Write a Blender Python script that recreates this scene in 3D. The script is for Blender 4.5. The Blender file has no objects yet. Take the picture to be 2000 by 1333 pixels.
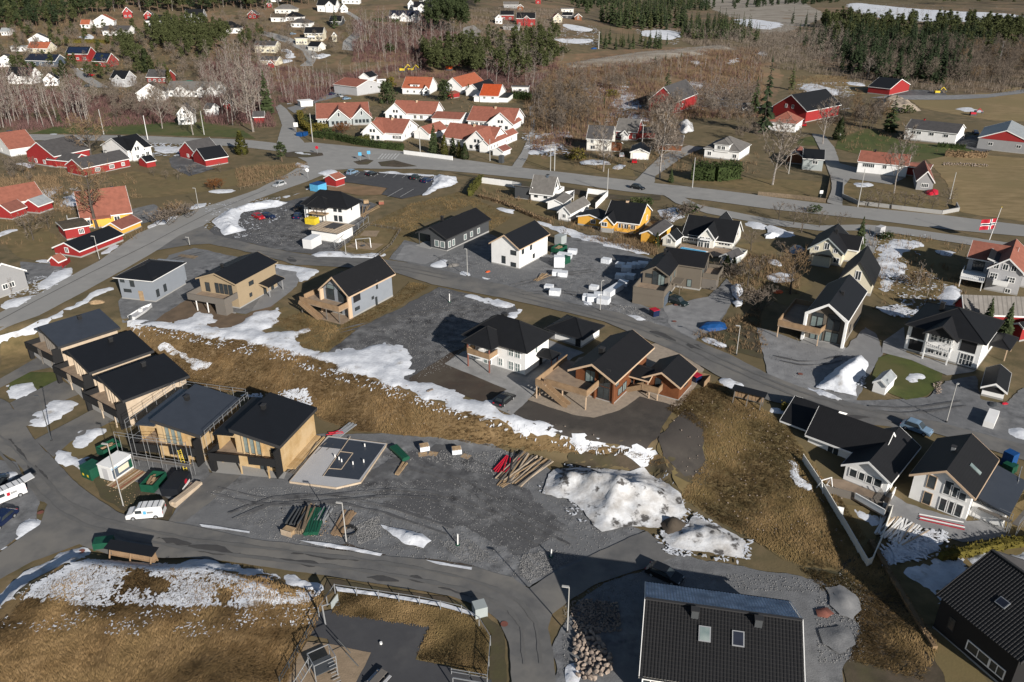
import bpy,bmesh,math,random
import numpy as np
from mathutils import Vector,Matrix,noise
from mathutils.geometry import delaunay_2d_cdt
random.seed(7); rng = np.random.default_rng(7)
R = math.radians
S = bpy.context.scene; COL = S.collection

# ---------------------------------------------------------------- camera, sky, sun, exposure
CAM_H = 70.0; PITCH = R(25.7); FPX = 1555.0          # drone height, downward tilt, focal length in photo pixels
cam = bpy.data.objects.new('camera',bpy.data.cameras.new('camera')); COL.objects.link(cam)
cam.location = (0,0,CAM_H); cam.rotation_euler = (R(90) - PITCH,0,0)
cam.data.sensor_width = 36; cam.data.lens = FPX/2000*36; cam.data.clip_start = 1; cam.data.clip_end = 12000
S.camera = cam
SUN_EL = R(21.8); SUN_ANG = R(-58.5)                   # elevation; direction towards the sun in the xy plane
world = bpy.data.worlds.new('World'); S.world = world; world.use_nodes = True
wn = world.node_tree.nodes; sky = wn.new('ShaderNodeTexSky'); sky.sky_type = 'NISHITA'; sky.sun_disc = False
sky.sun_elevation = SUN_EL; sky.sun_rotation = R(90) - SUN_ANG; sky.altitude = 50; sky.air_density = 1.0; sky.dust_density = 0.6; sky.ozone_density = 1.3
world.node_tree.links.new(sky.outputs[0],wn['Background'].inputs[0]); wn['Background'].inputs[1].default_value = 0.05
sl = bpy.data.lights.new('sun','SUN'); sl.energy = 5.0; sl.angle = R(0.53); sl.color = (1.0,0.945,0.87)
so = bpy.data.objects.new('sun',sl); COL.objects.link(so)
sdir = Vector((math.cos(SUN_ANG)*math.cos(SUN_EL),math.sin(SUN_ANG)*math.cos(SUN_EL),math.sin(SUN_EL)))
so.rotation_euler = (-sdir).to_track_quat('-Z','Y').to_euler(); so.location = (60,-60,200)
vs = S.view_settings; vs.view_transform = 'Standard'; vs.look = 'None'; vs.gamma = 1; vs.use_curve_mapping = False
vs.exposure = 0.5
S.cycles.max_bounces = 5; S.cycles.diffuse_bounces = 2; S.cycles.glossy_bounces = 2; S.cycles.transparent_max_bounces = 4

# ---------------------------------------------------------------- terrain height and photo-ray helpers
_fw = np.array([0,math.cos(PITCH),-math.sin(PITCH)]); _up = np.array([0,math.sin(PITCH),math.cos(PITCH)]); _rt = np.array([1.,0,0])
def ray(u,v): return _rt*(u - 1000)/FPX - _up*(v - 666.5)/FPX + _fw
def flat(u,v,z=0.0):
    d = ray(u,v); return np.array([0,0,CAM_H]) + d*(z - CAM_H)/d[2]
def sm(t):
    t = np.clip(t,0,1); return t*t*(3 - 2*t)
BANK = 3.4
_lo = np.array([flat(*p)[:2] for p in [(-700,760),(0,700),(150,690),(235,668),(300,706),(365,745),(480,785),(620,812),(800,858),(1000,882),(1280,935),(1330,1000),(1450,1030),(1700,1060),(2000,1120),(2500,1250)]])
_hi = np.array([flat(*p,BANK)[:2] for p in [(-700,640),(0,640),(150,612),(260,630),(330,650),(420,656),(500,664),(650,700),(850,785),(1050,850),(1290,862),(1400,760),(1560,760),(1700,800),(2000,860),(2500,950)]])
_md = np.array([flat(*p)[:2] for p in [(-400,1330),(-120,1290),(0,1200),(70,1134),(160,1088),(250,1098),(320,1106),(420,1100),(520,1128),(640,1160)]])
def T(x,y):
    x = np.asarray(x,float); y = np.asarray(y,float)
    yl = np.interp(x,_lo[:,0],_lo[:,1]); yh = np.interp(x,_hi[:,0],_hi[:,1])
    z = BANK*sm((y - yl)/np.maximum(yh - yl,4.0))
    ym = np.interp(x,_md[:,0],_md[:,1])
    z = z + 1.9*(1 - (1 - np.clip((ym - y)/3.6,0,1)) ** 1.4)*sm((_md[-1,0] - 1.5 - x)/7.0)
    a = 30.0*sm((260 - x)/420) + 3
    z = z + a*sm((y - 455)/330) + 0.02*np.maximum(y - 900,0)*sm((300 - x)/500)
    z = z + 5*np.exp(-(((x - 120)/60) ** 2 + ((y - 560)/55) ** 2))
    z = z + 0.22*np.sin(x*.11 + 1.3)*np.sin(y*.083 + .4)*sm((y - 150)/60)
    return z
def P(u,v,dz=0.0):
    "the point of the terrain (raised by dz) seen at photo pixel (u, v)"
    d = ray(u,v); t0 = 30.0
    ts = 30.0*(8000/30.0) ** np.linspace(0,1,420)
    x = d[0]*ts; y = d[1]*ts; z = CAM_H + d[2]*ts
    w = np.nonzero(z < T(x,y) + dz)[0]; k = w[0] if len(w) else 419
    a,b = ts[max(k - 1,0)],ts[k]
    for _ in range(26):
        m = (a + b)/2
        if CAM_H + d[2]*m < float(T(d[0]*m,d[1]*m)) + dz: b = m
        else: a = m
    return Vector((d[0]*b,d[1]*b,CAM_H + d[2]*b))
def proj(p):
    q = np.array(p,float) - np.array([0,0,CAM_H]); z = q @ _fw
    return 1000 + FPX*(q @ _rt)/z,666.5 - FPX*(q @ _up)/z
def height_at(p,vtop):
    lo,hi = 0.0,60.0; p = np.array(p)
    for _ in range(40):
        m = (lo + hi)/2
        if proj(p + np.array([0,0,m]))[1] > vtop: lo = m
        else: hi = m
    return lo
def gz(x,y): return float(T(x,y))

# ---------------------------------------------------------------- materials
MATS = {}
def mat(name,col,rough=0.8,col2=None,scale=1.0,detail=4,bump=0.0,bscale=None,spec=0.3,metal=0.0,col3=None,fac3=0.5,scale3=0.1,stripe=None,emit=None,coords='Object',lo=0.35,hi=0.65,lo3=.45,hi3=.6,stretch=None):
    if name in MATS: return MATS[name]
    m = bpy.data.materials.new(name); m.use_nodes = True; MATS[name] = m
    nt = m.node_tree; b = nt.nodes['Principled BSDF']; L = nt.links.new
    b.inputs['Roughness'].default_value = rough; b.inputs['Specular IOR Level'].default_value = spec; b.inputs['Metallic'].default_value = metal
    c4 = lambda c: (*c,1)
    b.inputs['Base Color'].default_value = c4(col)
    if coords == 'World': src = nt.nodes.new('ShaderNodeNewGeometry').outputs['Position']
    else: src = nt.nodes.new('ShaderNodeTexCoord').outputs['Object']
    if stretch:
        mp = nt.nodes.new('ShaderNodeMapping'); L(src,mp.inputs[0]); mp.inputs['Scale'].default_value = stretch[:3]
        if len(stretch) > 3: mp.inputs['Rotation'].default_value[2] = stretch[3]
        src2 = mp.outputs[0]
    else: src2 = src
    def nz(sc,det=detail,s=src2):
        n = nt.nodes.new('ShaderNodeTexNoise'); n.inputs['Scale'].default_value = sc; n.inputs['Detail'].default_value = det; n.inputs['Roughness'].default_value = 0.62
        L(s,n.inputs['Vector']); return n.outputs['Fac']
    def ramp(f,a,bb):
        r = nt.nodes.new('ShaderNodeMapRange'); r.inputs[1].default_value = a; r.inputs[2].default_value = bb; L(f,r.inputs[0]); return r.outputs[0]
    def mix(f,a,bb):
        x = nt.nodes.new('ShaderNodeMix'); x.data_type = 'RGBA'
        if isinstance(f,float): x.inputs[0].default_value = f
        else: L(f,x.inputs[0])
        for k,v in ((6,a),(7,bb)):
            if isinstance(v,tuple): x.inputs[k].default_value = c4(v)
            else: L(v,x.inputs[k])
        return x.outputs[2]
    out = None; n1 = None
    if col2:
        n1 = nz(scale); out = mix(ramp(n1,lo,hi),col,col2)
    if col3:
        n3 = nz(scale3,5,src); out = mix(ramp(n3,lo3,hi3),out if out is not None else col,col3)
    hgt = None
    if stripe:                                       # (axis, period, depth): boards or tile columns
        ax,per,dep = stripe
        w = nt.nodes.new('ShaderNodeTexWave'); w.wave_type = 'BANDS'; w.bands_direction = ax; w.wave_profile = 'SIN'
        w.inputs['Scale'].default_value = math.pi/(10*per); w.inputs['Distortion'].default_value = 0; L(nt.nodes.new('ShaderNodeTexCoord').outputs['Object'],w.inputs['Vector'])
        hgt = w.outputs['Fac']; f = ramp(hgt,0.0,0.25)
        dk = tuple(c*0.55 for c in col)
        out = mix(f,dk,out if out is not None else col)
    if out is not None: L(out,b.inputs['Base Color'])
    if bump:
        bn = nt.nodes.new('ShaderNodeBump'); bn.inputs['Strength'].default_value = min(1,bump); bn.inputs['Distance'].default_value = max(0.02,bump*.25)
        L(nz(bscale or scale*3,3),bn.inputs['Height']); L(bn.outputs[0],b.inputs['Normal'])
    if emit:
        b.inputs['Emission Color'].default_value = c4(col); b.inputs['Emission Strength'].default_value = emit
    return m
def paint(name,c,var=0.93,rough=0.75,stripe=None):
    return mat(name,c,rough,tuple(x*var for x in c),.6,5,stripe=stripe)
M = {}
# ground
M['ground'] = mat('ground',(.175,.128,.07),.95,(.085,.072,.036),.25,9,.35,2.2,col3=(.12,.092,.046),scale3=.03,coords='World')
M['drygrass'] = mat('dry_grass',(.22,.15,.076),.95,(.12,.077,.036),.8,8,.6,2.5,col3=(.16,.108,.05),scale3=.09,coords='World',stretch=(1.6,.7,1,.5))
M['lawn'] = mat('lawn',(.19,.135,.064),.95,(.105,.082,.036),.4,9,.3,4,col3=(.145,.112,.05),scale3=.09,coords='World')
M['greenlawn'] = mat('green_lawn',(.075,.092,.022),.95,(.045,.06,.015),.4,8,.2,4,col3=(.09,.085,.03),scale3=.06,coords='World')
M['meadow'] = mat('meadow',(.26,.19,.098),.95,(.17,.125,.058),.25,9,.3,2,col3=(.19,.145,.068),scale3=.03,coords='World',stretch=(.6,1.6,1,.4))
M['road'] = mat('asphalt_worn',(.285,.277,.262),.9,(.23,.225,.216),.25,8,.1,9,col3=(.25,.245,.235),scale3=.06,coords='World')
M['road2'] = mat('asphalt_new',(.14,.136,.131),.88,(.097,.096,.096),.35,10,.1,9,col3=(.17,.16,.145),scale3=.08,coords='World')
M['roadtrack'] = mat('tyre_polished_asphalt',(.105,.103,.10),.85,(.125,.122,.118),.4,8,coords='World')
M['tarmac'] = mat('asphalt_dark',(.062,.062,.066),.9,(.052,.052,.056),.5,6,.08,9,col3=(.082,.08,.08),scale3=.15,coords='World',lo3=.55,hi3=.75)
M['gravel'] = mat('gravel',(.245,.248,.253),.95,(.075,.076,.08),.55,12,.45,6,col3=(.135,.137,.141),scale3=.07,coords='World',lo=.28,hi=.66,lo3=.4,hi3=.62)
M['gravel2'] = mat('gravel_dark',(.19,.19,.192),.95,(.038,.038,.041),.5,12,.45,5,col3=(.08,.08,.083),scale3=.11,coords='World',lo=.32,hi=.66,lo3=.42,hi3=.58)
M['gravel3'] = mat('gravel_light',(.245,.245,.246),.95,(.155,.156,.16),.5,10,.25,7,col3=(.19,.19,.192),scale3=.1,coords='World')
M['paving'] = mat('paving',(.29,.285,.28),.85,(.21,.208,.205),.5,8,.1,6,coords='World')
M['soil'] = mat('bare_soil',(.062,.045,.034),.95,(.038,.029,.024),.6,8,.35,4,col3=(.075,.06,.045),scale3=.15,coords='World')
M['dirt'] = mat('dark_dirt',(.078,.068,.058),.95,(.045,.04,.036),.5,8,.35,4,col3=(.058,.05,.044),scale3=.12,coords='World')
M['brownsoil'] = mat('brown_soil',(.15,.105,.068),.95,(.105,.075,.05),.5,7,.2,5,coords='World')
M['mud'] = mat('muddy_track',(.085,.065,.045),.95,(.05,.04,.026),.5,8,.3,3,col3=(.07,.062,.03),scale3=.1,coords='World')
M['sand'] = mat('sand',(.29,.215,.145),.95,(.22,.165,.11),1.2,7,.35,5,coords='World')
M['pebble'] = mat('pale_pebbles',(.33,.27,.21),.95,(.26,.215,.17),1.5,7,.3,8,coords='World')
M['scrub'] = mat('scrubland',(.24,.15,.085),.95,(.115,.078,.042),.12,10,.4,1.5,col3=(.17,.125,.07),scale3=.03,coords='World')
M['forestfloor'] = mat('forest_floor',(.15,.108,.062),.95,(.065,.054,.03),.08,10,.4,1,col3=(.19,.125,.072),scale3=.018,coords='World')
M['pit'] = mat('gravel_pit',(.32,.29,.245),.95,(.17,.14,.11),.09,9,.3,.8,coords='World',stretch=(.5,1.5,1,.3))
M['snow'] = mat('snow',(.66,.68,.715),.8,(.50,.515,.55),.7,9,.5,2.2,coords='World',spec=.12,col3=(.36,.345,.33),scale3=.45,lo3=.58,hi3=.72)
M['snowdirty'] = mat('dirty_snow',(.62,.63,.645),.85,(.36,.345,.33),.5,10,.5,2,col3=(.085,.08,.077),scale3=.42,lo3=.55,hi3=.62,coords='World',spec=.1)
M['rubble'] = mat('rubble',(.18,.17,.16),.95,(.09,.085,.08),.8,8,.5,4,coords='World')
M['wet'] = mat('wet_asphalt',(.052,.05,.05),.75,(.064,.062,.06),.8,6,coords='World')
M['paintline'] = mat('road_paint',(.5,.5,.49),.8,(.33,.33,.32),1.2,6,coords='World')
# walls
for n,c in dict(white=(.76,.755,.74),offwhite=(.66,.64,.58),cream=(.60,.555,.43),yellow=(.68,.36,.06),red=(.27,.022,.022),darkred=(.22,.03,.026),greyblue=(.215,.235,.265),grey=(.26,.26,.265),ltgrey=(.40,.40,.41),dkgrey=(.055,.058,.062),taupe=(.135,.115,.092),beige=(.31,.24,.155),log=(.17,.064,.028),black=(.012,.012,.013),concrete=(.30,.295,.285),greywood=(.14,.125,.11),slate=(.08,.10,.13),sage=(.30,.33,.33)).items():
    M[n] = paint('paint_' + n,c)
M['rawwood'] = mat('raw_timber',(.41,.285,.145),.7,(.34,.225,.105),.7,5,col3=(.45,.33,.19),scale3=.25)
M['palewood'] = mat('weathering_timber',(.46,.375,.28),.75,(.38,.30,.22),.8,5)
M['deck'] = mat('deck_boards',(.30,.225,.16),.8,(.22,.165,.12),.8,5)
M['larch'] = mat('larch_boards',(.30,.20,.118),.75,(.22,.145,.085),.8,5)
M['plank'] = mat('planks',(.37,.26,.15),.8,(.25,.17,.1),1.5,5)
M['log_x'] = mat('log_wall',(.175,.064,.026),.65,(.12,.042,.017),.8,5,stripe=('Z',.22,.05))
M['trim'] = paint('trim_white',(.74,.735,.72)); M['trimdk'] = paint('trim_dark',(.03,.03,.032)); M['trimwood'] = paint('trim_wood',(.52,.38,.26))
# roofs
def roofmat(n,c,rough=.55,per=.0,ax='X',v=.75):
    return mat('roof_' + n,c,rough,tuple(x*v for x in c),.8,6,stripe=(ax,per,.1) if per else None,spec=.35)
M['rblack'] = roofmat('black',(.0075,.008,.0095),.65); M['rfelt'] = roofmat('felt',(.0075,.0085,.011),.62,v=.85); M['rfelt2'] = roofmat('felt_grey',(.04,.046,.058),.36,v=.88)
M['rblack_x'] = roofmat('black_tiles_across',(.0085,.0085,.010),.65,.34,'X'); M['rblack_y'] = roofmat('black_tiles_along',(.0085,.0085,.010),.65,.34,'Y')
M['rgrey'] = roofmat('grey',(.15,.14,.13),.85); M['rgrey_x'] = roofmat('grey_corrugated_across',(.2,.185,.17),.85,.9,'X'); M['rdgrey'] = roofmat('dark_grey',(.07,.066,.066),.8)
M['rred'] = roofmat('red',(.27,.098,.066),.85); M['rorange'] = roofmat('orange',(.34,.098,.048),.8); M['rbright'] = roofmat('bright_orange',(.45,.075,.02),.7); M['rbrown'] = roofmat('red_brown',(.20,.075,.055),.85)
M['rmoss'] = mat('roof_mossy',(.10,.075,.055),.95,(.05,.045,.03),1.2,8); M['rmetal'] = roofmat('metal',(.30,.32,.33),.5); M['rblue'] = roofmat('deep_blue',(.016,.02,.034),.45)
M['solar'] = mat('solar_glass',(.012,.02,.045),.2,spec=.5)
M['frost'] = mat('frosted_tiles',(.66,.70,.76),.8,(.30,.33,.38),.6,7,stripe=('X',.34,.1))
# misc
M['glass'] = mat('window_glass',(.022,.028,.032),.12,(.05,.06,.065),.35,2,spec=.6); M['glass2'] = mat('pale_window_glass',(.12,.16,.16),.15,(.22,.26,.25),.5,2,spec=.6)
M['blind'] = mat('dark_blind',(.014,.014,.016),.7)
M['metal'] = mat('galvanised_steel',(.36,.37,.38),.45,metal=.5); M['steel'] = mat('dark_steel',(.06,.065,.07),.5); M['pole'] = mat('pole_grey',(.36,.355,.34),.6)
M['wood'] = mat('bare_wood',(.20,.15,.10),.85,(.13,.10,.07),2,4); M['bark'] = mat('bark',(.09,.075,.062),.95,(.05,.042,.036),3,4); M['birchbark'] = mat('birch_bark',(.34,.31,.28),.9,(.12,.10,.09),2.5,5)
M['pinebark'] = mat('pine_bark',(.20,.13,.09),.95,(.11,.07,.05),2,4)
M['stone'] = mat('pale_stone',(.33,.265,.215),.95,(.17,.135,.115),1.4,6,.2,6); M['greystone'] = mat('grey_stone',(.26,.255,.25),.95,(.15,.15,.15),1,6)
M['rubber'] = mat('rubber',(.012,.012,.012),.8); M['tarp'] = mat('black_tarpaulin',(.012,.014,.018),.45); M['whitewrap'] = mat('white_wrap',(.68,.70,.73),.4,(.55,.57,.60),2,4)
for n,c in dict(bluepl=(.008,.06,.20),redpl=(.42,.012,.03),greenpl=(.01,.07,.04),yellowpl=(.65,.48,.03),orangepl=(.62,.10,.02),skygreen=(.02,.30,.2),pink=(.6,.3,.3),purple=(.12,.06,.35),lightblue=(.10,.38,.62)).items():
    M[n] = mat('plastic_' + n,c,.5,tuple(x*.8 for x in c),1.5,4)
for n,c in dict(cwhite=(.62,.62,.62),cblack=(.008,.009,.011),cgrey=(.07,.075,.08),csilver=(.36,.37,.38),cblue=(.008,.016,.05),cred=(.35,.01,.015),cdkgreen=(.01,.02,.02),cltblue=(.16,.24,.33)).items():
    M[n] = mat('car_paint_' + n,c,.25,spec=.6)
for n,c in dict(needle=(.045,.060,.024),needle2=(.068,.078,.030),needle3=(.030,.044,.020),thuja=(.085,.085,.02),hedge=(.04,.058,.018),hedge2=(.12,.10,.02),ivy=(.05,.06,.015)).items():
    M[n] = mat('foliage_' + n,c,.85,tuple(x*.55 for x in c),.7,3,spec=.15)
for n,c in dict(twig=(.19,.155,.125),twigred=(.155,.088,.082),twigbrown=(.21,.145,.085),twigpale=(.23,.195,.165),rust=(.17,.075,.028)).items():
    M[n] = mat('twigs_' + n,c,.95,tuple(x*.65 for x in c),.5,3,spec=.1)
M['straw'] = mat('straw_blades',(.285,.19,.094),.95,(.15,.093,.042),.6,7,col3=(.21,.14,.066),scale3=.15,coords='World',spec=.05)
M['straw2'] = mat('green_straw_blades',(.245,.165,.08),.95,(.125,.085,.038),.3,7,col3=(.17,.12,.054),scale3=.1,coords='World',spec=.05)

# ---------------------------------------------------------------- mesh building
class MB:
    def __init__(s): s.v = []; s.f = []
    def add(s,vs,fs):
        o = len(s.v); s.v += [tuple(p) for p in vs]; s.f += [tuple(i + o for i in f) for f in fs]; return s
    def box(s,x0,y0,z0,x1,y1,z1):
        return s.add([(x0,y0,z0),(x1,y0,z0),(x1,y1,z0),(x0,y1,z0),(x0,y0,z1),(x1,y0,z1),(x1,y1,z1),(x0,y1,z1)],
                     [(0,3,2,1),(4,5,6,7),(0,1,5,4),(1,2,6,5),(2,3,7,6),(3,0,4,7)])
    def prism(s,prof,d0,d1):
        "extrude a closed 3D profile (list of Vector) from offset d0 to d1"
        n = len(prof); a = [Vector(p) + Vector(d0) for p in prof]; b = [Vector(p) + Vector(d1) for p in prof]
        return s.add(a + b,[tuple(range(n))[::-1],tuple(range(n,2*n))] + [(i,(i + 1) % n,n + (i + 1) % n,n + i) for i in range(n)])
    def bar(s,p,q,w=.08,h=None,up=(0,0,1)):
        p = Vector(p); q = Vector(q); d = (q - p); 
        if d.length < 1e-6: return s
        d.normalize(); h = h or w; u = Vector(up)
        if abs(d.dot(u)) > .98: u = Vector((1,0,0))
        a = d.cross(u).normalized()*w/2; b = a.cross(d).normalized()*h/2
        vs = [p - a - b,p + a - b,p + a + b,p - a + b,q - a - b,q + a - b,q + a + b,q - a + b]
        return s.add(vs,[(0,3,2,1),(4,5,6,7),(0,1,5,4),(1,2,6,5),(2,3,7,6),(3,0,4,7)])
    def tube(s,pts,r,n=6,r1=None):
        pts = [Vector(p) for p in pts]; m = len(pts); base = len(s.v); vs = []
        for i,p in enumerate(pts):
            d = (pts[min(i + 1,m - 1)] - pts[max(i - 1,0)]).normalized(); u = Vector((0,0,1)) if abs(d.z) < .95 else Vector((1,0,0))
            a = d.cross(u).normalized(); b = d.cross(a); rr = r if r1 is None else r + (r1 - r)*i/max(1,m - 1)
            vs += [p + (a*math.cos(2*math.pi*k/n) + b*math.sin(2*math.pi*k/n))*rr for k in range(n)]
        fs = [(i*n + k,i*n + (k + 1) % n,(i + 1)*n + (k + 1) % n,(i + 1)*n + k) for i in range(m - 1) for k in range(n)]
        fs += [tuple(range(n))[::-1],tuple(range((m - 1)*n,m*n))]
        return s.add(vs,fs)
    def disc(s,c,axis,r,th,n=14):
        c = Vector(c); a = Vector(axis).normalized(); return s.tube([c - a*th/2,c + a*th/2],r,n)
    def mesh(s,name,material,smooth=False):
        me = bpy.data.meshes.new(name); me.from_pydata(s.v,[],s.f)
        if material is not None: me.materials.append(material)
        if smooth: me.polygons.foreach_set('use_smooth',[True]*len(me.polygons))
        me.update(); return me
def link(name,me,parent=None,loc=None,rotz=0.0):
    o = bpy.data.objects.new(name,me); COL.objects.link(o)
    if parent is not None: o.parent = parent
    if loc is not None: o.location = loc
    if rotz: o.rotation_euler = (0,0,rotz)
    return o
def part(name,mb,m,parent,label=None,smooth=False):
    o = link(name,mb.mesh(name,m,smooth),parent)
    if label: o['label'] = label
    return o
def tag(o,label,cat,group=None,kind=None):
    if label: o['label'] = label
    if cat: o['category'] = cat
    if group: o['group'] = group
    if kind: o['kind'] = kind
    return o
def thing(name,label,cat,loc=(0,0,0),rotz=0.0,group=None):
    return tag(link(name,None,None,loc,rotz),label,cat,group)
def copy_tree(o,loc=None,rotz=None,label=None,group=None,parent=None,scale=None):
    c = o.copy(); COL.objects.link(c)
    if parent is not None: c.parent = parent
    if loc is not None: c.location = loc
    if rotz is not None: c.rotation_euler = (0,0,rotz)
    if scale is not None: c.scale = scale if hasattr(scale,'__len__') else (scale,)*3
    if label: c['label'] = label
    if group: c['group'] = group
    for ch in list(KIDS.get(o.name,()) or o.children):
        copy_tree(ch,parent=c)
    return c
KIDS = {}
def np_mesh(name,V,F,material):
    "triangles or quads from numpy arrays"
    me = bpy.data.meshes.new(name); V = np.asarray(V,np.float32); F = np.asarray(F,np.int32); k = F.shape[1]
    me.vertices.add(len(V)); me.vertices.foreach_set('co',V.ravel())
    me.loops.add(F.size); me.loops.foreach_set('vertex_index',F.ravel())
    me.polygons.add(len(F)); me.polygons.foreach_set('loop_start',np.arange(0,F.size,k,dtype=np.int32))
    if material is not None: me.materials.append(material)
    me.update(calc_edges=True); return me
def yaw_px(p,q):
    a = P(*p); b = P(*q); return math.atan2(b.y - a.y,b.x - a.x)
def inpoly(px,py,poly):
    px = np.asarray(px); py = np.asarray(py); r = np.zeros(px.shape,bool); n = len(poly); j = n - 1
    for i in range(n):
        xi,yi = poly[i][0],poly[i][1]; xj,yj = poly[j][0],poly[j][1]
        c = ((yi > py) != (yj > py)) & (px < (xj - xi)*(py - yi)/(yj - yi + 1e-12) + xi); r ^= c; j = i
    return r
def edge_dist(px,py,poly):
    d = np.full(np.shape(px),1e9); n = len(poly)
    for i in range(n):
        ax,ay = poly[i][0],poly[i][1]; bx,by = poly[(i + 1) % n][0],poly[(i + 1) % n][1]; ex,ey = bx - ax,by - ay
        t = np.clip(((px - ax)*ex + (py - ay)*ey)/(ex*ex + ey*ey + 1e-9),0,1)
        d = np.minimum(d,np.hypot(px - ax - t*ex,py - ay - t*ey))
    return d
# ---------------------------------------------------------------- ground sheet
def build_ground():
    ys = [22.0]
    while ys[-1] < 7000: ys.append(ys[-1] + max(.75,ys[-1]*.0085))
    ys = np.array(ys); s = np.linspace(-1,1,231)
    X = s[None,:]*(ys[:,None]*.95 + 35); Y = np.repeat(ys[:,None],len(s),1)
    nr,nc = X.shape; V = np.stack([X,Y,T(X,Y)],-1).reshape(-1,3)
    i = np.arange(nr*nc).reshape(nr,nc); F = np.stack([i[:-1,:-1],i[:-1,1:],i[1:,1:],i[1:,:-1]],-1).reshape(-1,4)
    me = np_mesh('ground',V,F,M['ground']); me.polygons.foreach_set('use_smooth',[True]*len(me.polygons))
    return tag(link('ground',me),None,None,kind='structure')
build_ground()
LAYER = [0]
def wpoly(px): return [tuple(P(u,v)[:2]) for u,v in px]
def patch(name,px,m,lift=.05,rag=.35,step=None,kind='structure',crown=0.0,cw=1.5,world_xy=False,label=None,cat=None,smooth_pts=False,wob=0.0,melt=False):
    "a sheet draped on the terrain; its outline is roughened by noise; crown > 0 heaps it up (snow, earth)"
    poly = [tuple(p) for p in px] if world_xy else wpoly(px)
    k = 1.0
    cx = sum(p[0] for p in poly)/len(poly); cy = sum(p[1] for p in poly)/len(poly); dist = math.hypot(cx,cy)
    st = step or max(.55,dist*.006); pts = []
    LAYER[0] += 1; lift += LAYER[0]*.0004; off = Vector((LAYER[0]*13.7,LAYER[0]*7.1,0))
    n = len(poly); k = min(1.0,140/dist)
    if melt:
        ar = sum(poly[i - 1][0]*poly[i][1] - poly[i][0]*poly[i - 1][1] for i in range(n)); sg = 1 if ar > 0 else -1; g0 = cw*.3; q = []
        for i in range(n):
            a,b = Vector(poly[i - 1]),Vector(poly[(i + 1) % n]); t = (b - a).normalized(); q.append(tuple(Vector(poly[i]) + Vector((t.y,-t.x))*sg*g0))
        poly = q
    for _ in range(2 if melt else 1 if smooth_pts else 0):
        q = []; n = len(poly)
        for i in range(n):
            a,b,c = Vector(poly[i - 1]),Vector(poly[i]),Vector(poly[(i + 1) % n]); q += [(b*.75 + a*.25),(b*.75 + c*.25)]
        poly = [tuple(p) for p in q]; n = len(poly)
    for i in range(n):
        a = Vector(poly[i]); b = Vector(poly[(i + 1) % n]); L = (b - a).length; nk = max(1,int(L/st)); nrm = Vector((b.y - a.y,a.x - b.x)).normalized()
        for j in range(nk):
            p = a + (b - a)*(j/nk); w = Vector((p.x,p.y,0))
            d = (noise.noise(w*.9 + off)*.6 + noise.noise(w*.3 + off)*1.2)*rag
            pts.append(p + nrm*d)
    bx = [p.x for p in pts]; by = [p.y for p in pts]; g = st*(1.6 if not crown else 1.0); g = max(g,math.sqrt((max(bx) - min(bx))*(max(by) - min(by))/6000))
    gx,gy = np.meshgrid(np.arange(min(bx),max(bx),g),np.arange(min(by),max(by),g)); gx = gx.ravel() + (rng.random(gx.size) - .5)*g*.3; gy = gy.ravel() + (rng.random(gy.size) - .5)*g*.3
    op = [(p.x,p.y) for p in pts]; keep = inpoly(gx,gy,op)
    if keep.any(): keep[keep] &= edge_dist(gx[keep],gy[keep],op) > st*.45
    vin = [Vector(p) for p in op] + [Vector((a,b)) for a,b in zip(gx[keep],gy[keep])]
    vo,ed,fa,*_ = delaunay_2d_cdt(vin,[],[list(range(len(op)))],1,1e-5)
    X = np.array([p.x for p in vo]); Y = np.array([p.y for p in vo]); Z = T(X,Y) + lift
    if melt:
        D = edge_dist(X,Y,op); nz = np.array([noise.noise(Vector((a*.3,b*.3,3.3))*k + off) + .6*noise.noise(Vector((a*.9,b*.9,1.3))*k + off) + .4*noise.noise(Vector((a*2.3,b*2.3,7.3))*k + off) for a,b in zip(X,Y)])
        Z = T(X,Y) + np.where(D < 1e-3,.0,.07) + crown*sm(D/cw)*1.5 + (.2 + crown*.75)*nz
    elif crown:
        D = edge_dist(X,Y,op); nz = np.array([noise.noise(Vector((a*.35,b*.35,3.3)) + off) + .5*noise.noise(Vector((a*1.1,b*1.1,1.3)) + off) for a,b in zip(X,Y)])
        n2 = np.array([noise.noise(Vector((a*1.9,b*1.9,6.3)) + off) + .7*noise.noise(Vector((a*3.7,b*3.7,2.3)) + off) for a,b in zip(X,Y)])
        Z = Z + crown*sm(D/cw)*(1 + nz*(.3 + wob*.6)) + (.10 + .12*wob)*n2*sm(D/.8)*min(1,crown) - .03*(D < 1e-3)
    fs = [f for f in fa]
    me = bpy.data.meshes.new(name); me.from_pydata(list(zip(X,Y,Z)),[],fs); me.materials.append(m); me.polygons.foreach_set('use_smooth',[True]*len(me.polygons)); me.update()
    flip = sum(1 for p in list(me.polygons)[:20] if p.normal.z < 0)
    if flip > 10: me.flip_normals()
    o = link(name,me); tag(o,label,cat,kind=kind); return o
def strip(px,wid):
    "outline of a band of the given width in metres along a pixel polyline"
    w = [Vector(P(u,v)[:2]) for u,v in px]; Lf = []; Rt = []
    for i,p in enumerate(w):
        d = (w[min(i + 1,len(w) - 1)] - w[max(i - 1,0)]).normalized(); nn = Vector((-d.y,d.x))*wid/2; Lf.append(p + nn); Rt.append(p - nn)
    return [tuple(p) for p in Lf + Rt[::-1]]

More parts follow.
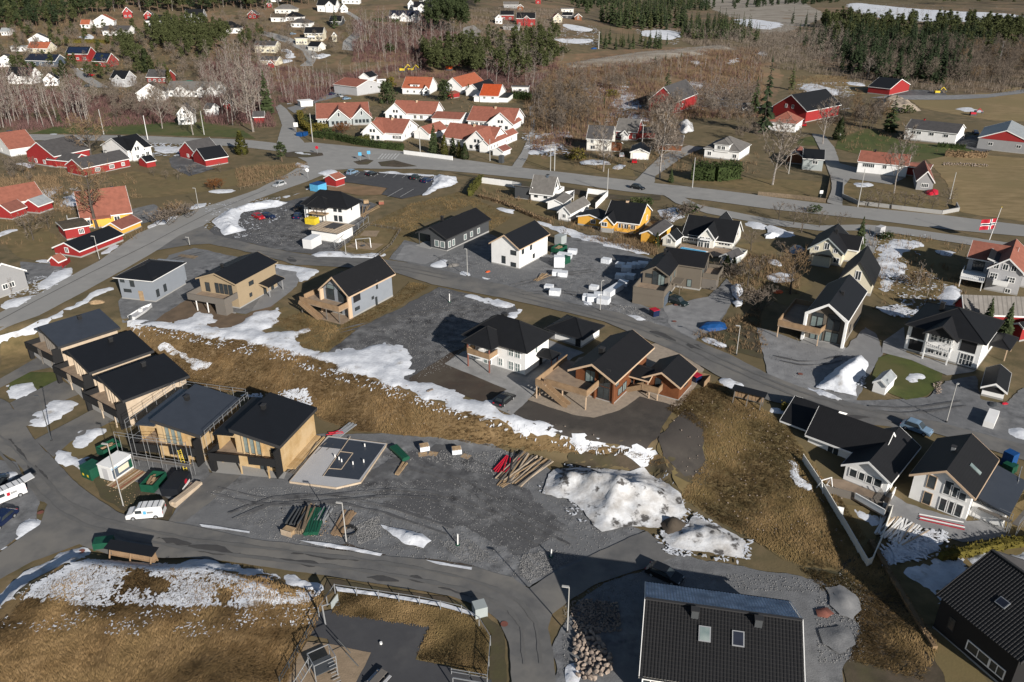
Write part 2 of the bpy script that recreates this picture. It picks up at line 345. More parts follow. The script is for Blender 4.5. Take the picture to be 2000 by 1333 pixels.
# fields, scrub and forest floor
patch('forest_floor',[(-40,0),(2040,0),(2040,180),(1900,190),(1640,150),(1500,60),(1150,70),(900,130),(700,120),(640,200),(420,240),(300,130),(-40,70)],M['forestfloor'],.03,3)
patch('scrub',[(640,150),(760,120),(900,135),(1090,110),(1480,90),(1530,150),(1500,230),(1370,225),(1290,235),(1140,300),(1040,320),(1020,250),(1030,180),(840,150),(660,200),(560,190),(520,130),(560,115)],M['scrub'],.05,2)
patch('gravel_pit',[(1105,125),(1140,118),(1210,108),(1290,100),(1360,92),(1410,88),(1440,97),(1370,108),(1300,118),(1230,128),(1150,132),(1108,133)],M['pit'],.1,.8,crown=1.4,cw=9)
patch('bare_hillside',[(1085,132),(1180,112),(1300,95),(1400,90),(1480,120),(1470,150),(1380,135),(1250,140),(1150,140)],M['scrub'],.07,1.5)
patch('pit_floor',[(1370,0),(1560,0),(1620,32),(1540,62),(1500,70),(1440,40),(1390,18)],M['pit'],.09,3)
patch('meadow',[(1810,312),(1880,300),(2010,310),(2060,320),(2060,442),(1975,430),(1878,415),(1862,402),(1850,360)],M['meadow'],.05,.6)
patch('meadow',[(1770,192),(1870,190),(2060,160),(2060,240),(1930,235),(1870,225),(1800,212)],M['meadow'],.05,.6)
patch('meadow',[(1545,165),(1600,145),(1680,155),(1690,185),(1600,180)],M['meadow'],.05,1)
patch('lawn',[(60,262),(130,242),(210,232),(300,226),(345,236),(420,244),(470,252),(500,272),(440,268),(300,264),(180,262)],M['greenlawn'],.06,.6)
patch('lawn',[(210,345),(260,335),(330,342),(440,335),(520,315),(560,320),(600,315),(585,335),(500,355),(400,375),(290,388),(240,390)],M['lawn'],.05,.6)
patch('lawn',[(0,420),(60,430),(110,460),(130,495),(110,515),(40,505),(0,470)],M['lawn'],.05,.5)
patch('lawn',[(1010,310),(1050,300),(1140,305),(1230,320),(1240,345),(1150,338),(1050,328)],M['lawn'],.05,.5)
patch('lawn',[(1290,352),(1330,340),(1500,350),(1615,355),(1612,392),(1500,380),(1350,358)],M['lawn'],.05,.5)
patch('lawn',[(1645,385),(1650,355),(1700,350),(1800,380),(1860,400),(1855,415),(1740,405),(1690,402)],M['lawn'],.05,.4)
patch('lawn',[(1640,270),(1700,250),(1770,280),(1870,285),(1930,292),(1870,300),(1770,320),(1670,300),(1630,290)],M['greenlawn'],.05,.4)
patch('lawn',[(1555,275),(1600,262),(1610,285),(1560,285)],M['greenlawn'],.06,.4)
patch('lawn',[(985,185),(1040,190),(1035,200),(935,208),(915,200)],M['lawn'],.06,.4)
patch('lawn',[(650,190),(690,188),(760,190),(745,205),(700,212),(640,205)],M['lawn'],.06,.4)
patch('lawn',[(150,132),(215,130),(225,142),(170,150)],M['lawn'],.06,.4)
patch('lawn',[(720,440),(800,400),(900,375),(1000,425),(960,450),(920,400),(820,440),(800,470),(780,480),(715,450)],M['lawn'],.05,.5)
patch('lawn',[(925,365),(945,352),(1000,368),(1085,410),(1080,430),(1000,400),(940,385)],M['lawn'],.05,.4)
patch('lawn',[(1700,480),(1730,455),(1830,468),(1870,490),(1880,560),(1830,600),(1760,610),(1700,570),(1690,520)],M['lawn'],.05,.5)
patch('lawn',[(1440,480),(1500,470),(1560,520),(1590,560),(1540,600),(1450,560),(1430,520)],M['lawn'],.05,.5)
patch('lawn',[(1360,655),(1430,640),(1470,600),(1500,570),(1480,640),(1490,700),(1440,690),(1400,672)],M['mud'],.06,.5)
patch('lawn',[(500,632),(555,600),(590,612),(660,640),(770,580),(800,550),(842,558),(780,598),(700,640),(640,690),(590,680),(560,645)],M['lawn'],.08,.3)
patch('lawn',[(0,665),(60,640),(80,660),(70,700),(0,725)],M['lawn'],.06,.4)
patch('lawn',[(20,745),(60,728),(115,728),(120,742),(60,770),(15,762)],M['greenlawn'],.07,.2)
patch('lawn',[(120,870),(200,815),(250,838),(240,860),(180,890),(140,892)],M['lawn'],.07,.3)
patch('lawn',[(1715,700),(1745,690),(1800,705),(1840,730),(1838,752),(1810,775),(1770,782),(1740,770),(1700,745)],M['greenlawn'],.10,.2)
patch('field',[(1300,800),(1340,770),(1400,745),(1475,790),(1540,830),(1580,900),(1640,970),(1690,1050),(1640,1120),(1560,1110),(1440,1040),(1330,970),(1290,880)],M['lawn'],.05,.8)
patch('field_bank',[(240,650),(420,655),(500,665),(650,702),(850,785),(1050,850),(1290,890),(1310,905),(1240,895),(1080,885),(980,876),(860,858),(760,848),(690,842),(625,818),(600,790),(490,768),(380,760),(310,700),(245,668)],M['drygrass'],.06,.5)
patch('rough_grass_field',[(-120,1345),(-40,1215),(20,1175),(90,1130),(170,1090),(250,1103),(330,1106),(420,1102),(520,1122),(620,1152),(645,1160),(630,1200),(600,1250),(575,1300),(560,1360),(300,1400)],M['drygrass'],.06,.5)
patch('soil_bank',[(1110,890),(1250,880),(1300,895),(1400,900),(1380,960),(1280,930),(1200,915),(1100,912)],M['mud'],.08,.6)
patch('soil',[(1290,850),(1340,800),(1380,830),(1370,870),(1390,920),(1340,930),(1290,895)],M['dirt'],.09,.6)
# gravel yards
patch('gravel_yard',[(330,1022),(345,985),(395,925),(470,925),(555,935),(575,905),(615,850),(640,848),(760,850),(870,858),(960,868),(1060,905),(1085,930),(1150,1000),(1262,1038),(1146,1093),(1081,1122),(1033,1150),(1000,1131),(935,1112),(825,1096),(753,1089),(500,1057)],M['gravel'],.08,.35)
patch('dark_gravel_area',[(690,950),(760,900),(880,870),(1010,940),(1050,975),(1110,1040),(1010,1080),(900,1030),(830,1010),(760,990)],M['gravel2'],.10,1.2)
patch('asphalt_apron',[(330,1020),(380,960),(415,925),(470,930),(400,990),(360,1022)],M['road2'],.11,.2)
patch('soil_verge',[(625,1075),(680,1064),(755,1085),(748,1090),(690,1078)],M['soil'],.11,.2)
patch('soil_verge',[(830,1092),(900,1102),(932,1109),(890,1111),(835,1100)],M['soil'],.11,.2)
patch('gravel_yard',[(857,561),(930,578),(1005,598),(1012,610),(940,635),(902,680),(880,722),(800,752),(770,720),(650,690),(640,690),(700,642),(782,602)],M['gravel2'],.08,.4)
patch('soil_bed',[(880,690),(902,682),(870,712),(990,760),(985,775),(950,790),(900,770),(800,755),(800,740)],M['soil'],.10,.2)
patch('paved_yard',[(868,712),(905,688),(1020,655),(1070,665),(1140,690),(1120,700),(1060,750),(1030,785),(1000,812),(948,790),(990,762)],M['paving'],.10,.1)
patch('dark_soil',[(1000,808),(1040,780),(1100,800),(1160,818),(1250,775),(1320,795),(1280,860),(1260,882),(1150,862),(1060,842)],M['dirt'],.09,.2)
patch('pebble_surround',[(1030,782),(1085,745),(1130,700),(1280,672),(1330,690),(1375,722),(1360,755),(1325,796),(1250,776),(1210,803),(1160,818),(1120,812)],M['pebble'],.11,.12)
patch('gravel_yard',[(790,470),(830,480),(872,492),(950,455),(985,470),(1075,500),(1090,460),(1150,470),(1290,510),(1230,590),(1280,605),(1380,585),(1420,545),(1440,570),(1420,610),(1400,640),(1357,666),(1301,640),(1204,611),(1115,594),(1000,564),(883,534),(806,516),(760,507)],M['gravel'],.08,.3)
patch('gravel_yard',[(1295,600),(1385,580),(1425,560),(1432,590),(1400,635),(1357,664),(1310,640)],M['gravel3'],.10,.3)
patch('gravel_yard',[(405,455),(430,430),(520,402),(600,385),(700,388),(735,400),(705,440),(670,490),(640,500),(561,492),(500,479),(430,463)],M['gravel2'],.08,.4)
patch('gravel_yard',[(1478,640),(1560,666),(1645,688),(1690,640),(1712,655),(1725,690),(1690,745),(1670,790),(1600,768),(1559,757),(1500,734)],M['gravel3'],.08,.3)
patch('gravel_yard',[(1650,785),(1720,782),(1810,778),(1845,745),(1905,735),(1915,780),(1960,790),(2000,760),(2060,770),(2060,888),(1934,854),(1832,826),(1755,811)],M['gravel'],.08,.4)
patch('concrete_terrace',[(1725,668),(1765,640),(1770,690),(1905,725),(1900,728),(1850,735),(1780,705),(1722,690)],M['paving'],.12,.05)
patch('gravel_yard',[(230,590),(260,560),(330,500),(380,485),(500,510),(520,540),(545,580),(480,615),(390,600),(330,620),(300,640),(240,632)],M['gravel'],.08,.4)
patch('drive',[(525,520),(545,525),(590,530),(580,560),(530,600),(490,610),(510,580)],M['gravel3'],.11,.2)
patch('soil_bed',[(300,628),(360,590),(400,565),(400,590),(445,612),(480,618),(540,590),(520,620),(460,640),(400,645),(360,625),(330,632)],M['brownsoil'],.10,.3)
patch('gravel_yard',[(790,480),(840,478),(875,495),(830,518),(770,508)],M['gravel3'],.11,.3)
patch('gravel_lay_by',[(-40,890),(30,905),(58,945),(78,985),(70,1028),(0,1078),(-40,1100)],M['gravel'],.08,.3)
patch('gravel_track',[(1300,1070),(1380,1098),(1500,1118),(1605,1135),(1660,1180),(1680,1230),(1650,1290),(1640,1400),(1240,1400),(1080,1345),(1080,1290),(1095,1220),(1130,1180),(1180,1140),(1250,1120)],M['gravel'],.07,.5)
patch('muddy_ground',[(1560,1105),(1640,1120),(1700,1050),(1760,1150),(1830,1260),(1900,1345),(1640,1400),(1655,1280),(1680,1220),(1650,1160)],M['mud'],.05,.8)
patch('lawn',[(1730,1110),(1830,1080),(1990,1060),(2060,1070),(2060,1180),(1920,1160),(1840,1225),(1800,1220)],M['lawn'],.06,.4)
patch('lawn',[(1835,1230),(1925,1320),(1960,1400),(1880,1400),(1800,1230)],M['lawn'],.06,.4)
patch('gravel_yard',[(1640,950),(1740,965),(1770,985),(1890,1020),(1960,1010),(1980,1050),(1880,1060),(1740,1010),(1700,1000)],M['gravel3'],.08,.3)
patch('lawn',[(1640,985),(1690,990),(1720,1000),(1700,1095),(1655,1030)],M['lawn'],.09,.2)
patch('lawn',[(1975,960),(2060,930),(2060,1060),(1960,1045)],M['lawn'],.09,.2)
patch('drive',[(255,410),(300,400),(318,412),(310,430),(272,440),(262,430)],M['gravel'],.09,.3)
patch('drive',[(40,512),(130,520),(120,535),(45,560)],M['gravel'],.09,.2)
patch('drive',[(330,310),(366,296),(385,318),(420,330),(370,345),(335,328)],M['gravel2'],.09,.3)
# playground and ball court
patch('ball_court',[(610,1200),(655,1192),(840,1225),(815,1290),(870,1302),(960,1330),(960,1400),(690,1400),(640,1250),(590,1240)],M['tarmac'],.10,.03)
patch('sand_pit',[(570,1300),(600,1255),(650,1260),(725,1277),(690,1345),(540,1345)],M['sand'],.13,.08)
patch('lawn',[(640,1190),(660,1155),(900,1195),(955,1240),(955,1330),(870,1302),(812,1290),(840,1226),(655,1192)],M['lawn'],.12,.15)
patch('lawn',[(960,1215),(985,1230),(990,1345),(955,1345),(958,1240),(938,1205),(930,1190)],M['mud'],.07,.2)
patch('lawn',[(640,1132),(870,1168),(925,1190),(930,1205),(890,1190),(660,1152),(632,1168)],M['mud'],.08,.2)
patch('playground_lawn',[(660,490),(700,460),(720,440),(790,452),(790,470),(745,500),(700,500)],M['lawn'],.10,.2)
patch('sand_pit',[(675,484),(695,474),(750,478),(730,490)],M['sand'],.13,.1)
patch('sand_pit',[(702,462),(712,452),(742,452),(735,464)],M['sand'],.13,.1)
# roads
RD = M['road']
patch('road',[(-60,254),(30,263),(130,264),(300,267),(480,274),(552,282),(610,279),(700,288),(788,297),(883,310),(1000,326),(1153,344),(1245,355),(1500,385),(1678,406),(1857,423),(2000,441),(2120,455),(2120,478),(2000,463),(1857,450),(1678,428),(1500,409),(1224,375),(1102,358),(1000,347),(933,340),(816,331),(700,330),(655,333),(600,356),(500,391),(418,427),(398,442),(306,491),(224,538),(158,575),(76,618),(0,649),(-80,680),(-80,640),(0,612),(71,577),(135,542),(194,511),(268,458),(383,411),(500,372),(560,342),(600,318),(560,298),(480,289),(300,280),(60,275),(-60,270)],RD,.12,.12)
patch('road',[(538,209),(548,205),(560,214),(576,235),(580,263),(600,285),(560,290),(540,284),(551,245)],RD,.14,.12)
patch('road',[(560,212),(600,200),(640,183),(690,178),(700,182),(660,190),(620,200),(575,222)],M['gravel3'],.13,.2)
patch('road',[(398,442),(418,460),(500,480),(561,493),(627,503),(730,506),(806,516),(883,534),(1000,562),(1115,595),(1204,611),(1301,640),(1357,666),(1421,692),(1500,733),(1559,757),(1653,786),(1755,811),(1832,826),(1934,854),(2000,870),(2080,890),(2080,925),(2000,901),(1908,874),(1819,846),(1700,832),(1615,812),(1500,784),(1434,753),(1377,722),(1332,694),(1255,661),(1178,629),(1089,608),(1000,588),(844,557),(765,532),(679,524),(576,519),(500,496),(408,478),(370,480),(306,491),(350,462)],M['road2'],.16,.15)
patch('road',[(-60,770),(-10,775),(20,789),(69,861),(107,900),(156,952),(227,1001),(253,1012),(328,1020),(500,1056),(753,1088),(825,1095),(935,1111),(1000,1131),(1033,1152),(1081,1121),(1146,1092),(1227,1053),(1263,1040),(1322,1088),(1260,1112),(1169,1140),(1120,1170),(1078,1202),(1070,1231),(1081,1274),(1084,1333),(1084,1420),(990,1420),(997,1333),(994,1257),(974,1215),(939,1189),(877,1166),(640,1127),(500,1108),(390,1092),(309,1092),(225,1088),(156,1066),(65,1098),(-10,1140),(-60,1170),(-60,1110),(0,1082),(78,1027),(94,985),(75,981),(58,942),(32,900),(-40,870)],M['road2'],.16,.15)
patch('driveway',[(0,742),(90,690),(120,715),(60,728),(0,760)],M['road2'],.15,.1)
patch('driveway',[(20,789),(118,742),(160,770),(110,790),(65,830),(50,835)],M['road2'],.15,.1)
patch('driveway',[(69,861),(185,800),(225,822),(140,865),(105,895)],M['road2'],.15,.1)
patch('concrete_apron',[(60,690),(75,685),(125,722),(180,775),(260,835),(250,838),(180,800),(120,735)],M['concrete'],.17,.05)
patch('concrete_apron',[(395,905),(420,885),(560,925),(555,938),(415,925)],M['concrete'],.17,.05)
patch('car_park',[(658,343),(694,335),(755,340),(852,348),(878,352),(824,382),(786,390),(745,381),(757,369),(704,361),(666,356)],M['tarmac'],.15,.15)
patch('dry_verge',[(640,352),(666,357),(704,362),(755,368),(745,381),(700,383),(640,372)],M['scrub'],.10,.3)
patch('traffic_island',[(690,317),(715,312),(730,315),(718,323),(700,323)],M['mud'],.2,.1,crown=.1,cw=.4)
patch('traffic_island',[(738,318),(770,314),(815,326),(780,328),(745,326)],M['mud'],.2,.1,crown=.1,cw=.4)
patch('traffic_island',[(555,300),(575,297),(630,300),(632,305),(600,309),(560,308)],M['mud'],.2,.1,crown=.1,cw=.4)
patch('path',[(1290,378),(1330,384),(1367,402),(1500,428),(1600,442),(1689,440),(1755,445),(1883,463),(2000,480),(2080,490),(2080,512),(2000,498),(1883,478),(1755,458),(1689,452),(1600,452),(1500,440),(1380,418),(1320,398)],RD,.13,.12)
patch('path',[(880,338),(1000,352),(1090,363),(1150,375),(1240,385),(1290,380),(1290,392),(1180,390),(1120,380),(1000,362)],M['mud'],.10,.15)
patch('driveway',[(1690,442),(1718,460),(1709,488),(1697,524),(1665,505),(1690,470),(1680,452)],RD,.15,.1)
patch('driveway',[(1000,326),(1018,300),(1030,275),(1038,240),(1030,205),(1040,205),(1046,245),(1040,280),(1030,310),(1018,330)],RD,.15,.1)
patch('driveway',[(1240,355),(1265,330),(1290,305),(1345,285),(1375,290),(1330,310),(1280,345),(1278,363)],RD,.15,.2)
patch('driveway',[(1615,397),(1625,370),(1622,345),(1610,315),(1640,320),(1700,335),(1765,350),(1740,362),(1660,350),(1645,370),(1645,405)],RD,.15,.15)
patch('driveway',[(1610,315),(1600,290),(1585,262),(1610,265),(1630,290),(1640,320)],RD,.16,.15)
patch('driveway',[(1867,285),(1880,272),(1900,265),(1935,275),(1945,292),(1920,300)],M['gravel2'],.15,.2)
patch('farm_track',[(1700,192),(1740,187),(1850,187),(1930,185),(2060,168),(2060,175),(1930,192),(1820,196),(1760,196)],M['gravel3'],.15,.2)
patch('yard',[(1745,186),(1770,176),(1840,178),(1850,187),(1760,190)],M['gravel2'],.14,.2)
patch('road',[(585,130),(600,118),(590,100),(560,85),(520,72),(500,66),(510,60),(560,72),(600,88),(622,108),(610,130)],RD,.15,.2)
patch('road',[(668,98),(670,82),(690,65),(700,45),(690,35),(672,25),(680,22),(705,38),(712,55),(700,75),(690,100)],RD,.15,.2)
patch('road',[(140,130),(165,142),(200,165),(215,172),(190,172),(150,150)],RD,.15,.2)
patch('road',[(900,82),(905,55),(925,50),(940,62),(930,78)],RD,.15,.2)
patch('footway_strip',strip([(0,627),(75,587),(178,534),(300,474),(420,412),(520,372)],.22),M['tarmac'],.16,.02,world_xy=True)
# road markings and wet marks
for k in range(10):
    u = 668 + k*21.5 if k < 9 else 852
    if k < 9: patch('parking_line',strip([(694 + k*18.3,345 + k*.9),(703 + k*18.3,337.5 + k*.9)],.14),M['paintline'],.19,0,world_xy=True)
patch('parking_line',strip([(757,386),(787,369)],.16),M['paintline'],.19,0,world_xy=True)
patch('parking_line',strip([(782,386),(808,371)],.16),M['paintline'],.19,0,world_xy=True)
for k in range(6):
    patch('crossing_stripe',strip([(738 + k*6.4,312.5),(748 + k*6.4,301.5)],.55),M['paintline'],.18,0,world_xy=True)
for k,(a,b) in enumerate([((570,1082),(705,1099)),((535,1096),(640,1108)),((715,1130),(780,1138)),((855,1150),(925,1170)),((800,1132),(830,1138)),((20,860),(70,930)),((70,912),(95,938)),((308,1053),(370,1065)),((370,1070),(470,1085)),((1270,650),(1320,668)),((1340,675),(1370,684)),((1630,815),(1700,818)),((560,507),(580,512)),((1018,1180),(1038,1200))]):
    (x0,y0),(x1,y1) = a,b; n = 7
    pts = []
    for j in range(n):
        t = j/(n - 1); w = 5*math.sin(math.pi*t) + 1; pts.append((x0 + (x1 - x0)*t + random.uniform(-2,2),y0 + (y1 - y0)*t - w*random.uniform(.6,1.2)))
    for j in range(n - 1,-1,-1):
        t = j/(n - 1); w = 4*math.sin(math.pi*t) + 1; pts.append((x0 + (x1 - x0)*t,y0 + (y1 - y0)*t + w*random.uniform(.6,1.2)))
    patch('damp_patch',pts,M['wet'],.185,.5)
for u,v in [(985,1222),(80,1004),(1297,1226),(1690,440),(160,1080),(1563,733),(1317,630),(1320,598)]:
    p = P(u,v); patch('manhole',[(p.x + .45*math.cos(a*.7),p.y + .45*math.sin(a*.7)) for a in range(9)],M['rbrown'],.2,0,world_xy=True)
# ---------------------------------------------------------------- snow lying on the ground
SN = M['snow']
def snow(px,crown=.15,rag=.45,cw=None,m=None,name='snow_patch',**k):
    melt = name == 'snow_patch'
    if melt: p = P(*px[0]); d = p.length; cw = (cw or 1) + d*.003; rag = .4 + d*.003
    return patch(name,px,m or SN,.21,rag,crown=crown,cw=cw,melt=melt,**k)
snow([(288,632),(332,631),(378,616),(393,608),(421,623),(406,634),(418,644),(459,639),(500,611),(531,607),(556,600),(555,610),(531,638),(515,651),(551,654),(582,646),(607,643),(605,651),(579,659),(574,669),(597,684),(633,694),(674,684),(696,684),(722,673),(755,674),(791,673),(795,684),(792,712),(806,728),(793,743),(832,750),(895,763),(913,778),(929,789),(954,785),(949,796),(1000,813),(1076,839),(1110,857),(1153,873),(1217,880),(1255,883),(1293,900),(1280,903),(1230,888),(1178,880),(1115,865),(1076,851),(1000,828),(934,810),(883,797),(806,766),(730,741),(653,716),(576,690),(500,675),(383,652),(306,637),(240,630)],.22,.7,2.0)
for p in [
 [(306,677),(327,674),(370,697),(413,710),(418,720),(398,727),(362,710),(332,692)],
 [(8,753),(38,749),(82,758),(51,776),(23,784)],
 [(56,815),(74,802),(107,781),(143,781),(128,809),(89,830),(61,833)],
 [(126,858),(163,835),(212,843),(178,860),(150,884)],
 [(102,873),(120,886),(153,896),(176,894),(163,917),(143,917)],
 [(7,1150),(52,1118),(120,1082),(159,1077),(175,1091),(140,1105),(81,1121),(39,1157),(0,1199),(-30,1210)],
 [(315,1108),(367,1092),(416,1095),(455,1108),(500,1114),(565,1127),(627,1147),(630,1152),(600,1150),(560,1142),(500,1130),(430,1114),(357,1110)],
 [(0,916),(25,925),(28,940),(0,950)],[(0,1078),(49,1030),(65,1010),(75,1009),(65,1040),(32,1062)],
 [(0,595),(35,585),(68,574),(66,580),(20,604),(0,606)],[(70,565),(100,535),(135,522),(142,535),(110,555),(85,567)],[(60,507),(95,508),(105,516),(75,514)],
 [(195,498),(225,480),(252,470),(235,480),(200,497)],[(283,450),(310,430),(360,420),(350,428),(300,447)],[(360,410),(380,400),(405,398),(395,408)],
 [(0,455),(30,446),(46,450),(0,466)],[(110,405),(150,370),(165,370),(145,385),(150,405)],[(60,372),(112,368),(95,385),(80,390)],[(395,375),(420,370),(470,371),(450,378)],
 [(0,664),(60,640),(120,612),(180,575),(218,560),(215,566),(170,590),(100,632),(40,655),(0,668)],
 [(500,402),(560,385),(610,365),(600,372),(545,390)],[(700,333),(755,337),(850,342),(850,346),(755,341)],
 [(603,497),(640,490),(700,497),(730,495),(755,495),(750,502),(700,505),(620,505)],[(525,516),(580,522),(620,530),(605,540),(590,552),(578,548),(585,535),(540,524)],
 [(832,517),(878,505),(883,510),(870,526)],[(890,531),(913,526),(921,539),(908,542)],[(924,540),(950,540),(960,547),(935,546)],
 [(895,575),(935,578),(1000,597),(1000,606),(960,596)],[(985,622),(1022,603),(1015,618),(990,626)],
 [(1038,428),(1076,440),(1153,460),(1230,480),(1275,493),(1275,499),(1230,491),(1153,473),(1102,457),(1051,437)],[(970,405),(1000,412),(1010,420),(980,412)],
 [(1133,587),(1148,585),(1161,600),(1140,596)],[(1196,611),(1237,613),(1268,633),(1242,628)],[(1370,659),(1398,664),(1418,681),(1390,674)],
 [(1768,740),(1790,732),(1815,737),(1805,745),(1775,748)],
 [(1722,480),(1747,465),(1798,473),(1803,483),(1768,491),(1750,504),(1775,521),(1755,534),(1740,560),(1740,572),(1724,570),(1709,547),(1707,509)],
 [(1832,575),(1857,552),(1878,565),(1870,598),(1831,598)],[(1712,600),(1755,598),(1778,610),(1768,618),(1725,610)],[(1831,489),(1868,492),(1862,505),(1835,497)],
 [(1500,440),(1525,445),(1553,460),(1538,465),(1500,458)],[(1454,422),(1500,442),(1495,450),(1457,445)],[(1500,504),(1531,519),(1520,524),(1500,514)],[(1500,539),(1538,529),(1564,554),(1505,557)],
 [(1283,414),(1311,406),(1342,414),(1311,442),(1306,430)],[(1532,906),(1545,900),(1565,930),(1581,962),(1560,945)],
 [(1662,992),(1708,1007),(1718,1017),(1708,1053),(1690,1062),(1695,1030)],[(1718,1082),(1753,1059),(1792,1059),(1844,1075),(1792,1088),(1724,1108)],[(1776,1043),(1825,1049),(1844,1062),(1808,1056)],
 [(1760,1120),(1825,1093),(1864,1095),(1886,1134),(1860,1150),(1840,1190),(1800,1140)],[(1886,1095),(2000,1082),(2040,1090),(2040,1140),(1922,1121)],[(1957,847),(2000,830),(2030,850),(2000,868)],
 [(1500,1240),(1516,1236),(1512,1250)],[(1108,1310),(1120,1297),(1126,1330),(1112,1345)],[(1497,800),(1520,795),(1530,806),(1500,810)],[(1400,745),(1420,738),(1455,760),(1440,765)],[(1557,750),(1590,760),(1648,783),(1640,786),(1590,768)],
 [(1189,204),(1222,178),(1240,181),(1237,196),(1260,204),(1240,214),(1205,210)],[(1201,217),(1255,224),(1273,235),(1245,240),(1189,230)],[(1324,163),(1357,158),(1375,166),(1365,178),(1332,189)],[(1337,117),(1377,120),(1367,132)],
 [(1411,122),(1444,110),(1439,130)],[(1469,102),(1500,97),(1492,115)],[(1092,46),(1133,51),(1166,61),(1122,64)],[(1082,74),(1120,78),(1158,76),(1155,86),(1089,84)],[(1252,60),(1300,58),(1339,66),(1306,82),(1255,72)],
 [(1428,36),(1500,41),(1540,50),(1500,60),(1450,52)],[(1028,303),(1051,288),(1099,278),(1102,288),(1041,305)],[(1125,319),(1153,311),(1214,321),(1170,324)],[(1041,270),(1064,256),(1076,265),(1060,272)],[(1087,263),(1125,262),(1120,270)],
 [(1559,173),(1582,163),(1620,171),(1656,186),(1602,187)],[(1653,160),(1690,162),(1685,170),(1660,166)],[(1653,15),(1663,5),(1719,11),(1826,21),(2010,28),(2010,47),(1882,43),(1755,41),(1679,28)],[(1865,212),(1905,210),(1925,222),(1880,218)],[(1630,375),(1655,372),(1690,360),(1702,364),(1665,368)],
 [(150,77),(165,66),(189,66),(184,78)],[(293,286),(367,286),(350,296),(319,303)],[(75,261),(130,262),(120,265)],[(25,316),(77,321),(50,331)],[(148,134),(168,131),(160,138)],[(514,74),(531,84),(538,90),(520,84)],
 [(553,94),(566,98),(577,110),(569,125),(546,124),(562,115)],[(605,111),(645,103),(643,112),(610,118)],[(564,296),(622,303),(600,306),(562,301)],[(577,314),(607,326),(590,338)],[(561,204),(617,182),(600,190),(565,206)],[(610,340),(640,330),(660,335),(640,345)],
 [(1655,360),(1705,356),(1700,366),(1665,366)],[(1197,323),(1215,316),(1222,328),(1200,333)],[(1650,208),(1660,212),(1640,216)],
 ]: snow(p)
for p in [[(576,1057),(630,1063),(695,1073),(747,1085),(743,1090),(690,1080),(620,1068)],[(390,1027),(440,1034),(488,1041),(488,1045),(440,1038),(395,1032)],[(831,1097),(870,1103),(922,1112),(921,1116),(860,1107)],[(655,1150),(740,1161),(860,1180),(925,1200),(930,1208),(860,1187),(740,1168),(660,1158)]]: snow(p,.12,.1,.3,None,'snow_strip')
# heaps
HEAP = lambda px,crown,cw,m,lab,cat,**k: snow(px,crown,.4,cw,m,'snow_heap',kind=None,label=lab,cat=cat,step=.6,**k)
HEAP([(1060,967),(1072,930),(1088,920),(1130,916),(1180,920),(1255,918),(1290,938),(1330,968),(1343,1002),(1330,1016),(1285,1034),(1230,1030),(1190,1042),(1176,1042),(1158,1028),(1138,1000),(1110,976),(1090,976)],3.4,8,M['snowdirty'],'huge heap of dirty snow and gravel at the end of the gravel site','snow heap',wob=.35)
HEAP([(1289,1047),(1341,1032),(1355,1010),(1380,1020),(1403,1030),(1452,1060),(1453,1095),(1416,1088),(1364,1079),(1312,1074)],.7,3,M['snowdirty'],'low ragged snow bank beside the field, right of the huge dirty heap','snow heap',wob=.9)
speckle_later = [(1280,1050),(1350,1000),(1470,1060),(1460,1105),(1300,1085)]
HEAP([(742,1030),(779,1035),(825,1046),(841,1059),(828,1073),(792,1066),(760,1046)],1.3,2.2,SN,'smooth elongated white snow heap beside the lower road','snow heap')
HEAP([(1594,760),(1615,735),(1650,710),(1679,697),(1696,710),(1691,733),(1668,753),(1673,777),(1632,769)],2.2,3,SN,'tall ploughed snow heap on the grey drive beside the little white shed','snow heap',wob=.3)
HEAP([(413,435),(440,415),(490,400),(530,393),(562,398),(545,406),(475,416),(462,440),(480,452),(440,462)],1.0,3,SN,'long curved snow bank round the junction by the white building plot','snow heap',wob=.4)
HEAP([(850,344),(890,347),(894,358),(880,366),(855,371),(840,381),(823,385),(845,362)],1.0,3,SN,'snow bank along the right end of the car park','snow heap',wob=.4)
HEAP([(1427,560),(1446,558),(1451,577),(1440,588),(1430,577)],1.2,1.5,SN,'rounded snow heap at the right edge of the taupe house yard, upper one','snow heap')
HEAP([(1432,592),(1449,584),(1447,600),(1436,604)],.9,1.3,SN,'small snow heap at the right edge of the taupe house yard, lower one','snow heap')
HEAP([(1318,252),(1330,238),(1352,242),(1355,258),(1335,263)],2.2,3,M['snowdirty'],'dirty snow heap in the drive behind the brown roofed bungalow','snow heap')
# earth, gravel and rubble heaps
EH = lambda px,crown,cw,m,name,lab,**k: patch(name,px,m,.2,.4,crown=crown,cw=cw,kind=None,label=lab,cat=name.replace('_',' '),step=.6,**k)
EH([(1610,1150),(1640,1145),(1670,1165),(1682,1195),(1665,1215),(1640,1205),(1618,1185)],1.3,4,M['gravel3'],'gravel_heap','pale gravel heap right of the dark roofed house, upper of the two')
EH([(1600,1235),(1640,1222),(1668,1235),(1670,1262),(1640,1280),(1605,1262)],1.0,4,M['gravel'],'gravel_heap','grey gravel heap right of the dark roofed house, lower of the two')
EH([(1282,1022),(1310,1012),(1340,1026),(1335,1048),(1300,1050)],1.3,2,M['soil'],'soil_heap','small heap of brown soil between the dirty snow heap and the snow bank')
EH([(1705,215),(1720,195),(1745,192),(1785,205),(1800,218),(1760,222)],2.5,5,M['pebble'],'stone_heap','pale heap of broken stone behind the long white house')
EH([(1596,1198),(1612,1193),(1625,1200),(1615,1210),(1600,1208)],.5,1,M['rbrown'],'leaf_heap','reddish heap of old branches between the gravel heaps')
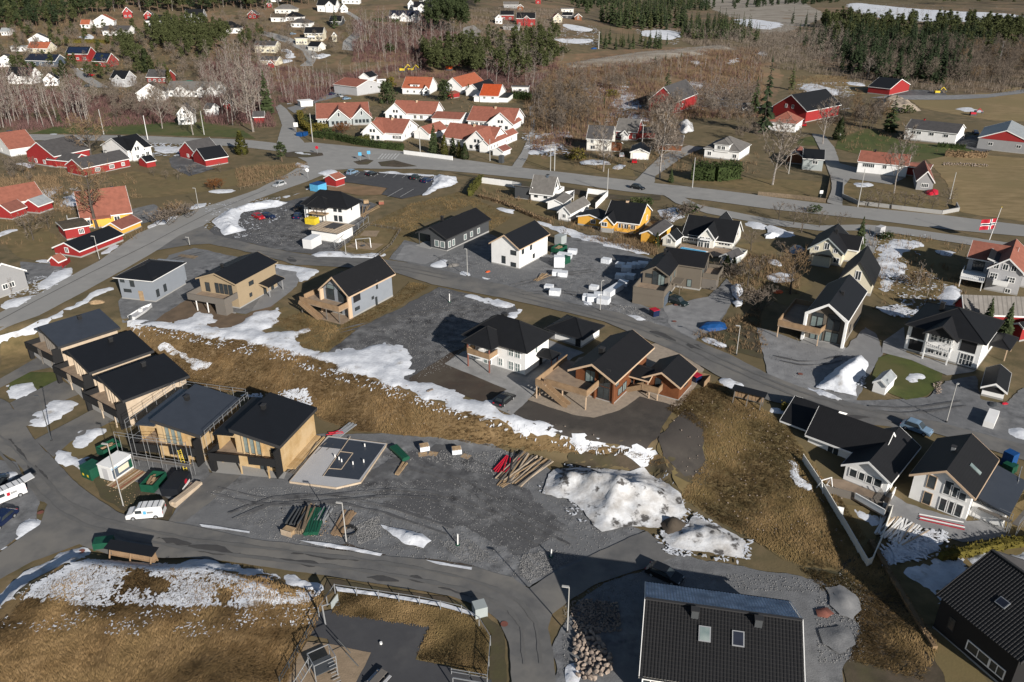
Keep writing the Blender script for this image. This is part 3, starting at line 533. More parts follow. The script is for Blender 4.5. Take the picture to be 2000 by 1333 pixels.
# snow speckles between the patches and the grass: thousands of small irregular flakes in one mesh
def speckle(name,px,n,smin,smax,m,lift=.2,clus=.25,thresh=0.0):
    poly = wpoly(px); xs = [p[0] for p in poly]; ys = [p[1] for p in poly]
    X = rng.uniform(min(xs),max(xs),n*4); Y = rng.uniform(min(ys),max(ys),n*4); k = inpoly(X,Y,poly); X,Y = X[k],Y[k]
    D = edge_dist(X,Y,poly); nz = np.array([noise.noise(Vector((a*clus,b*clus,5.1))) for a,b in zip(X,Y)])
    k = nz > thresh + rng.uniform(-.3,.3,len(X)); X,Y = X[k][:n],Y[k][:n]; n = len(X)
    a = np.linspace(0,2*np.pi,7)[:-1]; rr = rng.uniform(smin,smax,n)[:,None]*rng.uniform(.45,1.2,(n,6)); ang = rng.uniform(0,6.3,n)[:,None]
    ex = rr*np.cos(a)*1.5; ey = rr*np.sin(a)*.6
    vx = X[:,None] + ex*np.cos(ang) - ey*np.sin(ang); vy = Y[:,None] + ex*np.sin(ang) + ey*np.cos(ang); vz = T(vx,vy) + lift
    c = np.stack([X,Y,T(X,Y) + lift + .07*rr.max(1)],-1)[:,None,:]
    V = np.concatenate([c,np.stack([vx,vy,vz],-1)],1).reshape(-1,3); b = (np.arange(n)*7)[:,None]
    j = np.arange(6); F = np.stack([np.broadcast_to(b,(n,6)),b + 1 + j,b + 1 + (j + 1) % 6],-1).reshape(-1,3)
    return tag(link(name,np_mesh(name,V,F,m)),None,None,kind='stuff')
speckle('snow_flecks',[(70,1145),(175,1096),(320,1106),(500,1140),(632,1155),(605,1178),(480,1190),(330,1185),(150,1185),(40,1185)],3600,.1,.42,SN,.3,thresh=-.12)
speckle('snow_flecks',[(20,1170),(100,1120),(330,1120),(640,1160),(600,1230),(400,1250),(100,1240),(0,1230)],900,.05,.18,SN,.34)
speckle('snow_flecks',[(240,632),(383,655),(576,695),(730,745),(883,802),(1000,842),(1178,890),(1178,895),(1000,855),(880,820),(720,765),(560,712),(420,680),(280,660)],3200,.07,.3,SN,.3,thresh=-.15)
speckle('snow_flecks',[(1280,905),(1290,890),(1240,882),(1120,862),(1000,826),(1000,845),(1110,880)],180,.08,.22,SN,.3)
for p,n in [([(470,775),(600,760),(610,800),(540,790)],300),([(1712,600),(1790,596),(1800,625),(1740,622)],300),([(1740,540),(1790,520),(1850,560),(1830,600),(1760,600)],250),([(1800,1130),(1880,1090),(1890,1140),(1850,1200)],500),([(1720,1040),(1850,1040),(1850,1090),(1720,1110)],300),([(1190,200),(1280,205),(1290,240),(1180,240)],200),([(1340,160),(1400,160),(1420,215),(1340,215)],300),([(1400,175),(1480,175),(1490,215),(1400,215)],400),([(1130,170),(1230,160),(1220,195),(1140,195)],500),([(0,565),(130,525),(145,540),(40,600)],300),([(1600,765),(1690,770),(1690,700),(1650,705)],150),([(1070,60),(1170,50),(1170,90),(1080,90)],300),([(1240,55),(1350,55),(1320,90),(1250,85)],250),([(1540,165),(1660,160),(1670,190),(1590,192)],300),([(1020,260),(1110,255),(1110,306),(1025,308)],250),([(275,280),(375,282),(360,306),(290,308)],160),([(100,365),(170,365),(160,412),(105,412)],200),([(50,370),(115,365),(100,392),(60,392)],160),([(1640,0),(1990,15),(1990,55),(1660,38)],300),([(400,400),(560,385),(560,420),(470,470),(400,450)],400),([(1690,460),(1810,460),(1790,530),(1730,580)],300)]:
    far = p[0][1] < 300
    speckle('snow_flecks',p,n,.3 if far else .1,1.0 if far else .4,SN,.3,.12 if far else .25)
speckle('snow_flecks',speckle_later,500,.08,.35,SN,.3)
speckle('snow_flecks',[(1050,960),(1080,905),(1300,920),(1350,1000),(1180,1055)],500,.06,.25,SN,.3)
# loose stones on the gravel yards
def pebbles(px,n,smin,smax,m,name='loose_stones',thresh=-.1,lift=.12):
    poly = wpoly(px); xs = [p[0] for p in poly]; ys = [p[1] for p in poly]
    X = rng.uniform(min(xs),max(xs),n*4); Y = rng.uniform(min(ys),max(ys),n*4); k = inpoly(X,Y,poly); X,Y = X[k][:n],Y[k][:n]; n = len(X)
    base = np.array([(0,0,.6),(.6,0,.1),(-.2,.6,.15),(-.5,-.3,.1),(.2,-.6,.15),(0,0,-.4)]); F0 = np.array([(0,1,2),(0,2,3),(0,3,4),(0,4,1),(5,2,1),(5,3,2),(5,4,3),(5,1,4)])
    s = rng.uniform(smin,smax,n); a = rng.uniform(0,6.3,n); B = base[None]*s[:,None,None]*rng.uniform(.6,1.3,(n,6,1))
    V = np.stack([X[:,None] + B[...,0]*np.cos(a)[:,None] - B[...,1]*np.sin(a)[:,None],Y[:,None] + B[...,0]*np.sin(a)[:,None] + B[...,1]*np.cos(a)[:,None],T(X,Y)[:,None] + lift + B[...,2]],-1).reshape(-1,3)
    F = (F0[None] + (np.arange(n)*6)[:,None,None]).reshape(-1,3)
    return tag(link(name,np_mesh(name,V,F,m)),None,None,kind='stuff')
pebbles([(1020,1085),(1075,1075),(1140,1090),(1075,1118),(1035,1140),(1010,1120)],1500,.06,.17,M['greystone'])
pebbles([(860,1060),(920,1055),(970,1100),(900,1100)],700,.06,.15,M['greystone'])
pebbles([(690,1030),(740,1008),(745,1050),(700,1065)],900,.06,.18,M['greystone'])
pebbles([(820,890),(1000,880),(1050,930),(960,930),(870,915)],700,.07,.2,M['greystone'])
pebbles([(400,960),(1000,930),(1250,1035),(1030,1140),(500,1050)],5000,.05,.16,M['greystone'])
pebbles([(1150,590),(1240,600),(1290,640),(1210,612)],500,.07,.22,M['greystone'])
pebbles([(1640,1120),(1690,1150),(1690,1290),(1600,1300),(1590,1150)],900,.05,.16,M['greystone'])
pebbles([(650,880),(1010,880),(1020,905),(820,905)],300,.07,.2,M['greystone'])
pebbles([(1110,450),(1200,460),(1240,500),(1150,560),(1050,560)],500,.06,.18,M['greystone'])

# wheel tracks over the yards
def track(px,m='gravel2',w=.45,gap=1.5):
    n = len(px); q = [Vector(P(u,v)[:2]) for u,v in px]
    for sgn in (-.5,.5):
        pts = []
        for i,p in enumerate(q):
            d = (q[min(i + 1,n - 1)] - q[max(i - 1,0)]).normalized(); pts.append(p + Vector((-d.y,d.x))*gap*sgn)
        L = []; Rr = []
        for i,p in enumerate(pts):
            d = (pts[min(i + 1,n - 1)] - pts[max(i - 1,0)]).normalized(); nn = Vector((-d.y,d.x))*w/2; L.append(tuple(p + nn)); Rr.append(tuple(p - nn))
        patch('wheel_track',L + Rr[::-1],M[m],.135,.22,world_xy=True,smooth_pts=True)
for px in [[(420,960),(520,985),(650,975),(800,960),(930,990),(1060,1060)],[(450,1010),(560,970),(720,985),(880,1040)],[(760,900),(880,930),(1000,1000),(1120,1060)],[(1000,560),(1080,540),(1160,530)],[(1020,575),(1120,570),(1200,600)],[(660,650),(780,620),(900,600),(980,605)],[(1510,700),(1580,715),(1650,700)],[(470,450),(540,455),(620,470)],[(270,540),(330,510),(400,495)],[(1700,800),(1780,805),(1880,790)]]: track(px)
for px in [[(-20,850),(60,930),(140,1010),(300,1055),(520,1085),(760,1112),(940,1150),(1030,1200),(1040,1300)],[(1000,575),(1115,602),(1300,655),(1430,720),(1600,790),(1800,832)],[(480,490),(620,512),(760,520),(880,545)]]: track(px,'tarmac',.3,1.7) if 0 else track(px,'roadtrack',.5,1.9)

pebbles([(860,565),(1000,600),(940,640),(890,720),(800,745),(660,690)],3000,.05,.16,M['greystone'])
pebbles([(820,500),(1080,480),(1280,520),(1240,590),(1130,590),(880,530)],3500,.05,.17,M['greystone'])
pebbles([(410,450),(600,390),(700,400),(660,490),(500,475)],1800,.06,.2,M['greystone'])
pebbles([(1490,640),(1680,690),(1660,780),(1510,730)],1200,.05,.12,M['greystone'])
pebbles([(1100,1110),(1600,1130),(1600,1160),(1290,1150),(1130,1240),(1100,1330)],1500,.05,.15,M['greystone'])
pebbles([(1300,780),(1480,790),(1650,980),(1640,1110),(1340,970)],260,.08,.25,M['stone'],lift=.2)
pebbles([(260,650),(650,710),(1250,895),(900,870),(400,760)],200,.08,.25,M['stone'],lift=.2)
# ---------------------------------------------------------------- house builder
WIN_CACHE = {}
def win_meshes(w,h,style):
    k = (round(w,2),round(h,2),style)
    if k in WIN_CACHE: return WIN_CACHE[k]
    fm = {'w': 'trim','d': 'trimdk','b': 'trimdk','o': 'trimwood','x': 'trim','g': 'trimdk','p': 'trim'}[style[0]]
    mull = int(style[1]) if len(style) > 1 else 0; cross = int(style[2]) if len(style) > 2 else 0
    t = .13 if style[0] in 'wx' else .08; f = MB(); f.box(-w/2 - t,-.07,0 - t,-w/2,.02,h + t); f.box(w/2,-.07,0 - t,w/2 + t,.02,h + t)
    f.box(-w/2,-.07,-t,w/2,.02,0); f.box(-w/2,-.07,h,w/2,.02,h + t)
    for i in range(mull):
        x = -w/2 + w*(i + 1)/(mull + 1); f.box(x - .045,-.06,0,x + .045,.015,h)
    for i in range(cross):
        z = h*(i + 1)/(cross + 1); f.box(-w/2,-.055,z - .035,w/2,.012,z + .035)
    p = MB().box(-w/2,-.03,0,w/2,.005,h)
    gm = {'b': 'blind','g': 'glass2','p': 'glass2'}.get(style[0],'glass')
    WIN_CACHE[k] = (f.mesh('window',M[fm]),p.mesh('pane',M[gm])); return WIN_CACHE[k]
class House:
    """footprint from photo pixels: B = corner nearest the camera, A = the corner at the end of the left face, C = at the end of the right face.
    Local frame: origin at B, x along the right face towards C, y along the left face towards A."""
    def __init__(s,name,label,A,B,C,h=None,top=None,at=0.0,wall='white',roof='rblack',trim='trim',cat='house',group=None,base=.35,W=None,D=None,yaw=None):
        a,b,c = P(*A,at),P(*B,at),P(*C,at)
        u = Vector((c.x - b.x,c.y - b.y)); v = Vector((a.x - b.x,a.y - b.y)); lu,lv = u.length,v.length
        ax = math.atan2(u.y,u.x); ay = math.atan2(v.y,v.x) - math.pi/2; d = (ay - ax + math.pi) % (2*math.pi) - math.pi
        s.yaw = ax + d*lv/(lu + lv) if yaw is None else yaw
        s.W = W or max(1.5,lu*math.cos(s.yaw - ax)); s.D = D or max(1.5,lv*math.cos(s.yaw - ay))
        z0 = min(gz(b.x,b.y),gz(c.x,c.y),gz(a.x,a.y)); zb = gz(b.x,b.y) if not at else b.z - at
        s.o = Vector((b.x,b.y,zb)); s.low = min(z0 - zb,0) - .6
        s.h = h if h is not None else (height_at(s.o,top) if top else 3.0)
        s.wall,s.roofm,s.trim,s.base = wall,roof,trim,base
        s.root = thing(name,label,cat,s.o,s.yaw,group)
    def pt(s,x,y,z=0): 
        c,n = math.cos(s.yaw),math.sin(s.yaw); return Vector((s.o.x + x*c - y*n,s.o.y + x*n + y*c,s.o.z + z))
    def rise(s,vr,axis,rect,h):
        "ridge height above the eaves so that the gable end nearest the camera peaks at photo row vr"
        x0,y0,x1,y1 = rect; p = s.pt(x0 - .0,(y0 + y1)/2) if axis == 'x' else s.pt((x0 + x1)/2,y0)
        return max(.2,height_at(p,vr) - h)
    def block(s,x0=0,y0=0,x1=None,y1=None,h=None,z0=None,roof='gable',axis='x',rise=None,pitch=None,vr=None,ov=.45,og=.4,wall=None,roofm=None,trim=None,bargeboard=True,th=.2,base=None,low='y',walls=True):
        x1 = s.W if x1 is None else x1; y1 = s.D if y1 is None else y1; h = s.h if h is None else h
        z0 = s.low if z0 is None else z0; wall = wall or s.wall; roofm = roofm or s.roofm; trim = trim or s.trim
        span = (y1 - y0) if axis == 'x' else (x1 - x0)
        if vr is not None: rise = s.rise(vr,axis,(x0,y0,x1,y1),h)
        if rise is None: rise = span/2*math.tan(R(pitch or 30))
        if axis == 'x': q = lambda l,c,z: (x0 + l,y0 + c,z); Lg = x1 - x0
        else: q = lambda l,c,z: (x1 - c,y0 + l,z); Lg = y1 - y0
        w = MB()
        if not walls: pass
        elif roof == 'gable':
            w.prism([q(0,0,z0),q(0,span,z0),q(0,span,h),q(0,span/2,h + rise),q(0,0,h)],(0,0,0),Vector(q(Lg,0,0)) - Vector(q(0,0,0)))
        elif roof == 'shed':                       # rises with c
            w.prism([q(0,0,z0),q(0,span,z0),q(0,span,h + rise),q(0,0,h)],(0,0,0),Vector(q(Lg,0,0)) - Vector(q(0,0,0)))
        else: w.box(x0,y0,z0,x1,y1,h)
        if walls: part('wall',w,M[wall],s.root)
        bs = s.base if base is None else base
        if bs and walls: part('foundation',MB().box(x0 - .03,y0 - .03,z0 - .02,x1 + .03,y1 + .03,bs),M['concrete'],s.root)
        r = MB(); tr = MB(); t = rise/(span/2) if roof == 'gable' else rise/span
        if roof == 'gable':
            e = [(-ov,h - ov*t + .03),(span/2,h + rise + .03),(span + ov,h - ov*t + .03)]; tz = th*math.sqrt(1 + t*t)
            prof = [(c,z) for c,z in e] + [(c,z + tz) for c,z in e[::-1]]
            r.prism([q(-og,c,z) for c,z in prof],(0,0,0),Vector(q(Lg + og,0,0)) - Vector(q(-og,0,0)))
            if bargeboard:
                for l0,l1 in ((-og - .05,-og + .0),(Lg + og,Lg + og + .05)):
                    pr = [(e[0][0] - .02,e[0][1] - .1),(e[1][0],e[1][1] - .1),(e[2][0] + .02,e[2][1] - .1),(e[2][0] + .02,e[2][1] + tz + .01),(e[1][0],e[1][1] + tz + .01),(e[0][0] - .02,e[0][1] + tz + .01)]
                    tr.prism([q(l0,c,z) for c,z in pr],(0,0,0),Vector(q(l1,0,0)) - Vector(q(l0,0,0)))
                for c0,c1,zz in ((-ov - .06,-ov,e[0][1]),(span + ov,span + ov + .06,e[2][1])):
                    a = q(-og,c0,zz - .08); b = q(Lg + og,c1,zz + tz*.8); tr.box(min(a[0],b[0]),min(a[1],b[1]),a[2],max(a[0],b[0]),max(a[1],b[1]),b[2])
        elif roof == 'hip':
            X0,X1,Y0,Y1 = x0 - ov,x1 + ov,y0 - ov,y1 + ov; zt = h + .18; rw = min(X1 - X0,Y1 - Y0)/2; zr = zt + (rise if rise else rw*.5)
            if X1 - X0 >= Y1 - Y0: ra,rb = (X0 + rw,(Y0 + Y1)/2,zr),(X1 - rw,(Y0 + Y1)/2,zr)
            else: ra,rb = ((X0 + X1)/2,Y0 + rw,zr),((X0 + X1)/2,Y1 - rw,zr)
            if (Vector(ra) - Vector(rb)).length < .05: rb = (rb[0] + .06,rb[1] + (.0),rb[2])
            vs = [(X0,Y0,h),(X1,Y0,h),(X1,Y1,h),(X0,Y1,h),(X0,Y0,zt),(X1,Y0,zt),(X1,Y1,zt),(X0,Y1,zt),ra,rb]
            if X1 - X0 >= Y1 - Y0: fs = [(4,5,9,8),(5,6,9),(6,7,8,9),(7,4,8)]
            else: fs = [(4,5,8),(5,6,9,8),(6,7,9),(7,4,8,9)]
            r.add(vs,[(3,2,1,0),(0,1,5,4),(1,2,6,5),(2,3,7,6),(3,0,4,7)] + fs)
            for i,k in ((4,8),(5,9 if X1 - X0 >= Y1 - Y0 else 8),(6,9),(7,8 if X1 - X0 >= Y1 - Y0 else 9),(8,9)): r.bar(vs[i],vs[k],.16,.14)
            g = .09
            tr.box(X0 - g,Y0 - g,h + .02,X1 + g,Y0 - .005,zt - .02); tr.box(X0 - g,Y1 + .005,h + .02,X1 + g,Y1 + g,zt - .02); tr.box(X0 - g,Y0 - .004,h + .02,X0 - .005,Y1 + .004,zt - .02); tr.box(X1 + .005,Y0 - .004,h + .02,X1 + g,Y1 + .004,zt - .02)
        elif roof == 'shed':
            e = [(-ov,h - ov*t + .03),(span + ov,h + rise + ov*t + .03)]; prof = e + [(c,z + th) for c,z in e[::-1]]
            r.prism([q(-og,c,z) for c,z in prof],(0,0,0),Vector(q(Lg + og,0,0)) - Vector(q(-og,0,0)))
            if bargeboard:
                for l0,l1 in ((-og - .05,-og),(Lg + og,Lg + og + .05)):
                    pr = [(e[0][0],e[0][1] - .1),(e[1][0],e[1][1] - .1),(e[1][0],e[1][1] + th + .03),(e[0][0],e[0][1] + th + .03)]
                    tr.prism([q(l0,c,z) for c,z in pr],(0,0,0),Vector(q(l1,0,0)) - Vector(q(l0,0,0)))
        elif roof == 'flat':
            r.box(x0 - ov,y0 - ov,h + .005,x1 + ov,y1 + ov,h + .22)
        if roof: part('roof',r,M[roofm],s.root)
        if tr.v: part('fascia' if roof in ('hip',) else 'bargeboard',tr,M[trim],s.root)
        return dict(x0=x0,y0=y0,x1=x1,y1=y1,h=h,rise=rise,axis=axis)
    def face(s,f,k,blk=None):
        "matrix placing something whose front looks along -y onto a face: R (y=y0), L (x=x0), r (x=x1), l (y=y1); k metres along from the near corner"
        b = blk or dict(x0=0,y0=0,x1=s.W,y1=s.D)
        if f == 'R': return Matrix.Translation((b['x0'] + k,b['y0'],0))
        if f == 'L': return Matrix.Translation((b['x0'],b['y0'] + k,0)) @ Matrix.Rotation(-math.pi/2,4,'Z')
        if f == 'r': return Matrix.Translation((b['x1'],b['y0'] + k,0)) @ Matrix.Rotation(math.pi/2,4,'Z')
        return Matrix.Translation((b['x0'] + k,b['y1'],0)) @ Matrix.Rotation(math.pi,4,'Z')
    def win(s,f,k,z,w=1.2,h=1.2,style='w1',blk=None,name='window'):
        fm,pm = win_meshes(w,h,style); o = link(name,fm,s.root); o.matrix_local = s.face(f,k,blk) @ Matrix.Translation((0,-.015,z)); link('pane',pm,o); return o
    def wins(s,f,ks,z,w=1.2,h=1.2,style='w1',blk=None):
        for k in ks: s.win(f,k,z,w,h,style,blk)
    def door(s,f,k,z=0.1,w=1.0,h=2.05,m='trim',blk=None,garage=False):
        d = MB().box(-w/2,-.06,0,w/2,.02,h)
        if garage:
            for i in range(4): d.box(-w/2 + .05,-.085,h*i/4 + .04,w/2 - .05,-.058,h*(i + 1)/4 - .04)
        o = part('garage_door' if garage else 'door',d,M[m],s.root); o.matrix_local = s.face(f,k,blk) @ Matrix.Translation((0,-.012,z))
        if not garage: part('handle',MB().box(w/2 - .16,-.11,1.0,w/2 - .1,-.055,1.06),M['metal'],o)
        return o
    def chimney(s,x,y,z,w=.7,d=.6,hh=1.3,m='black',cap=True):
        c = MB().box(x - w/2,y - d/2,z - 1.2,x + w/2,y + d/2,z + hh)
        o = part('chimney',c,M[m],s.root)
        if cap: part('chimney_cap',MB().box(x - w/2 - .08,y - d/2 - .08,z + hh + .01,x + w/2 + .08,y + d/2 + .08,z + hh + .09),M['trimdk'],o)
    def rail(s,pts,z,hh=1.0,m='larch',solid=True,name='railing',th=.08,posts=None):
        r = MB()
        for (xa,ya),(xb,yb) in zip(pts[:-1],pts[1:]):
            if solid: r.bar((xa,ya,z + hh/2),(xb,yb,z + hh/2),th,hh); r.bar((xa,ya,z + hh + .03),(xb,yb,z + hh + .03),th + .08,.05)
            else:
                r.bar((xa,ya,z + hh),(xb,yb,z + hh),.09,.07); r.bar((xa,ya,z + .1),(xb,yb,z + .1),.06,.06); L = math.hypot(xb - xa,yb - ya); n = max(2,int(L/.35))
                for i in range(n + 1): r.bar((xa + (xb - xa)*i/n,ya + (yb - ya)*i/n,z),(xa + (xb - xa)*i/n,ya + (yb - ya)*i/n,z + hh),.06)
        return part(name,r,M[m],s.root)
    def deck(s,poly,z,th=.25,m='deck',name='terrace'):
        return part(name,MB().prism([(x,y,z - th) for x,y in poly],(0,0,0),(0,0,th)),M[m],s.root)
    def post(s,x,y,z0,z1,m='trimwood',w=.16,name='post'):
        return part(name,MB().box(x - w/2,y - w/2,z0,x + w/2,y + w/2,z1),M[m],s.root)
    def stair(s,p,q,w=1.1,m='larch',name='stair'):
        "flight from the top point p down to the foot q (local coordinates)"
        p = Vector(p); q = Vector(q); d = q - p; n = max(4,int(abs(d.z)/.19)); st = MB(); dh = Vector((d.x,d.y,0)).normalized(); sd = Vector((-dh.y,dh.x,0))*w/2
        for i in range(n):
            c = p + d*((i + .5)/n); st.bar(c - sd,c + sd,abs(Vector((d.x,d.y)).length)/n*1.05,.06)
        for k in (-1,1):
            st.bar(p + sd*k + Vector((0,0,.35)),q + sd*k + Vector((0,0,.35)),.06,.9)
        return part(name,st,M[m],s.root)
    def flatbox(s,name,x0,y0,z0,x1,y1,z1,m): return part(name,MB().box(x0,y0,z0,x1,y1,z1),M[m],s.root)
def simple(name,label,A,B,C,top=None,h=None,at=0.0,axis='x',vr=None,pitch=None,wall='white',roof='rblack',trim='trim',rt='gable',rise=None,ov=.35,og=.3,R_=(),L_=(),r_=(),chim=None,cat='house',door=None,garage=None,group=None,base=.35,style='w1',bb=True,W=None,D=None):
    "one-block house or shed; R_, L_ = rows of windows as (sill height, width, height, fractions along the face)"
    H = House(name,label,A,B,C,h=h,top=top,at=at,wall=wall,roof=roof,trim=trim,cat=cat,group=group,base=base,W=W,D=D)
    b = H.block(roof=rt,axis=axis,vr=vr,pitch=pitch,rise=rise,ov=ov,og=og,bargeboard=bb); H.b = b
    for f,rows in (('R',R_),('L',L_),('r',r_)):
        for z,w,hh,fr in rows:
            ln = H.W if f == 'R' else H.D
            for k in fr: H.win(f,k*ln,z,w,hh,style)
    if chim: H.chimney(chim[0]*H.W,chim[1]*H.D,H.h + b['rise']*.8,m=chim[2] if len(chim) > 2 else 'black')
    if door: H.door(door[0],door[1]*(H.W if door[0] == 'R' else H.D),m=door[2] if len(door) > 2 else 'trim')
    if garage: H.door(garage[0],garage[1]*(H.W if garage[0] == 'R' else H.D),w=garage[2],h=2.2,m=garage[3] if len(garage) > 3 else 'trim',garage=True)
    return H
# far-off houses: u0..u1 = width on the photo, vb = row of the wall foot, gable end 'g' or long side 'e' towards the camera
def far(name,label,u0,u1,vb,hw,yaw=0,depth=7,face='e',rise=2.2,wall='white',roof='rblack',rt='gable',trim='trim',chim=True,rows=1,n=3,cross=None,group=None,cat='house',solar=False,balcony=False):
    um = (u0 + u1)/2; p = P(um,vb); ppm = FPX/((np.array(p) - np.array([0,0,CAM_H])) @ _fw); Wd = (u1 - u0)/ppm; y = R(yaw)
    W = max(2.2,(Wd - depth*abs(math.sin(y)))/max(.3,math.cos(y)))
    H = object.__new__(House); H.W,H.D,H.yaw,H.h = W,depth,y,hw
    c,s = math.cos(y),math.sin(y); ox,oy = p.x - W/2*c + depth/2*abs(s)*(1 if yaw > 0 else -1),p.y - W/2*s
    H.o = Vector((ox,oy,gz(ox,oy))); H.o.z = p.z; H.low = -2.0; H.wall,H.roofm,H.trim,H.base = wall,roof,trim,0
    H.root = thing(name,label,cat,H.o,y,group)
    b = H.block(roof=rt,axis='x' if face == 'e' else 'y',rise=rise,ov=.4,og=.35,th=.25); H.b = b
    for r in range(rows):
        z = 1.0 + 2.6*r if rows > 1 or hw > 2.2 else .7
        for i in range(n): H.win('R',W*(i + .5)/n,z,min(1.4,W/n*.5),1.15,'w1')
    if face == 'g' and rise > 1.6: H.win('R',W/2,hw + rise*.12,1.1,1.0,'w1')
    if chim: H.chimney(W*.45,depth*.55,hw + rise*.75,m='black')
    if cross:
        for cx,cw in cross:
            cb = H.block(cx*W - cw/2,-1.0,cx*W + cw/2,depth*.5,h=hw,roof='gable',axis='y',rise=min(rise*.85,cw*.42),ov=.3,og=.3)
            H.win('R',cw/2,hw - .2,1.2,1.1,'w1',cb)
    if solar:
        t = math.atan2(rise,depth/2); m = MB()
        for i in range(2):
            for j in range(max(2,int(W/1.8))):
                xx = .6 + (W - 1.2)*j/max(2,int(W/1.8)); y0 = .3 + i*depth*.21; f = lambda yy: hw + .33 + yy*rise/(depth/2)
                m.prism([(xx,y0,f(y0)),(xx + (W - 1.2)/max(2,int(W/1.8)) - .12,y0,f(y0)),(xx + (W - 1.2)/max(2,int(W/1.8)) - .12,y0 + depth*.19,f(y0 + depth*.19)),(xx,y0 + depth*.19,f(y0 + depth*.19))],(0,0,0),(0,0,.08))
        part('solar_panels',m,M['solar'],H.root)
    if balcony:
        H.deck([(W*.15,-1.6),(W*.6,-1.6),(W*.6,-.02),(W*.15,-.02)],2.5,.2,'trim','balcony'); H.rail([(W*.15,-1.6),(W*.6,-1.6)],2.5,.9,'white')
    return H
# ================================================================ houses near the camera
# dark roofed house at the lower edge of the picture
H = House('tiled_house','white house with large black tiled roof, two skylights and a frosted back slope, bottom edge',(1275,1142),(1257,1316),(1563,1356),at=3.9,h=3.9,roof='rblack_x',wall='white')
b = H.block(roof=None)
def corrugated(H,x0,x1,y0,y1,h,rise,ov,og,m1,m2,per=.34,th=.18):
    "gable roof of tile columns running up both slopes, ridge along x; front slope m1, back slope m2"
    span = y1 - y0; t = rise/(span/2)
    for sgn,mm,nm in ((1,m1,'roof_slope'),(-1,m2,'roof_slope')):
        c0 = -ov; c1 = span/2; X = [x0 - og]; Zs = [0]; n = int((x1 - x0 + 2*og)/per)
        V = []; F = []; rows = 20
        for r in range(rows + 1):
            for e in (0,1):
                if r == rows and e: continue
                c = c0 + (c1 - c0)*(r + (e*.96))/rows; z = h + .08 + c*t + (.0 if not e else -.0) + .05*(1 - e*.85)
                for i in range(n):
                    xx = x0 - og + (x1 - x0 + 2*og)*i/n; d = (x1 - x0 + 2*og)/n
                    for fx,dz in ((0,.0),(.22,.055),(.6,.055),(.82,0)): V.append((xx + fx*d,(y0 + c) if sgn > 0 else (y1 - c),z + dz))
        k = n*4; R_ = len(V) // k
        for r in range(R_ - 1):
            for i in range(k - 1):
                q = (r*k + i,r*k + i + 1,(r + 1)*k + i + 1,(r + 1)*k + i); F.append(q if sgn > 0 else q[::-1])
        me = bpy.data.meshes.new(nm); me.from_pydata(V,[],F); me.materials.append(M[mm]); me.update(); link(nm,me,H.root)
    rr = MB(); rr.bar((x0 - og,(y0 + y1)/2,h + rise + .2),(x1 + og,(y0 + y1)/2,h + rise + .2),.3,.16); part('ridge_cap',rr,M['trimdk'],H.root)
    tr = MB()
    for xx in (x0 - og - .07,x1 + og):
        tr = MB(); pr = [(-ov,h - ov*t - .15),(span/2,h + rise - .15),(span + ov,h - ov*t - .15),(span + ov,h - ov*t + .22),(span/2,h + rise + .26),(-ov,h - ov*t + .22)]
        tr.prism([(xx,y0 + c,z) for c,z in pr],(0,0,0),(.07,0,0)); part('bargeboard',tr,M['trim'],H.root)
    for yy in (y0 - ov - .08,y1 + ov + .08): part('gutter',MB().bar((x0 - og,yy,h - ov*t + .06),(x1 + og,yy,h - ov*t + .06),.14,.12),M['trimdk'],H.root)
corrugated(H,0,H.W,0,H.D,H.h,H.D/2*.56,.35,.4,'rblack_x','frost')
t = .56; rz = lambda y: H.h + min(y,H.D - y)*t
for xx in (0,H.W - .2): part('gable_wall',MB().prism([(xx,0,H.h - .05),(xx,H.D,H.h - .05),(xx,H.D/2,H.h + H.D/2*t - .03)],(0,0,0),(.2,0,0)),M['white'],H.root)
for fx in (.315,.735):
    y = H.D*.43; H.chimney(H.W*fx,y,rz(y),.75,.6,1.0,'steel')
for fx,fy,bl in ((.385,.31,1),(.605,.31,0)):
    y = H.D*fy; z = rz(y) + .2; sk = MB(); x = H.W*fx; a = math.atan(t)
    fr = part('skylight',MB().box(-.62,-.8,0,.62,.8,.12),M['metal'],H.root); fr.location = (x,y,z); fr.rotation_euler = (a,0,0)
    part('pane',MB().box(-.5,-.68,.121,.5,.68,.14),M['glass2' if bl else 'rblue'],fr)
for fx in (.05,.2,.45,.7): H.win('R',H.W*fx,.9,1.5,2.2,'w1')

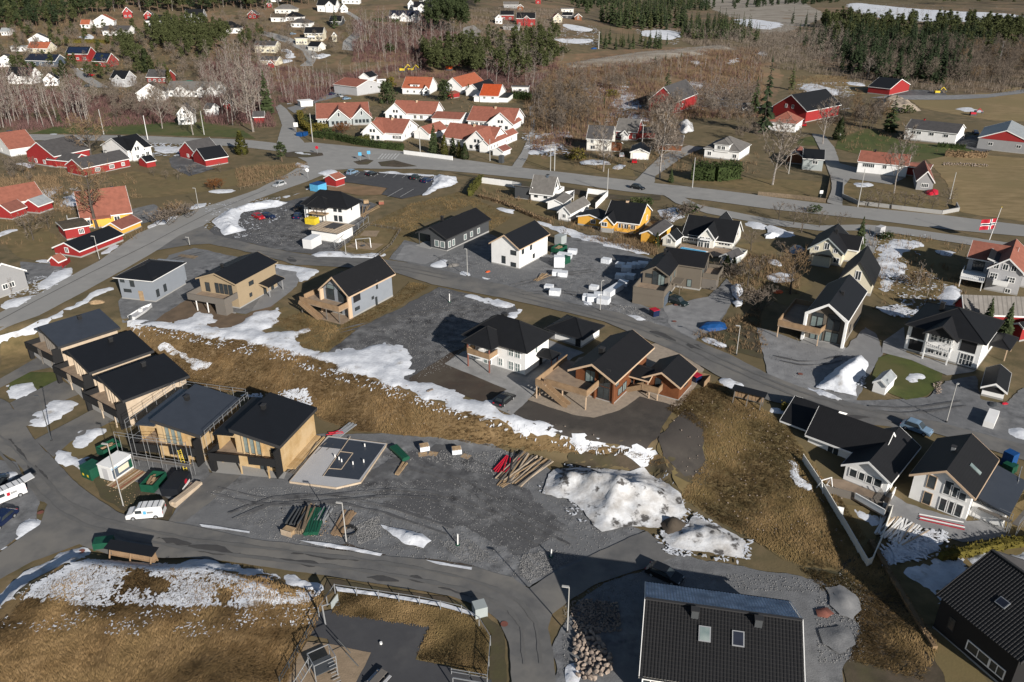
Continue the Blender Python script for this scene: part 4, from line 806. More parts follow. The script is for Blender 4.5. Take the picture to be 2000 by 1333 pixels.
# black house, lower right
H = House('black_house','black house with black tiled roof and one small skylight, lower right corner',(1836,1221),(1968,1352),(2118,1262),h=5.0,wall='black',roof='rblack_y',trim='trimdk')
b = H.block(roof=None,base=.25)
span = H.W; rise = span/2*.55
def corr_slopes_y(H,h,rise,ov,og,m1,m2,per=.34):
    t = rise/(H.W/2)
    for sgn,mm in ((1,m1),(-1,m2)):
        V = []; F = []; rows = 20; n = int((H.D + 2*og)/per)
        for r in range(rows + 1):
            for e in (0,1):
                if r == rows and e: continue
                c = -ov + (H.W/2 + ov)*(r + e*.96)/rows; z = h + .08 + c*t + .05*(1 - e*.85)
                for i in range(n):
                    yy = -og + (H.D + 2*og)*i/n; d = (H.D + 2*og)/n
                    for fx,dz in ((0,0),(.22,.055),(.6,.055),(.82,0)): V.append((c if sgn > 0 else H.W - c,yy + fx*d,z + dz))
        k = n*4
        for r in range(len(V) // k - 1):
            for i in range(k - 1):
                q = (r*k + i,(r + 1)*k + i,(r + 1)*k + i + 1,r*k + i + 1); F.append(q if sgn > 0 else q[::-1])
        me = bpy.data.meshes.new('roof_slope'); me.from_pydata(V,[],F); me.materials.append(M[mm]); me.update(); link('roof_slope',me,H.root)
    part('ridge_cap',MB().bar((H.W/2,-og,h + rise + .2),(H.W/2,H.D + og,h + rise + .2),.3,.16),M['trimdk'],H.root)
    tr = MB()
    for yy in (-og - .07,H.D + og):
        tr = MB(); pr = [(-ov,h - ov*t - .15),(H.W/2,h + rise - .15),(H.W + ov,h - ov*t - .15),(H.W + ov,h - ov*t + .22),(H.W/2,h + rise + .26),(-ov,h - ov*t + .22)]
        tr.prism([(c,yy,z) for c,z in pr],(0,0,0),(0,.07,0)); part('bargeboard',tr,M['trimdk'],H.root)
    for yy in (0,H.D - .2): part('gable_wall',MB().prism([(0,yy,h - .05),(H.W,yy,h - .05),(H.W/2,yy,h + rise - .03)],(0,0,0),(0,.2,0)),M['black'],H.root)
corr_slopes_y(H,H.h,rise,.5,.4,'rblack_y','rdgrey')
x = H.W*.22; z = H.h + x*.55 + .2
fr = part('skylight',MB().box(-.5,-.6,0,.5,.6,.1),M['metal'],H.root); fr.location = (x,H.D*.52,z); fr.rotation_euler = (0,-math.atan(.55),0)
part('pane',MB().box(-.4,-.5,.101,.4,.5,.12),M['rblue'],fr)
H.win('L',H.D*.42,1.0,2.6,1.1,'w1'); H.win('L',H.D*.8,1.6,.7,1.6,'d'); H.win('L',H.D*.18,1.0,1.6,1.1,'w1')

# white modern house, right: tall gable block, roof annex behind the scaffold
H = House('white_gable_house','tall white house with black tiled roof and glazed gable, right edge below the road',(1766,985),(1884,1019),(1958,938),h=4.4,roof='rblack_y',wall='white')
bk = H.block(x0=0,y0=0,x1=H.W,y1=H.D,roof='gable',axis='x',rise=H.D/2*.62,ov=.5,og=.6,th=.22,trim='trimwood'); b = bk
for k in (.12,.24,.36): H.win('L',H.D*k + .3,.35,1.0,1.9,'w0',bk)
for k,hh in ((.12,1.1),(.24,1.6),(.36,2.1)): H.win('L',H.D*k + .3,3.1,1.0,hh,'w0',bk)
H.win('L',H.D*.69,.4,1.0,1.9,'o',bk); H.win('L',H.D*.69,3.1,1.0,2.0,'o0',bk)
H.flatbox('foundation',1.5,-4.2,H.low,H.W,-.04,.3,'concrete'); H.flatbox('wall',1.6,-4.1,.3,H.W,-.05,2.4,'white')
r = MB(); r.prism([(1.2,-4.6,2.45),(1.2,.1,3.6),(1.2,.1,3.8),(1.2,-4.6,2.65)],(0,0,0),(H.W - 1.0,0,0)); part('annex_roof',r,M['rfelt2'],H.root)
sk = part('skylight',MB().box(-.4,-.9,0,.4,.9,.1),M['glass2'],H.root); sk.location = (H.W*.45,H.D*.16,H.h + H.D*.16*.62 + .3); sk.rotation_euler = (math.atan(.62),0,0)
H.chimney(H.W*.55,H.D*.62,H.h + H.D*.4*.62,.5,.5,.9,'metal')
# white house with crossing wings
H = House('white_winged_house','white house with crossing black tiled wings and four gable windows in a row',(1641,943),(1728,972),(1800,890),h=2.9,roof='rblack_y',wall='white')
b = H.block(roof='gable',axis='x',rise=H.D/2*.6,ov=.5,og=.5)
H.wins('L',[H.D*f for f in (.24,.42,.6,.78)],1.3,1.2,1.2,'w0')
b2 = H.block(x0=H.W*.38,y0=H.D*.5,x1=H.W*.95,y1=H.D + 7.5,h=2.9,roof='gable',axis='y',rise=3.0,ov=.5,og=.4,roofm='rblack_y')
b3 = H.block(x0=H.W*.55,y0=H.D + 6,x1=H.W*1.25,y1=H.D + 12.5,h=2.5,roof='gable',axis='y',rise=2.2,ov=.6,og=.4,roofm='rblack',walls=False)
for xx,yy in ((H.W*.58,H.D + 12.2),(H.W*.9,H.D + 12.2),(H.W*1.2,H.D + 12.2),(H.W*1.2,H.D + 7)): H.post(xx,yy,-1,2.5,'trim')
H.win('L',H.D + 3.5,.9,1.6,1.2,'w1',dict(x0=H.W*.38,y0=0,x1=1,y1=1))
H.deck([(-4.6,-1.5),(-.05,-.8),(-.05,H.D),(H.W*.37,H.D + .1),(H.W*.37,H.D + 7),(-1.2,H.D + 6),(-3.5,H.D*.5)],.25,.3)
H.rail([(-4.6,-1.5),(-.3,-.9)],.25,.9,'greywood'); H.rail([(-.3,-.9),(1.6,-.75)],.25,1.0,'white'); H.rail([(-4.6,-1.5),(-3.5,H.D*.5)],.25,.9,'white')
lamp = MB()
for i in range(14): lamp.bar((-3.2 + i*.22,-.2,.3),(-3.2 + i*.22,.7,1.5),.05)
part('trellis',lamp,M['greywood'],H.root)

# white classic house with hip roof
H = House('villa','white two storey villa with black hip roof, front gable and balcony above a curved terrace',(1764,684),(1906,723),(1940,678),top=672,roof='rblack_x',trim='trimdk',wall='white',D=None)
b = H.block(roof='hip',rise=3.0,ov=.55,roofm='rblack')
yb0,yb1 = H.D*.36,H.D*.70
cb = H.block(-1.6,yb0 - .4,H.W*.45,yb1 + .4,h=H.h,roof='gable',axis='x',rise=1.9,ov=.4,og=.35,walls=False)
part('gable_panel',MB().prism([(-1.5,yb0 - .3,H.h - .1),(-1.5,yb1 + .3,H.h - .1),(-1.5,(yb0 + yb1)/2,H.h + 1.7)],(0,0,0),(.15,0,0)),M['blind'],H.root)
H.deck([(-1.9,yb0),(-.02,yb0),(-.02,yb1),(-1.9,yb1)],2.75,.25,'trim','balcony'); H.rail([(-.1,yb0),(-1.9,yb0),(-1.9,yb1),(-.1,yb1)],2.75,.95,'white',False)
for yy in (yb0 + .1,yb1 - .1): H.post(-1.75,yy,0,H.h - .05,'trim',.22)
H.wins('L',[H.D*f for f in (.42,.52,.63)],3.5,.95,1.3,'w11'); H.wins('L',[H.D*f for f in (.42,.52,.63)],.9,.95,1.3,'w11')
H.win('L',H.D*.17,3.0,2.4,1.9,'b'); H.win('L',H.D*.2,.35,.95,2.1,'w11'); H.win('L',H.D*.11,.35,.95,2.1,'w11')
H.win('L',H.D*.85,3.0,2.2,1.9,'b'); H.win('L',H.D*.85,.6,2.2,1.9,'b')
p = H.block(H.W*.55,-3.2,H.W*1.05,-.05,h=2.5,roof='hip',rise=.9,walls=False,ov=.3)
for xx in (H.W*.58,H.W): H.post(xx,-3.0,0,2.5,'trimwood')
H.chimney(H.W*.5,H.D*.72,H.h + 2.0,.7,.7,1.4)

# grey house in a white frame
H = House('frame_house','grey gabled house with broad white frame and timber terrace over its carport',(1567,663),(1645,678),(1686,621),h=5.3,wall='taupe',roof='rblack_x')
b = H.block(roof='gable',axis='x',rise=H.D/2*.75,ov=.25,og=1.0,th=.25,roofm='rfelt')
t = .75; fr = MB(); pr = [(-.25,-.3),(.2,-.3),(.2,H.h + .1),(H.D/2,H.h + H.D/2*t - .25),(H.D - .2,H.h + .1),(H.D - .2,-.3),(H.D + .25,-.3),(H.D + .25,H.h + .45),(H.D/2,H.h + H.D/2*t + .32),(-.25,H.h + .45)]
for (a,c),(a2,c2),w in (((-.05,-.3),(-.05,H.h + .2),.5),((H.D + .05,-.3),(H.D + .05,H.h + .2),.5)):
    fr.box(-1.08,a - .22,c,-.02,a + .22,c2)
fr.prism([(-1.08,-.27,H.h + .15),(-1.08,H.D/2,H.h + H.D/2*t - .1),(-1.08,H.D + .27,H.h + .15),(-1.08,H.D + .27,H.h + .55),(-1.08,H.D/2,H.h + H.D/2*t + .4),(-1.08,-.27,H.h + .55)],(0,0,0),(.1,0,0))
part('gable_frame',fr,M['white'],H.root)
H.wins('L',[H.D*.23,H.D*.39],.5,1.05,1.9,'g'); H.wins('L',[H.D*.23,H.D*.39],3.0,1.05,2.0,'d'); H.win('L',H.D*.31,5.1,2.2,.9,'d')
H.wins('L',[H.D*.66,H.D*.8],3.0,1.05,2.0,'g'); H.win('L',H.D*.73,5.1,2.0,.7,'d'); H.wins('L',[H.D*.62,H.D*.76],.4,1.1,1.9,'g')
H.deck([(-2.6,H.D*.55),(.0,H.D*.55),(0,H.D + .1),(H.W*.6,H.D + .1),(H.W*.6,H.D + 4.6),(-2.6,H.D + 4.6)],2.75,.3)
H.rail([(-.1,H.D*.5),(-2.6,H.D*.55),(-2.6,H.D + 4.6),(H.W*.6,H.D + 4.6),(H.W*.6,H.D + .2)],2.75,1.0,'larch')
for xx,yy in ((-2.4,H.D*.57),(-2.4,H.D + 4.4),(3,H.D + 4.4),(H.W*.58,H.D + 4.4)): H.post(xx,yy,-.5,2.5,'trimwood')
H.flatbox('carport_wall',H.W*.5,H.D + .1,-.5,H.W*.58,H.D + 4.4,2.5,'taupe')
H.deck([(-2.4,-.6),(-.1,-.6),(-.1,H.D),(-2.4,H.D)],.15,.3,'paving','terrace_slab'); H.chimney(H.W*.42,H.D*.38,H.h + H.D*.36*t,.55,.55,1.1)
H.win('R',H.W*.3,1.2,.6,1.5,'d')

# sheds at the villa
simple('bin_shed','tiny white gabled shed with grey roof on the lawn edge beside the tall snow heap',(1704,764),(1727,773),(1741,754),top=755,axis='x',pitch=38,roof='rmetal',cat='shed',ov=.15,og=.2,base=.1)
S1 = simple('garage','white garage with black roof and a long dark window, right of the villa lawn',(1915,775),(1958,783),(1972,748),top=766,axis='x',pitch=32,cat='garage',L_=[(1.2,2.9,.8,(.5,))],style='b')
# grey house with red roof
H = House('red_roof_house','light grey two storey house with red tiled roof at the right edge, under the flag',(1919,571),(1986,578),(2016,540),h=5.2,wall='ltgrey',roof='rred')
b = H.block(roof='gable',axis='x',rise=H.D/2*.8,ov=.4,og=.4)
b2 = H.block(H.W*.32,H.D*.4,H.W*.95,H.D + 4.6,h=5.2,roof='gable',axis='y',rise=H.D/2*.75,ov=.4,og=.4)
H.block(.8,H.D*.55,H.W*.5,H.D + .4,h=5.9,z0=4.8,roof='shed',axis='x',rise=.9,roofm='rblack',wall='ltgrey',base=0)
H.block(H.W*.4,-5.5,H.W*.95,-.05,h=3.2,roof='gable',axis='y',rise=1.8)
H.wins('L',[H.D*.3,H.D*.55,H.D*.82],5.3,.9,1.2,'w1'); H.win('L',H.D*.82,2.9,1.3,1.2,'w21'); H.win('L',H.D*.3,2.7,1.4,1.1,'w21'); H.win('L',H.D*.3,.3,.9,.8,'w1')
H.deck([(-2.2,H.D*.35),(-.02,H.D*.35),(-.02,H.D*.78),(-2.2,H.D*.78)],2.4,.2,'trim','balcony'); H.rail([(-.1,H.D*.35),(-2.2,H.D*.35),(-2.2,H.D*.78),(-.1,H.D*.78)],2.4,1.0,'white')
H.win('L',H.D + 2.4,2.5,2.2,2.4,'d3',dict(x0=H.W*.32,y0=0,x1=1,y1=1)); H.deck([(-1.5,H.D + .3),(H.W*.3,H.D + .3),(H.W*.3,H.D + 5),(-1.5,H.D + 5)],2.2,.2,'trim','veranda'); H.rail([(-1.5,H.D + .3),(-1.5,H.D + 5),(H.W*.3,H.D + 5)],2.2,1.0,'white',False)
for yy in (H.D + .5,H.D + 4.8): H.post(-1.3,yy,-.5,2.0,'trim')
# cream house and outbuilding
H = House('cream_house','cream house with black roof and green trim beside a dark spruce and a narrow lane',(1577,512),(1641,521),(1664,492),h=3.4,wall='cream',roof='rblack_x')
b = H.block(roof='gable',axis='x',rise=H.D/2*.8,ov=.5,og=.4,trim='sage')
H.block(H.W*.35,-2.6,H.W*.85,H.D*.5,h=3.2,roof='gable',axis='y',rise=2.4,ov=.3)
H.win('L',H.D*.5,3.7,1.0,1.5,'w1'); H.wins('L',[H.D*.22,H.D*.8],3.2,.8,.9,'w1'); H.win('L',H.D*.15,.8,1.2,1.1,'w1')
H.block(-2.6,H.D*.3,-.04,H.D*.85,h=2.1,roof='shed',axis='y',rise=.6,roofm='rblack',base=.2); H.chimney(H.W*.5,H.D*.4,H.h + H.D*.33,.6,.6,1.2)
simple('barn','weathered cream outbuilding with a black roof below the cream house',(1636,570),(1699,579),(1718,548),h=3.0,axis='x',wall='cream',roof='rblack',trim='trimdk',rise=4.3,L_=[(3.3,1.0,1.9,(.48,))],cat='outbuilding',base=.6)
# long outbuilding at the right edge
H = simple('long_barn','long red outbuilding with grey corrugated roof behind the villa, right edge',(1874,622),(1877,640),(2040,640),h=3.2,axis='x',wall='red',roof='rgrey_x',rise=2.6,R_=[(1.0,1.5,1.1,(.1,))],cat='outbuilding',style='w3',base=.5)
simple('red_shed','red shed at the right edge behind the villa garage',(1978,660),(1990,668),(2040,655),h=3.0,axis='x',wall='red',roof='rblack',pitch=28,cat='shed')

# brown log house
H = House('log_house','brown timber house with black tiled roof and big wooden deck on a pebbled plot',(1120,770),(1199,790),(1266,733),h=5.0,wall='log_x',roof='rblack_x',trim='trimwood')
sl_ = .52; b = H.block(roof='gable',axis='x',rise=H.D/2*sl_,ov=.7,og=1.6,th=.24,wall='log_x',base=.3)
H.wins('L',[H.D*.62],2.9,1.7,2.1,'g1'); H.win('L',H.D*.27,.5,2.0,2.1,'d1'); H.win('L',H.D*.27,2.9,2.0,2.2,'d1'); H.win('L',H.D*.27,5.3,1.9,.8,'d'); H.win('L',H.D*.6,5.3,1.6,.7,'d')
H.win('R',H.W*.06,3.2,1.0,1.4,'g1'); H.win('R',H.W*.16,1.0,1.4,1.2,'g1'); H.win('R',H.W*.3,.9,1.3,1.5,'g1')
c1 = MB(); c1.box(-.28,-.02,-.4,-.02,.28,H.h); c1.box(-.28,H.D*.46,-.4,-.02,H.D*.46 + .26,H.h + H.D*.23); part('corner_post',c1,M['log'],H.root)
dx0,dy0,dy1 = -4.4,H.D*.40,H.D + 4.6
H.deck([(dx0,dy0),(-.02,dy0),(-.02,H.D + .05),(H.W*.42,H.D + .05),(H.W*.42,dy1),(dx0,dy1)],2.75,.3)
H.rail([(-.1,dy0),(dx0,dy0),(dx0,dy1 - 1.4)],2.75,1.0,'larch'); H.rail([(dx0,dy1),(H.W*.42,dy1)],2.75,1.0,'larch')
H.stair((dx0 - .55,dy1 - .9,2.7),(dx0 - .55,dy1 - 6.0,-.1))
H.deck([(dx0 - 1.1,dy1 - 1.5),(dx0,dy1 - 1.5),(dx0,dy1),(dx0 - 1.1,dy1)],2.75,.3,'deck','landing'); H.rail([(dx0,dy1),(dx0 - 1.1,dy1),(dx0 - 1.1,dy1 - 1.4)],2.75,1.0,'larch')
for xx,yy in ((dx0 + .15,dy0 + .15),(dx0 - .95,dy1 - .15),(dx0 + .1,dy1 - .15),(dx0 + .1,(dy0 + dy1)/2),(1.5,dy1 - .2)): H.post(xx,yy,-.9,2.45)
H.deck([(dx0 + .3,dy0),(-.05,dy0),(-.05,H.D),(dx0 + .3,H.D)],.12,.2,'larch','lower_deck'); H.chimney(H.W*.3,H.D*.62,H.h + H.D*.38*sl_,.8,.8,1.2)
H.block(H.W*.46,-3.4,H.W*.78,.1,h=2.9,z0=2.5,roof='gable',axis='y',rise=.9,walls=False,ov=.4,og=.3)
for xx in (H.W*.47,H.W*.77): H.post(xx,-3.3,-.5,2.9)
H.door('R',H.W*.55,.2,1.0,2.1,'trimdk')
# its garage
H = House('log_garage','brown timber garage with black roof and sloping wooden ramp beside the log house',(1257,768),(1324,784),(1355,756),h=3.1,wall='log_x',roof='rblack_x',trim='trimwood',cat='garage')
b = H.block(roof='gable',axis='x',rise=H.D/2*.56,ov=.5,og=.9,base=.3); H.win('R',H.W*.5,1.6,1.5,.5,'d'); H.win('L',H.D*.62,1.3,.9,1.9,'d')
H.deck([(-1.9,H.D*.48),(-.02,H.D*.48),(-.02,H.D*.95),(-1.9,H.D*.95)],1.5,.2,'deck','landing'); H.rail([(-.1,H.D*.48),(-1.9,H.D*.48),(-1.9,H.D*.98)],1.5,1.0,'larch'); H.stair((-1.3,H.D*.98,1.45),(-1.3,H.D*.98 + 3.2,-.1),1.1)
for yy in (H.D*.5,H.D*.75): H.post(-1.8,yy,-.5,1.4)
b3 = thing('bin_enclosure','yellowish timber bin enclosure holding dark bins behind the log garage','enclosure',P(1364,748),H.yaw)
part('board_wall',MB().bar((-1.2,-1.4,.55),(1.8,-1.4,.55),.06,1.2).bar((1.8,-1.4,.55),(1.8,1.2,.55),.06,1.2),M['larch'],b3)

# white hip house with balcony
H = House('hip_house','white two storey house with black hip roof and a wooden balcony on brown posts',(915,701),(1026,736),(1070,703),top=687,trim='trimdk',wall='white',roof='rblack')
b = H.block(roof='hip',rise=3.3,ov=.75)
y0,y1 = H.D*.47,H.D*.86
cb = H.block(-2.5,y0 - .3,H.W*.4,y1 + .3,h=H.h,roof='hip',rise=2.5,ov=.5,walls=False)
H.deck([(-2.6,y0),(-.02,y0),(-.02,y1),(-2.6,y1)],2.8,.25,'trim','balcony'); H.rail([(-.1,y0),(-2.6,y0),(-2.6,y1),(-.1,y1)],2.8,1.0,'larch')
for yy in (y0 + .1,y1 - .1): H.post(-2.5,yy,-.3,H.h - .02,'rbrown',.2)
H.wins('L',[H.D*.13,H.D*.24],3.3,.95,1.5,'p11'); H.wins('L',[H.D*.13,H.D*.24],.6,.95,1.5,'p11'); H.win('L',H.D*.9,3.3,.9,1.4,'p11'); H.win('L',H.D*.9,.6,.95,1.6,'p11'); H.win('L',H.D*.42,.8,.8,1.3,'p11'); H.win('L',H.D*.65,.3,1.6,2.0,'p1'); H.win('R',H.W*.45,3.3,.6,1.3,'p0'); H.win('L',H.D*.62,3.0,1.6,2.0,'p1')
pc = H.block(H.W*.5,-3.0,H.W*.8,-.05,h=2.6,roof='hip',rise=1.0,walls=False,ov=.35)
for xx in (H.W*.52,H.W*.78): H.post(xx,-2.9,-.2,2.6,'rbrown')
H.door('R',H.W*.65,.2,1.0,2.1,'trimdk'); H.chimney(H.W*.62,H.D*.62,H.h + 2.6,.9,.7,1.0)
H = House('hip_garage','white garage with black hip roof and dark door by the middle road',(1072,661),(1135,680),(1171,657),top=661,trim='trimdk',wall='white',roof='rblack',cat='garage')
b = H.block(roof='hip',rise=1.9,ov=.7); H.door('L',H.D*.1,.1,1.1,2.2,'trimdk'); H.wins('L',[H.D*.38,H.D*.68],1.7,1.1,.5,'d'); H.door('L',H.D*.9,.1,1.3,2.3,'grey')

# taupe house with two wings
H = House('taupe_house','brown grey house with two black roofed wings and a roof terrace over its garage',(1251,578),(1302,584),(1331,553),h=5.4,wall='taupe',roof='rblack_x',trim='taupe')
b = H.block(roof='gable',axis='x',rise=H.D/2*.58,ov=.3,og=.7)
L2 = (H.pt(0,0) - P(1357,571)).length
H.flatbox('garage_block',-5.6,-.6,-1,-.05,H.D + .4,2.6,'taupe'); H.deck([(-5.6,-.6),(-.05,-.6),(-.05,H.D + .4),(-5.6,H.D + .4)],2.85,.24)
H.rail([(-.1,-.6),(-5.65,-.6),(-5.65,H.D + .4),(-.1,H.D + .4)],2.55,1.35,'taupe',th=.14)
gd = H.door('R',-2.9,0,4.0,2.3,'slate',garage=True,blk=dict(x0=0,y0=-.62,x1=1,y1=1))
H.win('L',H.D*.28,2.9,1.5,2.4,'g1'); H.win('L',H.D*.5,2.9,1.2,3.0,'d'); H.win('L',H.D*.75,4.3,1.4,.8,'d'); H.win('L',H.D*.26,5.5,1.2,.6,'d')
H.wins('R',[H.W*.2,H.W*.5],3.3,.9,1.5,'g'); H.win('R',H.W*.12,.6,.8,1.6,'g')
pw = H.block(H.W*.3,-2.0,H.W*.62,-.04,h=2.5,roof='flat',walls=False,ov=.1,roofm='taupe')
for xx in (H.W*.32,H.W*.6): H.post(xx,-1.9,-.2,2.5,'taupe')
w2 = H.block(H.W*.72,-5.4,H.W*.72 + 7.6,H.D*.55,h=5.4,roof='gable',axis='y',rise=2.1,ov=.3,og=.7)
x2 = H.W*.72
H.win('R',1.6 + x2 - x2,.3 + 2.6,1.0,2.6,'g',dict(x0=x2,y0=-5.4,x1=1,y1=1)); H.win('R',3.4,2.9,1.2,3.6,'d',dict(x0=x2,y0=-5.4,x1=1,y1=1)); H.win('R',5.2,2.9,1.2,3.2,'d',dict(x0=x2,y0=-5.4,x1=1,y1=1)); H.win('L',-3.0,.6,.9,1.6,'g',dict(x0=x2,y0=0,x1=1,y1=1))
H.deck([(x2 + 1.4,-8.8),(x2 + 7.8,-8.8),(x2 + 7.8,-5.45),(x2 + 1.4,-5.45)],2.75,.25,'deck','balcony'); H.rail([(x2 + 1.4,-5.5),(x2 + 1.4,-8.8),(x2 + 7.8,-8.8),(x2 + 7.8,-5.5)],2.6,1.1,'taupe')
H.flatbox('store',x2 + 1.5,-8.6,-1,x2 + 4.6,-5.46,2.5,'greywood')
for xx in (x2 + 7.6,): H.post(xx,-8.6,-.5,2.5,'taupe')
H.chimney(H.W*.75,H.D*.55,H.h + 1.9,.5,.5,1.0)

# white gable house
H = simple('plain_white_house','plain white two storey gabled house with black roof and timber edging, by the insulation packs',(962,514),(1014,527),(1066,497),top=486,axis='x',vr=460,wall='white',roof='rfelt',trim='trimwood',L_=[(.8,.9,1.7,(.55,)),(3.4,1.4,1.0,(.2,)),(.5,1.3,.9,(.2,))],R_=[(3.5,.9,1.2,(.12,.4)),(1.0,.8,1.0,(.5,))],style='d',ov=.4,og=.5)
# dark bungalow
H = House('dark_bungalow','low dark grey wooden bungalow with black roof and white windows beside the lawn',(822,477),(873,492),(949,453),top=466,wall='dkgrey',roof='rblack_x',trim='trimdk')
b = H.block(x0=0,roof='gable',axis='x',vr=444,ov=.45,og=.5,walls=False)
H.block(0,0,H.W,H.D*.56,h=H.h,roof=None); H.block(3.2,H.D*.56 + .01,H.W,H.D,h=H.h,roof=None)
t = b['rise']/(H.D/2); [part('gable_wall',MB().prism([(xx,0,H.h - .02),(xx,H.D,H.h - .02),(xx,H.D/2,H.h + b['rise'] - .02)],(0,0,0),(.2,0,0)),M['dkgrey'],H.root) for xx in (.05,H.W - .2)]
H.post(.2,H.D - .2,-.3,H.h,'dkgrey'); H.deck([(-1.0,H.D*.5),(3.1,H.D*.57),(3.1,H.D + .2),(-1.0,H.D + .2)],.25,.5,'concrete','porch_slab')
H.wins('L',[H.D*.14,H.D*.34],.9,1.2,1.5,'p0'); H.wins('R',[H.W*.06,H.W*.15],.9,.9,1.5,'p0'); H.wins('R',[H.W*.42,H.W*.57,H.W*.74],1.0,1.0,1.3,'p0'); H.chimney(H.W*.42,H.D*.8,H.h + b['rise']*.6,.6,.6,1.2)
# white hip house under construction
H = House('hip_new_house','white two storey house with large black hip roof just below the car park',(596,430),(680,439),(705,425),top=408,trim='trimdk',wall='white',roof='rblack')
b = H.block(roof='hip',rise=3.4,ov=.7)
y0,y1 = H.D*.42,H.D*.82; H.block(-1.8,y0 - .3,H.W*.4,y1 + .3,h=H.h,roof='hip',rise=2.4,ov=.4,walls=False)
H.deck([(-1.9,y0),(-.02,y0),(-.02,y1),(-1.9,y1)],2.8,.25,'plank','balcony')
for yy in (y0 + .1,(y0 + y1)/2,y1 - .1): H.post(-1.8,yy,-.3,H.h - .02,'trimdk')
H.wins('L',[H.D*.16,H.D*.27],3.4,.9,1.5,'d12'); H.wins('L',[H.D*.16,H.D*.27],.7,.9,1.5,'d12'); H.win('L',H.D*.87,3.4,.9,1.2,'d12'); H.win('L',H.D*.87,.7,.9,1.2,'d12'); H.wins('L',[H.D*.5,H.D*.6,H.D*.72],3.7,.8,1.1,'d1'); H.win('R',H.W*.35,3.5,.5,1.3,'d')
# its roofless garage
H = House('unfinished_garage','unfinished white garage with bare roof battens beside the white container',(612,468),(661,476),(687,461),h=2.7,wall='white',cat='garage')
H.block(roof=None,base=.2); H.flatbox('roof_deck',-.5,-.5,2.705,H.W + .5,H.D + .5,2.85,'rdgrey')
bt = MB(); n = 16
for i in range(n + 1): bt.bar((-.5 + (H.W + 1)*i/n,-.5,2.93),(-.5 + (H.W + 1)*i/n,H.D + .5,2.93),.09,.09)
for i in range(9): bt.bar((-.5,-.5 + (H.D + 1)*i/8,3.03),(H.W + .5,-.5 + (H.D + 1)*i/8,3.03),.09,.06)
part('roof_battens',bt,M['palewood'],H.root); H.flatbox('roofing_felt',H.W*.3,H.D*.25,3.08,H.W*.95,H.D*.7,3.14,'rdgrey')
# grey gable house
H = House('grey_gable_house','light grey gabled house with larch terrace and stair, above the snowy bank',(636,606),(689,621),(766,579),top=577,wall='greyblue',roof='rblack_x',trim='trim')
b = H.block(roof='gable',axis='x',vr=541,ov=.3,og=1.0,th=.22,bargeboard=True,trim='trimwood')
for xx in (0,): part('corner_board',MB().box(-1.0,-.1,-.3,-.02,.18,H.h + .1).box(-1.0,H.D - .18,-.3,-.02,H.D + .1,H.h + .1),M['trimwood'],H.root)
H.win('L',H.D*.3,3.0,2.0,2.2,'d'); H.win('L',H.D*.73,3.0,2.0,2.2,'d'); H.win('L',H.D*.3,5.4,1.9,.8,'g'); H.win('L',H.D*.7,5.4,1.9,.8,'g'); H.win('L',H.D*.5,.4,2.0,2.0,'d1')
H.win('R',H.W*.13,3.1,2.0,2.2,'b'); H.win('R',H.W*.12,1.2,1.3,.6,'d'); H.win('R',H.W*.5,1.8,.6,.5,'d'); H.win('R',H.W*.58,.1,.5,1.7,'d'); H.win('R',H.W*.62,3.6,.4,1.9,'d')
H.deck([(-3.6,.2),(-.02,.2),(-.02,H.D + .1),(H.W*.35,H.D + .1),(H.W*.35,H.D + 3.2),(-3.6,H.D + 3.2)],2.75,.28)
H.rail([(-.1,.2),(-3.6,.2),(-3.6,H.D + 3.2)],2.75,1.0,'larch'); H.rail([(-2.3,H.D + 3.2),(H.W*.35,H.D + 3.2)],2.75,1.0,'larch'); H.stair((-4.1,H.D + 2.6,2.7),(-4.1,H.D - 2.6,-.1),1.0)
for xx,yy in ((-3.5,.4),(-3.5,H.D*.5),(-3.5,H.D + 3),(-1.5,H.D + 3),(1.5,H.D + 3)): H.post(xx,yy,-.5,2.5,'greywood')
H.deck([(-3.8,-.5),(-.05,-.5),(-.05,H.D + .4),(-3.8,H.D + .4)],.1,.25,'deck','lower_deck'); H.chimney(H.W*.3,H.D*.72,H.h + b['rise']*.5,.5,.5,1.0)
H.block(H.W*.45,H.D + .05,H.W*.95,H.D + 4.0,h=2.6,roof='flat',wall='greyblue',roofm='rfelt',ov=.2)
# beige house
H = House('beige_house','beige house with black roof and a weathered grey balcony box, facing the bank',(405,588),(469,604),(534,560),top=554,wall='beige',roof='rfelt',trim='beige')
b = H.block(roof='gable',axis='x',vr=534,ov=.4,og=.7)
H.wins('L',[H.D*f for f in (.18,.3,.42,.54)],3.0,.8,2.1,'d'); H.win('L',H.D*.8,3.0,1.0,1.9,'d'); H.win('R',H.W*.35,3.8,1.4,.8,'d'); H.win('R',H.W*.3,1.4,.7,.7,'d'); H.wins('R',[H.W*.66,H.W*.86],.1,.8,2.1,'d')
H.deck([(-4.2,.0),(-.02,0),(-.02,H.D),(-4.2,H.D)],2.7,.25,'deck','balcony'); H.rail([(-.1,0),(-4.2,0),(-4.2,H.D),(-.1,H.D)],2.5,1.3,'greywood',th=.12)
H.flatbox('store',-4.1,.1,-.6,-2.0,2.6,2.4,'greywood')
for yy in (H.D*.5,H.D*.8): H.post(-4.0,yy,-.5,2.4,'trim')
H.block(H.W*.55,-2.2,H.W*.95,-.05,h=2.5,roof='shed',axis='x',rise=.5,walls=False,roofm='rfelt',ov=.2)
for xx in (H.W*.57,H.W*.93): H.post(xx,-2.1,-.3,2.5,'grey')
H.chimney(H.W*.3,H.D*.68,H.h + b['rise']*.65,.5,.5,1.0); H.deck([(-4.6,-.5),(-.05,-.5),(-.05,H.D),(-4.6,H.D)],.08,.3,'concrete','terrace_slab')
